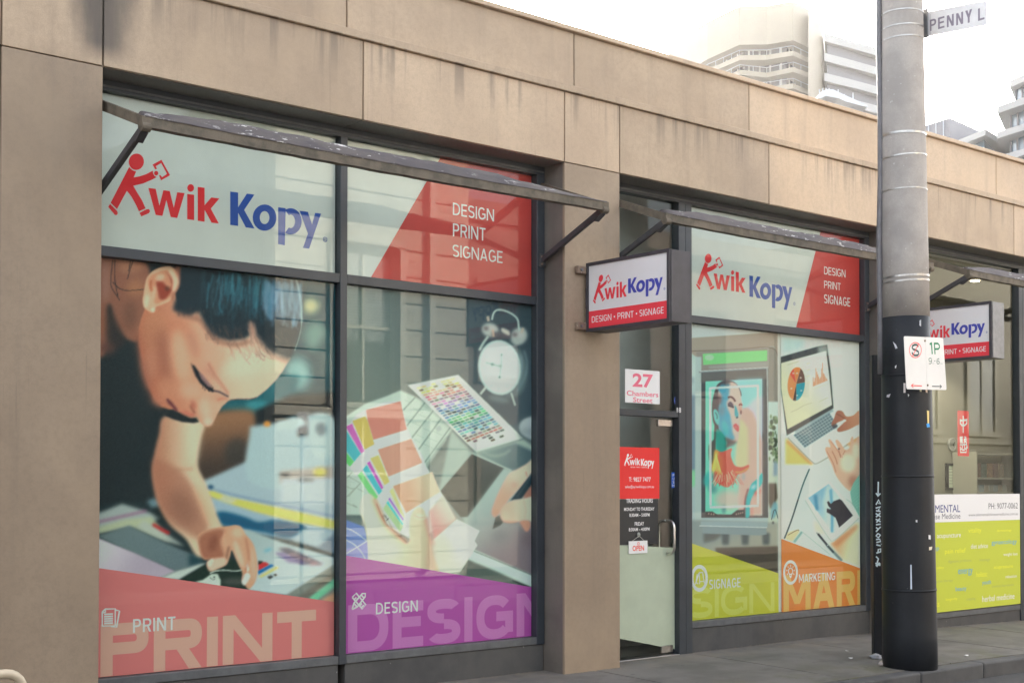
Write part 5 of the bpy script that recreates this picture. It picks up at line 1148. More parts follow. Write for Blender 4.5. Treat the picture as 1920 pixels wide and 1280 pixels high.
# ------------------------------------------------------------------ things on the entrance door
DPL = Plane((0, YG+.0035, 0), (1, 0, 0), (0, 0, 1)); DTR = Plane((0, YG-.0065, 0), (1, 0, 0), (0, 0, 1))
def on_door(name, px0, px1, mat, label, cat, plane=DPL, pre='sheet', th=.0):
    a, b = plane.px(*px0), plane.px(*px1); r = empty(name, tuple(plane.at(a[0], min(a[1], b[1]))), label, cat)
    film(pre, plane, a[0], min(a[1], b[1]), b[0], max(a[1], b[1]), mat, r); return r
ad = on_door('address_sign', (1172, 691), (1237, 757.5), ink(226, 222, 208), 'white paper sign with pink 27 Chambers Street above the door', 'sign', DTR, 'paper')
PK = ink(214, 104, 122)
px_text('lettering', '27', DTR, (1186, 725), (1224.5, 728), 699, PK, ad, h=.0006, bold=.03); px_text('lettering', 'Chambers', DTR, (1175, 741), (1234.5, 745), 731.5, PK, ad, h=.0006, bold=.015); px_text('lettering', 'Street', DTR, (1187, 753.5), (1223.5, 756), 744, PK, ad, h=.0006, bold=.015)
rc = on_door('contact_sticker', (1150, 837), (1236.5, 934), ink(196, 56, 54), 'square red sticker with white logo and phone number on the door', 'sticker', DPL, 'sticker_field')
WD = ink(230, 222, 216)
logo(DPL, rc, (DPL.px(1170, 860)[0], DPL.px(1199, 873.5)[1], DPL.px(1200, 860)[0], DPL.px(1177, 850)[1]), (DPL.px(1201.5, 860)[0], DPL.px(1224, 878)[1], DPL.px(1226.5, 860)[0], DPL.px(1202, 859.5)[1]), .0006, WD, WD, False)
px_text('lettering', 'DESIGN · PRINT · SIGNAGE', DPL, (1182, 876.5), (1213, 877), 874, WD, rc, h=.0006); px_text('lettering', 'T: 9827 7477', DPL, (1179, 902.5), (1220, 901.5), 894, WD, rc, h=.0006, bold=.008); px_text('lettering', 'sales@sy.kwikkopy.com.au', DPL, (1172, 916), (1226, 915), 909, WD, rc, h=.0006)
th = empty('trading_hours', tuple(DPL.at(*DPL.px(1170, 1008))), 'white trading hours lettering over dark glass on the door, under the red sticker', 'sticker')
a_, b_ = DPL.px(1150, 1022), DPL.px(1234, 935); film('dark_glass_backing', DPL, a_[0], a_[1], b_[0], b_[1], plain('dark_glass_backing', (.022, .026, .03), .4), th, -.0004)  # sheet added to paint the dark glass behind the hours
for t, x0, x1, yb, yt in (('TRADING HOURS', 1174, 1224, 942.5, 934.5), ('MONDAY TO THURSDAY', 1170, 1227, 957.5, 951), ('8:30AM – 5:00PM', 1180, 1218, 968.5, 962), ('FRIDAY', 1190, 1207.5, 985, 978), ('8:30AM – 4:00PM', 1179, 1218, 995.5, 989)):
    px_text('lettering', t, DPL, (x0, yb), (x1, yb-(x1-x0)*.01), yt, ink(250, 248, 244), th, h=.0006, bold=.02)
op = empty('open_sign', tuple(DPL.at(*DPL.px(1197, 1036))), 'small white OPEN sign hanging from a suction cup on the door', 'sign')
OP = Plane((0, YG-.006, 0), (1, 0, 0), (0, 0, 1)); a, b = OP.px(1179, 1014), OP.px(1214, 1036)
box('board', a[0], b[0], YG-.006, YG-.001, b[1], a[1], ink(226, 224, 210), op)
px_text('lettering', 'OPEN', Plane((0, YG-.0062, 0), (1, 0, 0), (0, 0, 1)), (1186, 1032.5), (1207.5, 1032.5), 1022.5, ink(206, 66, 44), op, h=.0006, bold=.02)
_merge('arrow_mark', [stroke_poly(closed(ell(*OP.px(1197, 1018.5), .012, .012, 0, 12)), .006)], OP, ink(206, 90, 70), op, .0008)
cup = OP.px(1198, 1002); bm = bmesh.new(); tube_into(bm, [(cup[0], YG-.0015, cup[1]), (cup[0], YG-.008, cup[1]), (cup[0], YG-.014, cup[1])], [.024, .018, .007], 14); bm_obj('suction_cup', bm, plain('clear_rubber', (.32, .34, .31), .25), op, True)
for x in (1183, 1210): tube('cord', [tuple(OP.at(*OP.px(x, 1015), .003)), tuple(OP.at(cup[0], cup[1]-.01, .003))], .0016, ink(190, 190, 180), op, 6)
pu = on_door('push_sticker', (1259, 885), (1266.5, 914), ink(52, 90, 170), 'narrow blue PUSH sticker beside the door handle', 'sticker', DPL, 'sticker_field')
for k, ch in enumerate('PUSH'): px_text('lettering', ch, DPL, (1261, 893+k*6.4), (1264.5, 893+k*6.4), 888+k*6.4, WD, pu, h=.0006)
sec = empty('security_sticker', tuple(DTR.at(*DTR.px(1269, 750))), 'round blue alarm sticker on the glass above the door', 'sticker')
cc = DTR.px(1269, 750.5); flat_poly('sticker_field', DTR, [ell(cc[0], cc[1], .036, .046, 0, 28)], ink(86, 104, 176), sec); _merge('emblem', [stroke_poly([(cc[0]-.02, cc[1]-.008), (cc[0]-.004, cc[1]+.01), (cc[0]+.004, cc[1]-.004), (cc[0]+.02, cc[1]+.008)], .008)], DTR, WD, sec, .0006)
n18 = empty('door_number', tuple(on_y(1273, 773, YF)), 'white number 18 on the door frame', 'number'); FPL = Plane((0, YF-.005, 0), (1, 0, 0), (0, 0, 1))
px_text('numeral', '18', FPL, (1269, 773), (1277, 773.5), 763.5, ink(226, 224, 216), n18, h=.0006, bold=.01)
# ================================================================== awning frames with rolled cloth
def mat_bar():
    m, n, b = newmat('weathered_awning_cloth'); h = NT(m)
    pos = h.new('ShaderNodeNewGeometry').outputs['Position']
    a = h.noise(h.scale(pos, (2.2, 6, 6)), 1.5, 5); f = h.noise(h.scale(pos, (9, 40, 40)), 1.0, 4, .7); z = h.new('ShaderNodeSeparateXYZ'); h.link(pos, z.inputs[0])
    c = h.mix(h.ramp(a, .35, .65), (0.070, 0.060, 0.066), (0.105, 0.09, 0.086))
    fl = h.math('MULTIPLY', h.ramp(f, .60, .64), h.ramp(h.noise(h.scale(pos, (1.2, 1, 1)), 1.1, 3), .42, .56))
    c = h.mix(fl, c, (0.62, 0.60, 0.58))
    h.link(c, b.inputs['Base Color']); b.inputs['Roughness'].default_value = .7
    bp = h.new('ShaderNodeBump'); bp.inputs['Strength'].default_value = .5; bp.inputs['Distance'].default_value = .006; h.link(f, bp.inputs['Height']); h.link(bp.outputs[0], b.inputs['Normal'])
    return m
M['cloth_roll'] = mat_bar()
M['bar_metal'] = mat_dirty('mossy_painted_steel', (0.165, 0.135, 0.10), (0.075, 0.068, 0.05), .75, 11, .24, (.20, .17, .12), True, .3)
M['strut_metal'] = mat_dirty('painted_steel', (0.058, 0.06, 0.068), (0.04, 0.04, 0.045), .5, 6, .20, (.12, .11, .10), True, .15)
M['galv_bolt'] = plain('rusty_bolt', (0.22, 0.16, 0.12), .6, .4)
def awning(x0, x1, label, seed):
    r = empty('awning_frame', ((x0+x1)/2, 8.3, 3.4), label, 'awning', 'folded awning frames over the shopfronts')
    rn = random.Random(seed); YB, ZB = 7.60, 3.695
    n = 44; bm = bmesh.new(); rings = []
    for i in range(n+1):
        x = x0+(x1-x0)*i/n; sag = -.010*math.sin(math.pi*i/n); j = rn.uniform(-.002, .002)
        rings.append([bm.verts.new((x, YB+dy, ZB+sag+dz+j)) for dy, dz in ((0, 0), (0, .066), (.06, .066), (.06, 0))])
    for i in range(n):
        for k in range(4): bm.faces.new((rings[i][k], rings[i][(k+1) % 4], rings[i+1][(k+1) % 4], rings[i+1][k]))
    bm.faces.new(rings[0][::-1]); bm.faces.new(rings[-1]); bm_obj('front_bar', bm, M['bar_metal'], r)
    bm = bmesh.new(); rings = []
    for i in range(n+1):
        t = i/n; x = x0+.02+(x1-x0-.04)*t; sag = -.010*math.sin(math.pi*t)
        hh = .082*min(1, .45+t*4)*min(1, (1-t)*3.2+.06)+rn.uniform(-.005, .005); hh = max(hh, .006)
        ps = [(-.004, .060), (.002, .070), (.020, .070+hh*.45), (.045, .070+hh*.85), (.075, .070+hh), (.11, .068+hh*.8), (.115, .06)]
        rings.append([bm.verts.new((x, YB+a+rn.uniform(-.002, .002), ZB+sag+b+rn.uniform(-.003, .003))) for a, b in ps])
    for i in range(n):
        for k in range(6): bm.faces.new((rings[i][k], rings[i][k+1], rings[i+1][k+1], rings[i+1][k]))
        bm.faces.new((rings[i][6], rings[i][0], rings[i+1][0], rings[i+1][6]))
    bm.faces.new(rings[0][::-1]); bm.faces.new(rings[-1]); bm_obj('rolled_cloth', bm, M['cloth_roll'], r, True)
    for x, sd in ((x0+.03, 1), (x1-.03, -1)):
        bm = bmesh.new(); beam_into(bm, (x, YB+.05, ZB+.045), (x, 8.372, ZB+.315), .034, .062); bm_obj('arm', bm, M['bar_metal'], r)
        bm = bmesh.new(); beam_into(bm, (x, YB+.03, ZB+.01), (x, 8.366, ZB-.30), .034, .046); bevel_all(bm, .003); bm_obj('strut', bm, M['strut_metal'], r)
        bm = bmesh.new(); box_into(bm, x-.03, x+.03, 8.352, 8.378, ZB-.355, ZB-.25); bevel_all(bm, .003); bm_obj('wall_bracket', bm, M['strut_metal'], r)
        bm = bmesh.new(); tube_into(bm, [(x-.028, YB+.02, ZB+.004), (x+.028, YB+.02, ZB+.004)], .030, 12); bm_obj('pivot', bm, M['bar_metal'], r)
        for zz in (-.335, -.272): bm = bmesh.new(); tube_into(bm, [(x-.018, 8.353, ZB+zz), (x-.018, 8.342, ZB+zz)], .009, 8); bm_obj('bolt', bm, M['galv_bolt'], r)
        bm = bmesh.new(); beam_into(bm, (x, YB+.035, ZB-.022), (x, YB+.115, ZB-.070), .052, .012); bm_obj('cleat', bm, M['strut_metal'], r)
awning(3.44, 7.34, 'rusty folded awning frame over the large left window', 1)
awning(7.99, 11.87, 'rusty folded awning frame over the entrance door and middle window', 2)
awning(12.53, 16.01, 'rusty folded awning frame over the clinic window, right of the pole', 3)

# ================================================================== projecting box signs
M['cabinet'] = plain('sign_cabinet_paint', (0.048, 0.046, 0.056), .5, noise=.25, scale=9)
M['galv'] = plain('galvanised_sheet', (0.22, 0.225, 0.235), .45, .6, noise=.15, scale=18)
M['rust'] = mat_dirty('rusty_bracket', (0.26, 0.19, 0.14), (0.16, 0.10, 0.07), .8, 14, .3, streak=False)
M['opal'] = plain('opal_acrylic', (0.78, 0.77, 0.78), .3, noise=.02, scale=4)
def box_sign(X, ya, yb, z0, z1, label, cabmat, endmat, red=None):
    r = empty('projecting_sign', (X+.1, 8.1, z0), label, 'sign', 'projecting box signs on the piers')
    T = .23; f = .028
    bm = bmesh.new()
    for b in ((X+.004, X+T, ya+.004, yb, z0+.004, z1-.004),): box_into(bm, *b)
    bm_obj('cabinet', bm, [cabmat], r)
    boxes('face_frame', [(X-.006, X+.003, ya, yb, z0, z0+f), (X-.006, X+.003, ya, yb, z1-f, z1), (X-.006, X+.003, ya, ya+f, z0+f, z1-f), (X-.006, X+.003, yb-f, yb, z0+f, z1-f)], M['cabinet'], r)
    box('end_plate', X+.012, X+T-.008, ya-.004, ya+.003, z0+.006, z1-.006, endmat, r, .001)
    PL = Plane((X+.0025, 0, 0), (0, -1, 0), (0, 0, 1)); U0, U1, W0, W1 = -(yb-f), -(ya+f), z0+f, z1-f; H, Wd = W1-W0, U1-U0
    film('white_face', PL, U0, W0, U1, W1, M['opal'], r)
    film('red_band', PL, U0, W0, U1, W0+H*.272, ink(206, 62, 70), r, .0008)
    logo(PL, r, (U0+Wd*.055, W0+H*.385, U0+Wd*.50, W0+H*.83), (U0+Wd*.515, W0+H*.375, U0+Wd*.945, W0+H*.70), .0012, ink(206, 62, 70), ink(66, 70, 146))
    lt = ink(232, 222, 224)
    for t, a, b in (('DESIGN', .04, .30), ('PRINT', .38, .585), ('SIGNAGE', .66, .955)): block_text('lettering', t, PL, (U0+Wd*a, W0+H*.085, U0+Wd*b, W0+H*.185), lt, r, .0016, .13, .14)
    for a in (.34, .622): flat_poly('dot', PL, [ell(U0+Wd*a, W0+H*.135, .008, .008, 0, 10)], lt, r, .0016)
    for z in (z1-.06, z0+.045):
        bm = bmesh.new(); box_into(bm, X-.105, X-.0065, 8.085, 8.128, z-.032, z+.032); bevel_all(bm, .008, 2); br = bm_obj('bracket', bm, M['rust'], r)
        bm = bmesh.new(); tube_into(bm, [(X-.065, 8.086, z), (X-.065, 8.074, z)], .012, 8); bm_obj('bolt', bm, M['galv'], br)
    box('mounting_arm', X+.02, X+T-.02, yb+.001, 8.128, z0+.2, z1-.2, M['cabinet'], r)
    return r
box_sign(7.560, 7.152, 8.095, 2.793, 3.362, 'projecting box sign on the pier left of the door, facing the camera in full', M['cabinet'], M['cabinet'])
box_sign(12.205, 7.164, 8.095, 2.793, 3.362, 'projecting box sign half hidden behind the pole', M['galv'], M['galv'])

# ================================================================== utility pole
M['pole'] = mat_dirty('speckled_concrete', (0.44, 0.405, 0.375), (0.33, 0.305, 0.285), .85, 3.5, .27, (.50, .48, .46), True, .45, 75)
M['sleeve'] = mat_dirty('scuffed_black_paint', (0.017, 0.020, 0.025), (0.011, 0.013, 0.017), .5, 2.5, .21, (.14, .14, .14), True, .12)
M['sleeve'].node_tree.nodes['Principled BSDF'].inputs['Specular IOR Level'].default_value = .3
M['strap'] = plain('strap_steel', (0.40, 0.39, 0.38), .35, .9, noise=.15, scale=30)
PC = lambda z: Vector((10.132-.0116*z, 6.745, z)); PR = lambda z: .230-.0093*max(z, 0)
pole = empty('utility_pole', (10.132, 6.745, gz(10.1, 6.7)), 'thick concrete utility pole with black painted base at the kerb', 'pole')
def pole_ring(name, z0, z1, extra, mat, seg=40, nz=None, cap=True):
    nz = nz or 2; bm = bmesh.new(); tube_into(bm, [PC(z) for z in np.linspace(z0, z1, nz)], [PR(z)+extra for z in np.linspace(z0, z1, nz)], seg, cap); return bm_obj(name, bm, mat, pole, True)
pole_ring('shaft', 2.97, 9.5, 0, M['pole'], 40, 12); pole_ring('painted_sleeve', -.10, 2.985, .0035, M['sleeve'], 48, 10)
for z in (.62, 1.60, 2.47): pole_ring('sleeve_seam', z, z+.018, .0075, M['sleeve'])
zp = lambda y: on_y(1700, y, 6.55)[2]
for i, (y, hgt) in enumerate(((241, .020), (282, .013), (346, .010), (512, .018), (521, .016), (8, .010), (36, .010), (58, .010))):
    z = zp(y); bm = bmesh.new()
    tilt = (0.0, .012, .004, 0.01, .012, 0, .004, .004)[i]
    pts = []
    for s_ in (0, 1): pts.append([bm.verts.new(PC(z)+Vector(((PR(z)+.004)*math.cos(t), (PR(z)+.004)*math.sin(t), s_*hgt+tilt*math.cos(t+.6)))) for t in np.linspace(0, 2*math.pi, 40, endpoint=False)])
    pi_ = [[bm.verts.new(v.co+(PC(z)-v.co).normalized()*.003*0+Vector(((PC(z)-v.co).x, (PC(z)-v.co).y, 0)).normalized()*.003) for v in rg] for rg in pts]
    for k in range(40):
        q = (k+1) % 40; bm.faces.new((pts[0][k], pts[0][q], pts[1][q], pts[1][k])); bm.faces.new((pts[1][k], pts[1][q], pi_[1][q], pi_[1][k])); bm.faces.new((pi_[0][k], pi_[0][q], pts[0][q], pts[0][k]))
    bm_obj('strap', bm, M['strap'], pole)
# cable guard and conduit on its left side
FH = Vector((F_[0], F_[1], 0)).normalized(); RH = Vector((FH.y, -FH.x, 0))
gc = Vector(on_z(1650, 1234, gz(10, 7))); gc = Vector((gc.x, gc.y, 0))+FH*.05
bm = bmesh.new(); pr = [(-.048, .05), (-.048, -.030), (-.034, -.046), (.034, -.046), (.05, -.030), (.05, .05)]
lo = [bm.verts.new(gc+RH*a+FH*b+Vector((0, 0, -.12))) for a, b in pr]; hi = [bm.verts.new(gc+RH*a+FH*b+Vector((-.012, 0, 2.71))) for a, b in pr]
bm.faces.new(lo[::-1]); bm.faces.new(hi)
for i in range(6): bm.faces.new((lo[i], lo[(i+1) % 6], hi[(i+1) % 6], hi[i]))
guard = bm_obj('cable_guard', bm, M['sleeve'], pole)
cz = [2.5, 2.9, 3.3, 3.7, 4.2, 4.7, 5.1, 5.4, 5.7, 6.2, 7, 8.5]; co = [.0, .0, -.006, -.008, .004, .004, .0, -.008, -.004, 0, 0, 0]
cp = [PC(z)-RH*(PR(z)+.012+o*-1.0)+FH*.02 for z, o in zip(cz, co)]
tube('conduit', cp, .026, plain('grey_conduit', (0.16, 0.155, 0.165), .5, noise=.2, scale=8), pole, 12)
# pavement-marker graffiti on the guard
GP = Plane(tuple(gc-FH*.0535), tuple(RH), (0, 0, 1)); gcol = ink(176, 192, 216)
gr = empty('graffiti_tag', tuple(gc-FH*.05+Vector((0, 0, .6))), 'pale blue handwritten graffiti tag running down the cable guard', 'graffiti')
fz = (1600, 880, 3.2)
for i, s_ in enumerate(([(150, 72), (148, 158)], [(136, 140), (148, 160), (162, 142)], [(136, 210), (152, 180), (162, 206), (150, 200)], [(134, 230), (164, 222), (150, 240), (164, 250), (136, 246)], [(134, 262), (164, 282)], [(162, 260), (136, 284)], [(134, 296), (164, 312)], [(160, 292), (138, 316)],
        [(136, 330), (164, 326)], [(136, 346), (150, 356), (164, 342)], [(150, 356), (136, 372)], [(148, 382), (162, 392), (150, 408), (136, 396), (148, 382)], [(136, 418), (158, 416), (164, 430), (138, 436)], [(138, 450), (164, 456)], [(166, 446), (168, 444)], [(138, 500), (164, 492), (164, 474), (150, 478), (148, 496)], [(136, 520), (150, 534), (142, 560)], [(132, 560), (162, 574)], [(156, 556), (140, 582)], [(134, 574), (162, 562)])):
    _merge('graffiti_stroke', [stroke_poly(GP.pts(sc(*fz, s_)), .013)], GP, gcol, gr, .0004*(i % 3)+.0004)
# scraps of old stickers and paint on the sleeve
def on_pole(x, y, extra=.006):
    d = Vector(ray(x, y)); o = Vector(EYE); z = 1.5
    for _ in range(4):
        c = PC(z); r = PR(z)+extra; dx, dy = d.x, d.y; ex, ey = o.x-c.x, o.y-c.y
        A = dx*dx+dy*dy; B = dx*ex+dy*ey; Cc = ex*ex+ey*ey-r*r; t = (-B-math.sqrt(max(B*B-A*Cc, 0)))/A; z = o.z+d.z*t
    return o+d*t
STK = [([(1674, 640), (1680, 646), (1683, 653), (1678, 650)], (186, 186, 190)), ([(1677, 648), (1682, 653), (1679, 654)], (170, 170, 176)), ([(1678, 686), (1681, 684), (1680, 690), (1678, 690)], (200, 200, 200)), ([(1694, 718), (1698, 718), (1698, 736), (1694, 736)], (196, 188, 184)), ([(1724, 729), (1728, 729), (1728, 734), (1725, 734)], (200, 196, 170)), ([(1735, 729), (1739, 730), (1739, 736), (1736, 735)], (206, 180, 164)),
       ([(1738, 769), (1742, 770), (1742, 794), (1739, 793)], (226, 176, 116)), ([(1737, 794), (1742, 793), (1744, 800), (1738, 801)], (70, 140, 206)), ([(1663, 740), (1670, 738), (1667, 745), (1662, 744)], (170, 170, 174)), ([(1702, 738), (1705, 740), (1703, 744)], (190, 190, 190)), ([(1707, 1058), (1709, 1058), (1710, 1104), (1707, 1104)], (176, 184, 196)), ([(1741, 1002), (1745, 1003), (1745, 1011), (1741, 1010)], (206, 206, 206)), ([(1742, 1025), (1748, 1024), (1747, 1030), (1742, 1031)], (206, 190, 170)), ([(1717, 974), (1720, 974), (1720, 979), (1717, 978)], (190, 190, 190)), ([(1729, 637), (1736, 634), (1736, 640)], (190, 186, 180)), ([(1724, 601), (1727, 599), (1727, 612), (1724, 610)], (150, 152, 156))]
for i, (pl, colr) in enumerate(STK):
    bm = bmesh.new(); a = [bm.verts.new(on_pole(x, y, .0065+.0006*(i % 2))) for x, y in pl]; bm.faces.new(a); ext = bmesh.ops.extrude_face_region(bm, geom=bm.faces[:])
    for g in ext['geom']:
        if isinstance(g, bmesh.types.BMVert): g.co -= FH*.0008
    bm_obj('sticker_remnant', bm, ink(*colr), pole)

# parking signs strapped to it
PKP = Plane((0, 6.502, 0), (1, 0, 0), (0, 0, 1)); M['sign_white'] = plain('sign_white', (0.80, 0.79, 0.77), .4, noise=.03, scale=6)
def plate(name, plane, pl, mat, parent, thick=.004, r=.02, which=(0, 1, 2, 3)):
    q = [np.array(plane.px(*p)) for p in pl]; out = []
    for i, p in enumerate(q):
        if i not in which: out.append(tuple(p)); continue
        a, b = q[i-1]-p, q[(i+1) % 4]-p; a /= np.linalg.norm(a); b /= np.linalg.norm(b)
        for t in np.linspace(0, 1, 6): out.append(tuple(p+a*r*(1-t)**2+b*r*t**2))
    bm = bmesh.new(); prism_into(bm, out, -thick, 0, lambda a, b, h: tuple(plane.at(a, b, h))); return bm_obj(name, bm, mat, parent)
fz = (1690, 620, 10.667); Z = lambda x, y: (1690+x/10.667, 620+y/10.667)
def psign(label, quad, which):
    c0 = PKP.px(*quad[3]); r = empty('parking_sign', tuple(PKP.at(*c0)), label, 'road sign', 'parking signs on the pole')
    plate('plate', PKP, quad, M['sign_white'], r, which=which); return r
p1 = psign('white no stopping sign with red circle and arrow, left one on the pole', [Z(52, 106), Z(474, 124), Z(516, 1176), Z(106, 1166)], (0, 3))
p2 = psign('white sign with green 1P and arrow, right one on the pole', [Z(478, 124), Z(836, 140), Z(906, 1184), Z(520, 1176)], (1, 2))
RDI, GRI, BKI = ink(206, 64, 60), ink(28, 112, 76), ink(44, 62, 62)
strokes('red_circle', [closed(ell(278, 386, 120, 150, .0, 40))], .0075, p1, fz, .0012, RDI, PKP); strokes('slash', [(pt) for pt in ([(345, 255), (222, 505)],)], .0075, p1, fz, .0016, RDI, PKP)
strokes('letter_s', [[(338, 318), (318, 285), (270, 276), (222, 300), (214, 335), (236, 370), (290, 385), (340, 420), (348, 460), (322, 488), (270, 492), (228, 468), (212, 432)]], .016, p1, fz, .0008, BKI, PKP)
strokes('arrow', [[(410, 1100), (200, 1094)], [(240, 1060), (195, 1093), (238, 1132)]], .008, p1, fz, .001, RDI, PKP)
strokes('numeral', [[(566, 272), (604, 240)], [(600, 236), (616, 466)]], .016, p2, fz, .001, GRI, PKP); strokes('letter_p', [[(658, 240), (672, 468)], [(650, 252), (730, 254), (758, 290), (762, 330), (740, 362), (664, 366)]], .015, p2, fz, .001, GRI, PKP)
strokes('numeral', [[(600, 600), (575, 616), (550, 596), (546, 566), (566, 548), (596, 552), (606, 590), (600, 640), (575, 662), (550, 650)]], .0062, p2, fz, .001, ink(40, 84, 66), PKP)
strokes('numeral', [[(756, 566), (736, 556), (712, 580), (706, 630), (724, 662), (752, 656), (762, 628), (748, 606), (716, 612)]], .0062, p2, fz, .001, ink(40, 84, 66), PKP); strokes('dash', [[(652, 602), (680, 604)]], .005, p2, fz, .001, ink(40, 84, 66), PKP)
text_obj('small_lettering', 'AM', PKP, (*PKP.px(*Z(616, 662)), PKP.px(*Z(655, 664))[0], PKP.px(*Z(616, 640))[1]), ink(120, 140, 130), p2, .001); text_obj('small_lettering', 'PM', PKP, (*PKP.px(*Z(782, 668)), PKP.px(*Z(822, 670))[0], PKP.px(*Z(782, 644))[1]), ink(120, 140, 130), p2, .001)
strokes('arrow', [[(612, 1108), (800, 1112)], [(768, 1078), (806, 1112), (766, 1148)]], .0075, p2, fz, .001, BKI, PKP)
for par, pts in ((p1, [(468, 200)]), (p2, [(522, 1088)])):
    for x, y in pts:
        c = PKP.at(*PKP.px(*Z(x, y))); bm = bmesh.new(); tube_into(bm, [c, c+np.array([0, -.006, 0])], .009, 10); bm_obj('bolt', bm, M['rust'], par)
for par, x in ((p1, 9.93), (p2, 10.09)): box('back_rail', x-.07, x+.07, 6.507, 6.525, 2.53, 2.57, M['galv'], par)

# street name blade high on the pole
SP = Plane((10.30, 0, 0), (0, -1, 0), (0, 0, 1)); sn = empty('street_name_sign', (10.3, 6.69, 5.47), 'white street name blade reading PENNY L, high on the pole', 'sign')
plate('blade', SP, [(1726, 25.5), (1849.5, .6), (1850.5, 47), (1728, 71)], plain('street_sign_white', (0.76, 0.74, 0.74), .5, noise=.06, scale=12), sn, .008, .006)
bcol = ink(120, 112, 122)
for ch, x0, x1, yb, yt in (('P', 1743.5, 1755.5, 59, 38), ('E', 1759, 1771, 55.5, 34), ('N', 1775.5, 1788.5, 52, 30), ('N', 1793, 1806, 48.5, 26), ('Y', 1810, 1823, 45, 21), ('L', 1834, 1846, 40, 17)):
    px_block('lettering', ch, SP, (x0, yb), (x1, yb-3), yt, bcol, sn, .001, .17)
strokes('border_line', [[(1744, 27), (1744, 65)]], .004, sn, (0, 0, 1), .001, bcol, SP)
bm = bmesh.new(); a = Vector(on_x(1727, 48, 10.30)); box_into(bm, 10.285, 10.30-.009, a.y-.08, a.y+.02, a.z-.13, a.z+.13); bevel_all(bm, .004); bm_obj('clamp', bm, M['galv'], sn)
bm = bmesh.new(); box_into(bm, 10.18, 10.284, a.y-.03, a.y+.03, a.z-.10, a.z+.10); bm_obj('clamp', bm, M['galv'], sn)

# ================================================================== small things on the pavement
M['hoop'] = plain('cream_enamel', (0.62, 0.52, 0.38), .4, noise=.05, scale=10)
hp = empty('bicycle_hoop', (2.0, 6.62, gz(2, 6.62)), 'cream tubular bicycle hoop at the left end of the kerb', 'bicycle rack')
zt = on_y(20, 1262, 6.62)[2]; xr = on_y(43, 1270, 6.62)[0]; x_l = xr-.80; r_ = .085
path = [(x_l, 6.62, gz(2, 6.6)), (x_l, 6.62, zt-r_)]+[(x_l+r_*(1-math.cos(t)), 6.62, zt-r_*(1-math.sin(t))) for t in np.linspace(.3, math.pi/2, 5)]+[(xr-r_*(1-math.sin(t)), 6.62, zt-r_*(1-math.cos(t))) for t in np.linspace(0, math.pi/2, 6)]+[(xr, 6.62, zt-r_-.1), (xr, 6.62, gz(2, 6.6))]
tube('tube', path, .024, M['hoop'], hp, 16)
for x in (x_l, xr): bm = bmesh.new(); tube_into(bm, [(x, 6.62, gz(x, 6.62)-.004), (x, 6.62, gz(x, 6.62)+.008)], .055, 18); bm_obj('base_flange', bm, M['hoop'], hp)
def crumple(name, px, size, mat, label, seed, squash=.42):
    x, y = px; g = on_z(x, y, gz(10, 6.8)); r = empty(name, (g[0], g[1], gz(g[0], g[1])), label, 'rubbish')
    bm = bmesh.new(); bmesh.ops.create_icosphere(bm, subdivisions=3, radius=1); rn = random.Random(seed)
    from mathutils import noise as mn
    for v in bm.verts:
        n = 1+.45*mn.noise(v.co*1.7+Vector((seed, 0, 0)))+.28*mn.noise(v.co*4.3+Vector((0, seed, 0)))
        v.co = Vector((v.co.x*size*n, v.co.y*size*.7*n, max(v.co.z*size*squash*n, -size*squash*.6)+size*squash*.6))+r.location
    bm_obj('folds', bm, mat, r, True)
crumple('crumpled_cloth', (1642, 1236), .062, plain('grey_cloth', (0.36, 0.37, 0.40), .9, noise=.2, scale=30), 'small grey crumpled cloth at the foot of the cable guard', 3)
crumple('crumpled_bag', (1661, 1247), .072, plain('pinkish_paper', (0.46, 0.41, 0.38), .9, noise=.2, scale=30), 'pinkish crumpled paper bag in front of the pole base', 8)
crumple('crumpled_paper', (1632, 1171), .05, plain('white_paper', (0.6, 0.58, 0.55), .9, noise=.2, scale=30), 'white crumpled paper against the wall behind the pole', 5, .25)
sg = 'paper scraps lying on the pavement'
for i, (x, y) in enumerate(((1588, 1221), (1595, 1233), (1597, 1183), (1592, 1184), (1812, 1225))):
    g = on_z(x, y, -.02); gzz = gz(g[0], g[1]); bm = bmesh.new(); a = .016+.006*(i % 3)
    vs = [bm.verts.new((g[0]+a*math.cos(t+i)*random.uniform(.7, 1.3), g[1]+a*math.sin(t+i)*random.uniform(.7, 1.3), gzz+.004+random.uniform(0, .008))) for t in np.linspace(0, 2*math.pi, 6, endpoint=False)]
    bm.faces.new(vs); e = bmesh.ops.extrude_face_region(bm, geom=bm.faces[:])
    for q in e['geom']:
        if isinstance(q, bmesh.types.BMVert): q.co.z += .002
    tag(bm_obj('paper_scrap', bm, ink(214, 208, 198)), ['tiny white paper scrap on the open paving right of the door', 'pale scrap on the paving just below the whitest scrap', 'cream scrap at the wall by the window corner', 'flattened cream scrap beside the wall corner', 'pale scrap on the paving right of the pole'][i], 'rubbish', sg)
# grit gathered along the foot of the walls
bm = bmesh.new()
for k in range(420):
    xx = random.choice([random.uniform(3.4, 7.4), random.uniform(7.35, 8.0), random.uniform(8.95, 11.9), random.uniform(12.4, 15)]); front = any(a-.02 < xx < b+.02 for a, b in PIERS)
    yy = (Y0 if front else 8.388)-abs(random.gauss(0, .03)); s_ = random.uniform(.002, .007); z = gz(xx, yy)
    v = [bm.verts.new((xx+random.uniform(-s_, s_), yy+random.uniform(-s_, s_), z+h)) for h in (0, 0, 0, s_)]
    for f in ((0, 1, 3), (1, 2, 3), (2, 0, 3)): bm.faces.new([v[i] for i in f])
o = bm_obj('grit', bm, plain('grit', (0.30, 0.25, 0.19), .9, noise=.4, scale=50)); o['kind'] = 'stuff'

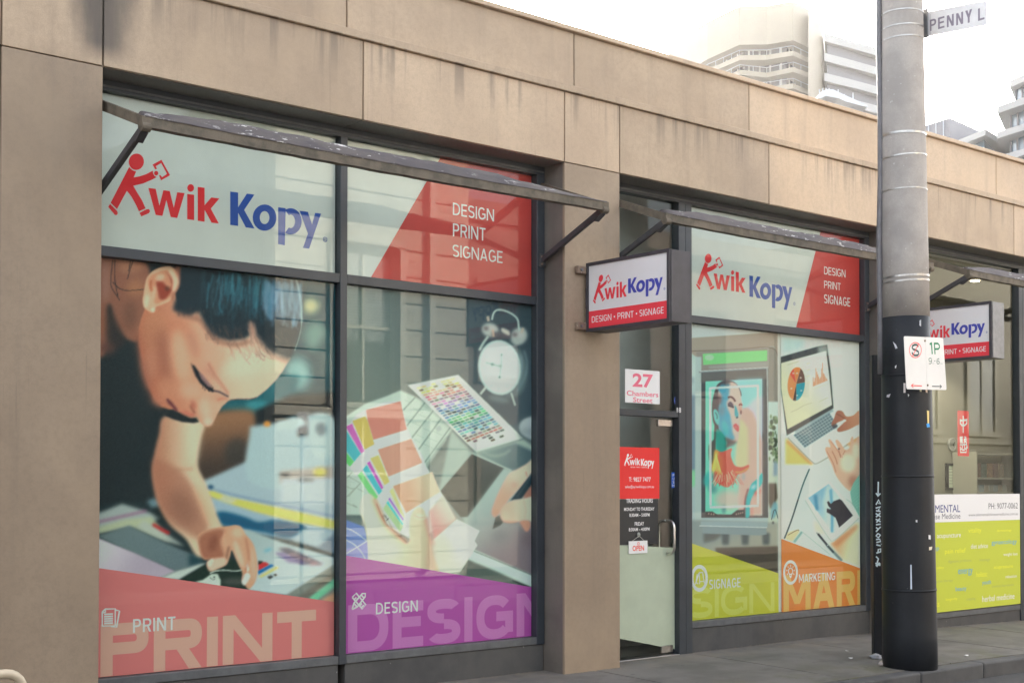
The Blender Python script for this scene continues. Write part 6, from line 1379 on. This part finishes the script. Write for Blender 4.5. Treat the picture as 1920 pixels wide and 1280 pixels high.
# ================================================================== inside the clinic
ck = on_y(1786, 833, 10.42); cl = empty('wall_clock', tuple(ck), 'round grey wall clock inside the clinic', 'clock')
rcl = .085; bm = bmesh.new(); tube_into(bm, [(ck[0], 10.42, ck[2]), (ck[0], 10.45, ck[2])], rcl*1.0, 32); bm_obj('dial', bm, plain('clock_dial', (.42, .43, .40), .6), cl)
bm = bmesh.new(); tube_into(bm, [(ck[0]+rcl*math.cos(t), 10.42, ck[2]+rcl*math.sin(t)) for t in np.linspace(0, 2*math.pi, 33)], .009, 8, False); bm_obj('rim', bm, plain('clock_rim', (.6, .6, .56), .4), cl)
for a, L in ((.9, .06), (2.4, .045)): bm = bmesh.new(); beam_into(bm, (ck[0], 10.41, ck[2]), (ck[0]+L*math.sin(a), 10.41, ck[2]+L*math.cos(a)), .004, .004, (0, 1, 0)); bm_obj('hand', bm, M['black'], cl)
a, b = on_y(1774, 868, 10.43), on_y(1812, 918, 10.43); fc = empty('framed_certificate', (a[0], 10.43, b[2]), 'black framed certificate hanging under the clock', 'picture frame')
boxes('frame', [(a[0], b[0], 10.41, 10.45, b[2], b[2]+.03), (a[0], b[0], 10.41, 10.45, a[2]-.03, a[2]), (a[0], a[0]+.035, 10.41, 10.45, b[2]+.031, a[2]-.031), (b[0]-.035, b[0], 10.41, 10.45, b[2]+.031, a[2]-.031)], M['black'], fc)
box('certificate', a[0]+.036, b[0]-.036, 10.43, 10.44, b[2]+.032, a[2]-.032, ink(190, 196, 180), fc)
CP = Plane((0, 10.43, 0), (1, 0, 0), (0, 0, 1))
_merge('text_lines', [stroke_poly([(a[0]+.07, z), (b[0]-.07-.03*(k % 3), z)], .006) for k, z in enumerate(np.linspace(a[2]-.08, b[2]+.09, 6))], CP, ink(120, 126, 116), fc, .0005)
a, b = on_y(1831, 849, 10.05), on_y(1912, 940, 10.05); SX0, SX1 = a[0], a[0]+1.3; sh = empty('shelf_unit', (SX0, 10.05, -.12), 'cream shelf unit stocked with herb bags inside the clinic', 'shelves')
zs = [a[2], on_y(1850, 895, 10.05)[2], on_y(1850, 922, 10.05)[2], .9, .4]
M['shelf'] = plain('cream_laminate', (.58, .56, .47), .5)
for z in zs: box('shelf_board', SX0+.025, SX1-.025, 10.06, 10.41, z-.02, z, M['shelf'], sh)
for x in (SX0, SX1-.024): box('side_panel', x, x+.024, 10.05, 10.42, -.118, a[2]+.02, M['shelf'], sh)
cols = [(.20, .13, .10), (.12, .15, .13), (.26, .16, .10), (.17, .10, .08), (.22, .17, .12)]
names = ['brown', 'dark green', 'tan', 'dark red brown', 'pale brown']
for k in range(5):
    x = SX0+.05+k*.15; m_ = plain('herb_bag_%d' % k, cols[k % 5], .6, noise=.35, scale=40)
    bm = bmesh.new(); box_into(bm, x, x+.135, 10.09, 10.21, zs[1]+.001, zs[1]+.20); bevel_all(bm, .012, 2); t = bm_obj('bag', bm, m_)
    t.name = 'herb_bag'; tag(t, ('leftmost ','second ','third ','fourth ','fifth ','sixth ','seventh ','eighth ')[k]+names[k % 5]+' herb bag from the left on the upper clinic shelf', 'bag', 'herb bags on the upper shelf')
for k in range(7):
    x = SX0+.045+k*.12; bm = bmesh.new(); box_into(bm, x, x+.108, 10.1, 10.25, zs[2]+.001, zs[2]+.10); bevel_all(bm, .004); t = bm_obj('medicine_box', bm, plain('box_%d' % (k % 3), [(.42, .44, .42), (.36, .42, .44), (.46, .42, .36)][k % 3], .5))
    tag(t, 'pale medicine box, '+('leftmost','second','third','fourth','fifth','sixth','seventh')[k]+' from the left on the lower clinic shelf', 'box', 'medicine boxes on the lower shelf')
dl = on_z(1828.5, 526, 4.075); do = empty('ceiling_downlight', tuple(dl), 'lit downlight in the clinic ceiling', 'lamp')
bm = bmesh.new(); tube_into(bm, [(dl[0], dl[1], 4.074), (dl[0], dl[1], 4.079)], .085, 20); bm_obj('trim_ring', bm, M['opal'], do)
em, n_, b_ = newmat('lamp_glow'); b_.inputs['Emission Color'].default_value = (1, .78, .5, 1); b_.inputs['Emission Strength'].default_value = 9
bm = bmesh.new(); tube_into(bm, [(dl[0], dl[1], 4.066), (dl[0], dl[1], 4.0735)], .05, 20); bm_obj('diffuser', bm, em, do)
L = bpy.data.lights.new('downlight', 'SPOT'); L.energy = 45; L.spot_size = rad(130); L.color = (1, .85, .65); L.shadow_soft_size = .06
lo_ = bpy.data.objects.new('downlight_lamp', L); C.objects.link(lo_); lo_.location = (0, 0, -.03); lo_.parent = do
# ================================================================== buildings beyond the roof
def gp(x, d, z=None): r = ray(x, 905); P = EYE+r*d; return (P[0], P[1])
def zat(x, y, d): r = ray(x, y); return EYE[2]+r[2]*d
def prism(name, plan, z0, z1, mat, parent):
    bm = bmesh.new(); prism_into(bm, plan, z0, z1, lambda a, b, h: (a, b, h)); return bm_obj(name, bm, mat, parent)
def inset(plan, k):
    c = np.mean(np.array(plan), 0); out = []
    for p in plan: v = np.array(p)-c; L = np.linalg.norm(v); out.append(tuple(c+v*(1-k/L)))
    return out
M['cream_clad'] = plain('cream_cladding', (0.36, 0.31, 0.235), .6, noise=.04, scale=.3)
M['white_band'] = plain('white_spandrel', (0.44, 0.43, 0.42), .6)
M['far_glass'] = plain('tinted_glazing', (0.09, 0.09, 0.11), .12, spec=.8)
M['grey_clad'] = plain('grey_cladding', (0.26, 0.25, 0.27), .6)
M['rail'] = plain('rail_paint', (0.6, 0.62, 0.66), .4)
# far apartment tower with wavy balconies
d0 = 260.0
front = [(1255, 287), (1329, 271.7), (1389, 262.8), (1440, 262.6), (1490, 260.0), (1519, 264.5), (1546, 274)]
plan = [gp(x, d) for x, d in front]+[gp(1575, 320), gp(1300, 330)]
tw = empty('apartment_tower', (*gp(1480, 262), -.6), 'tall cream apartment tower with zigzag balconies behind the roof', 'building')
zt = zat(1480, -1, 261); zm = zat(1490, 70, 260)
prism('upper_storey', plan, zm, zt, M['cream_clad'], tw); prism('glazed_core', inset(plan, 4.0), -.6, zm-.02, M['far_glass'], tw)
# soft parapet step, plant room opening
P0, P1 = np.array(gp(1494, 259.9)), np.array(gp(1513, 263.2))
zlev = [zat(1488, 90+31.0*k, 260) for k in range(0, 29)]
for k, z in enumerate(zlev):
    if z < 1: break
    pl = plan if k % 2 == 0 else [gp(x, d+1.2*math.sin(i*2.1+k)) for i, (x, d) in enumerate(front)]+plan[-2:]
    s_ = prism('balcony_slab', pl, z-.95, z, M['cream_clad'], tw)
    if k < 6:
        bm = bmesh.new(); F = [np.array(p) for p in pl[:6]]
        for i in range(5):
            a, b = F[i], F[i+1]; beam_into(bm, (*a, z+1.0), (*b, z+1.0), .12, .08); n = int(np.linalg.norm(b-a)/2.4)
            for q in range(n+1): t = q/max(n, 1); p = a*(1-t)+b*t; beam_into(bm, (*p, z+.001), (*p, z+.96), .07, .07, (0, 1, 0))
        bm_obj('railing', bm, M['rail'], s_)
ins = [np.array(p) for p in inset(plan, 3.9)]
for k, z in enumerate(zlev[:5]):      # window mullions of the recessed storeys
    for i in range(5):
        a, b = ins[i], ins[i+1]; n = max(2, int(np.linalg.norm(b-a)/3.0))
        for q in range(n):
            t = (q+.5)/n; p = a*(1-t)+b*t; bm = bmesh.new(); beam_into(bm, (*p, z+.01), (*p, z+2.2), .18, .35, (b[0]-a[0], b[1]-a[1], 0)); bm_obj('mullion', bm, M['white_band'], tw)
fin = [gp(1519.5, 261), gp(1546.5, 270.5), gp(1549, 276), gp(1523, 268)]
bm = bmesh.new(); zf = [zat(1519, 12, 261), zat(1546, 56, 270)]
lo = [bm.verts.new((*p, -.6)) for p in (gp(1511, 259.5), gp(1543.5, 269.5), fin[2], fin[3])]; hi = [bm.verts.new((*p, z)) for p, z in zip(fin, (zf[0], zf[1], zf[1], zf[0]))]
bm.faces.new(lo[::-1]); bm.faces.new(hi)
for i in range(4): bm.faces.new((lo[i], lo[(i+1) % 4], hi[(i+1) % 4], hi[i]))
bm_obj('corner_fin', bm, M['cream_clad'], tw)
# banded block beside it
bb = empty('office_block', (*gp(1600, 275), -.6), 'grey and white banded block to the right of the cream tower', 'building')
pl = [gp(1549, 268), gp(1600, 272.5), gp(1685, 281), gp(1700, 330), gp(1560, 325)]
ztop = zat(1552, 57, 268.2); prism('glazed_core', inset(pl, 2.0), -.6, ztop-.5, plain('dim_glazing', (.15, .14, .155), .3), bb)
for k in range(24):
    z = ztop-4.02*k
    if z < 3: break
    prism('white_band', pl, z-1.62, z, M['white_band'], bb)
# white sculptural deck on a nearer roof
dk = empty('roof_deck', (*gp(1575, 118), 0), 'white curved roof deck with posts showing over the parapet', 'roof structure')
DP = np.array(gp(1575, 118)); dn = RH; DPl = Plane((DP[0], DP[1], 0), tuple(RH), (0, 0, 1))
out = [DPl.px(x, y) for x, y in ((1532, 180), (1540, 172), (1550, 168), (1562, 168), (1575, 174), (1590, 181), (1610, 190), (1627, 198), (1626, 201), (1606, 196), (1585, 190), (1572, 184), (1560, 182), (1548, 180), (1540, 184), (1534, 184))]
bm = bmesh.new(); prism_into(bm, out, -4, 0, lambda a, b, h: tuple(DPl.at(a, b, h))); bm_obj('deck', bm, M['rail'], dk)
for x, y0, y1 in ((1559, 183, 320), (1604, 195, 330)):
    a = Vector(DPl.at(*DPl.px(x, y0), -1.5)); b = Vector(DPl.at(*DPl.px(x, y0+10), -1.5)); c = Vector((a.x, a.y, 0)); bm = bmesh.new(); tube_into(bm, [c, (b.x, b.y, b.z), (a.x, a.y, a.z)], [.14, .14, .40], 14); bm_obj('support', bm, M['rail'], dk, True)
for x, y0, y1 in ((1539, 172, 165), (1545, 170, 163), (1551, 168, 162), (1557, 168, 163), (1566, 170, 166), (1574, 174, 165), (1586, 180, 174), (1602, 187, 171), (1588, 181, 176), (1615, 193, 188)):
    a, b = Vector(DPl.at(*DPl.px(x, y0+1), -.5)), Vector(DPl.at(*DPl.px(x, y1), -.5)); bm = bmesh.new(); beam_into(bm, a, b, .06, .06, (0, 1, 0)); bm_obj('post', bm, M['rail'], dk)
# grey building with covered balcony, right of the pole
gb = empty('grey_building', (*gp(1785, 172), -.6), 'dark grey flat roofed building right of the pole', 'building')
za = zat(1785, 217, 172); pl = [gp(1690, 180), gp(1785, 172), gp(1900, 186), gp(1850, 225), gp(1740, 225)]
prism('wall', pl, -.6, za, M['grey_clad'], gb)
for x in (1745, 1759, 1773):
    d = 180+(x-1690)/95*(-8); a = np.array(gp(x, d-.1)); bm = bmesh.new(); beam_into(bm, (*a, 5), (*a, za-.15), .12, .12, (0, 1, 0)); bm_obj('panel_joint', bm, M['rail'], gb)
zb = zat(1852, 238, 160); wb = [gp(1776, 168), gp(1852, 160), gp(1884, 165), gp(1900, 184), gp(1780, 182)]
prism('balcony_roof', wb, zb-.75, zb, M['white_band'], gb); prism('balcony_floor', wb, zb-4.6, zb-3.9, M['white_band'], gb)
prism('balcony_window', inset(wb, 2.2), zb-3.88, zb-.77, plain('blue_glazing', (.20, .26, .30), .1, spec=.8), gb)
F = [np.array(p) for p in wb[:3]]
for i in range(2):
    a, b = F[i], F[i+1]; n = 5
    for q in range(n): t = (q+.5)/n; p = a*(1-t)+b*t; bm = bmesh.new(); beam_into(bm, (*p, zb-3.89), (*p, zb-2.7), .09, .09, (0, 1, 0)); bm_obj('railing_post', bm, M['rail'], gb)
# white apartments at the right edge
wa = empty('white_apartments', (*gp(1930, 160), -.6), 'pale stepped apartment block cut by the right edge', 'building')
def vol(xl, d, ytop, ybot, z_low=None):
    pl = [gp(xl, d), gp(2010, d-10), gp(2040, d+40), gp(xl+60, d+40)]; return pl, zat(xl, ytop, d), zat(xl, ybot, d)
M['blue_glass'] = plain('pale_blue_glazing', (.22, .28, .34), .08, spec=.9)
for xl, yt, yb, wx in ((1899, 147, 160, 1909), (1875, 196, 209, 1900), (1873, 245, 257, 1899), (1868, 292, 304, 1896)):
    pl, z1, z0 = vol(xl, 158, yt, yb); prism('floor_band', pl, z0, z1, M['white_band'], wa)
    pw = [gp(wx, 159), gp(2008, 149.6), gp(2030, 190), gp(wx+50, 190)]; zl = zat(xl, yb+37, 158)
    w_ = prism('window_wall', pw, zl, z0-.02, M['blue_glass'], wa)
    for x in (wx+.6, wx+13, wx+26): a = np.array(gp(x, 158.8-(x-wx)*.093)); bm = bmesh.new(); beam_into(bm, (*a, zl+.05), (*a, z0-.05), .16, .16, (0, 1, 0)); bm_obj('mullion', bm, M['grey_clad'], w_)
prism('base', [gp(1880, 159), gp(2008, 149), gp(2030, 190), gp(1930, 190)], -.6, zat(1868, 341, 158), M['white_band'], wa)

# ================================================================== across the street (seen in the glass)
M['stucco'] = plain('painted_stucco', (0.46, 0.41, 0.33), .85, noise=.08, scale=1.2, bump=.1)
M['stucco_trim'] = plain('cream_trim', (0.50, 0.46, 0.38), .7, noise=.05, scale=2)
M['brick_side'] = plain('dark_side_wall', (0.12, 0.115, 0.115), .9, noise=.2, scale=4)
ob = empty('opposite_building', (20, -2.2, 0), 'sunlit cream stucco building with sash windows across the street', 'building')
OX0, OX1, OYF = 10.9, 14.9, -2.2
BX0 = 27.5
ZC = [.0, .33, .78, 1.22, 1.67, 2.14, 2.62]+[2.82+.46*k for k in range(11)]
wins = []
wins = [(12.05, 13.35)]
def row(z0, z1, has):
    segs = []; a = OX0
    for w0, w1 in (wins if has else []): segs.append((a, w0)); a = w1
    segs.append((a, OX1)); return segs
bm_n = 0
for i, (z0, z1) in enumerate(zip(ZC[:-1], ZC[1:])):
    has = (2.9 < (z0+z1)/2 < 5.5) or (z1 < 2.7 and z0 > .7)
    for a, b in row(z0, z1, has):
        bm = bmesh.new(); box_into(bm, a+.008, b-.008, OYF-.06, OYF, z0+.012, z1-.012); bevel_all(bm, .014); bm_obj('stone_course', bm, M['stucco'], ob)
boxes('wall', [(OX0, OX1, OYF-.30, OYF-.062, z0, z1) for z0, z1 in ((-.1, .78), (2.62, 2.82), (5.58, 8.2))]+[(a, b, OYF-.30, OYF-.062, z0, z1) for z0, z1 in ((.781, 2.619), (2.821, 5.579)) for a, b in row(z0, z1, True)], M['stucco'], ob)
box('string_course', OX0-.05, OX1, OYF+.002, OYF+.10, 2.635, 2.80, M['stucco_trim'], ob, .02); box('cornice', OX0-.15, OX1, OYF-.3, OYF+.28, 7.6, 8.0, M['stucco_trim'], ob, .04); box('parapet', OX0, OX1, OYF-.3, OYF+.02, 8.001, 8.7, M['stucco'], ob)
M['sash_glass'] = plain('sash_glass', (0.03, 0.035, 0.04), .05, spec=.9); M['blind'] = plain('venetian_blind', (.35, .35, .33), .6)
for w0, w1 in wins:
    for z0, z1 in ((.80, 2.60), (2.95, 5.45)):
        f = boxes('window', [(w0-.12, w0-.001, OYF+.002, OYF+.06, z0-.05, z1+.15), (w1+.001, w1+.12, OYF+.002, OYF+.06, z0-.05, z1+.15), (w0-.12, w1+.12, OYF+.002, OYF+.09, z1+.151, z1+.27), (w0-.15, w1+.15, OYF+.002, OYF+.12, z0-.15, z0-.051),
            (w0, w0+.07, OYF-.16, OYF-.1, z0, z1), (w1-.07, w1, OYF-.16, OYF-.1, z0, z1), (w0+.071, w1-.071, OYF-.16, OYF-.1, (z0+z1)/2-.03, (z0+z1)/2+.03), ((w0+w1)/2-.02, (w0+w1)/2+.02, OYF-.159, OYF-.11, z0, z1)], M['stucco_trim'], ob)
        box('pane', w0+.01, w1-.01, OYF-.20, OYF-.18, z0, z1, M['sash_glass'], f)
        if z0 > 2: boxes('blind', [(w0+.08, w1-.08, OYF-.178, OYF-.170, z1-.05*(k+1), z1-.05*k-.012) for k in range(24)], M['blind'], f)
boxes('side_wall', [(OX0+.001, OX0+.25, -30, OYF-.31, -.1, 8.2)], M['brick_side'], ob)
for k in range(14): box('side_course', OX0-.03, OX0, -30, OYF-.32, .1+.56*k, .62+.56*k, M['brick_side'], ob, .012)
boxes('roof', [(OX0+.26, OX1, -30, OYF-.31, 8.0, 8.2)], M['brick_side'], ob)
box('drainpipe', 13.95, 14.07, OYF+.01, OYF+.11, 0, 7.6, M['stucco_trim'], ob)

# a dark brick terrace set back, then another cream shop further on
M['dark_brick'] = plain('dark_brick', (0.20, 0.155, 0.13), .9, noise=.25, scale=5)
tb = empty('brick_terrace', (21, -3.4, 0), 'dark brick terrace set back across the street, seen only as a reflection', 'building')
boxes('wall', [(OX1+.02, BX0-.02, -12, -3.4, -.1, 6.6)], M['dark_brick'], tb); box('parapet', OX1+.03, BX0-.03, -12, -3.3, 6.601, 7.0, M['dark_brick'], tb)
for k in range(4):
    a = OX1+1.2+3.0*k
    for z0, z1 in ((.9, 2.7), (3.6, 5.4)):
        f = boxes('window', [(a-.1, a+1.2, -3.398, -3.33, z0-.12, z0-.01), (a-.1, a-.001, -3.398, -3.35, z0, z1), (a+1.1, a+1.2, -3.398, -3.35, z0, z1), (a-.1, a+1.2, -3.398, -3.34, z1+.001, z1+.12)], M['dark_brick'], tb); box('pane', a, a+1.1, -3.397, -3.385, z0, z1, M['sash_glass'], f)
M['cream_render'] = plain('tan_render', (0.30, 0.275, 0.225), .85, noise=.08, scale=1.2); M['tan_trim'] = plain('tan_trim', (0.38, 0.35, 0.29), .8)
cs = empty('cream_shop', (34, -2.2, 0), 'cream rendered building with sash windows further along the far side', 'building')
boxes('wall', [(BX0, 46, -8, -2.2, -.1, 7.2)], M['cream_render'], cs); box('cornice', BX0-.1, 46.1, -8, -1.95, 7.201, 7.6, M['tan_trim'], cs); box('string_course', BX0, 46, -2.199, -2.1, 2.55, 2.70, M['tan_trim'], cs, .02)
for k in range(6):
    a = 28.6+2.7*k; f = boxes('window', [(a-.14, a-.001, -2.198, -2.13, 2.9, 5.2), (a+1.201, a+1.34, -2.198, -2.13, 2.9, 5.2), (a-.14, a+1.34, -2.198, -2.11, 5.201, 5.34), (a-.2, a+1.4, -2.198, -2.08, 2.76, 2.899), (a+.57, a+.63, -2.19, -2.15, 2.9, 5.2)], M['tan_trim'], cs)
    box('pane', a, a+1.2, -2.196, -2.185, 2.9, 5.2, M['blind'], f)
# the house over the lane
ol = empty('lane_house', (-4, -2.6, 0), 'plain rendered house behind the camera, across the lane', 'building')
boxes('wall', [(-30, 3.2, -2.9, -2.6, -.1, 7.0), (2.9, 3.2, -30, -2.91, -.1, 7.0)], M['brick_side'], ol); box('parapet', -30, 3.3, -2.95, -2.5, 7.001, 7.4, M['stucco_trim'], ol)
sheet('far_pavement', [-40, 0, 12, 30, 60], [-2.55, -1.0], lambda x, y: gz(x, 3)+.0, M['paving'])
for k in range(36):
    a = -20+1.6*k; bm = bmesh.new(); box_into(bm, a, a+1.59, -1.0, -.88, -.4, .0); bevel_all(bm, .015); kb = bm_obj('far_kerbstone', bm, M['kerbstone'], kerb)
    kb.location.z += gz(a, 3)
ps = on_y(566, 900, 16.86+.45); px_, pz0, pz1 = ps[0], on_y(566, 797, 17.31)[2], on_y(566, 772, 17.31)[2]
sp = empty('sign_post', (px_, -.45, gz(px_, 3)), 'thin steel sign post on the far kerb, seen only as a reflection', 'sign post')
tube('post', [(px_, -.45, gz(px_, 3)), (px_, -.45, pz1)], .03, M['galv'], sp, 10); box('plate', px_-.11, px_+.11, -.415, -.41, pz0-.12, pz1, M['sign_white'], sp, .001)

# ------------------------------------------------------------------ thin mist added to veil the towers in place of lens glare
hz_m = bpy.data.materials.new('glare_haze_air'); hz_m.use_nodes = True; hn = hz_m.node_tree; hn.nodes.clear()
pv_ = hn.nodes.new('ShaderNodeVolumePrincipled'); pv_.inputs['Color'].default_value = (.97, .95, .93, 1); pv_.inputs['Density'].default_value = GLARE_HAZE; pv_.inputs['Anisotropy'].default_value = .5
ho = hn.nodes.new('ShaderNodeOutputMaterial'); hn.links.new(pv_.outputs[0], ho.inputs['Volume'])
hzo = box('glare_haze', -620, 620, -620, 620, -1.7, 106, hz_m); hzo['kind'] = 'stuff'
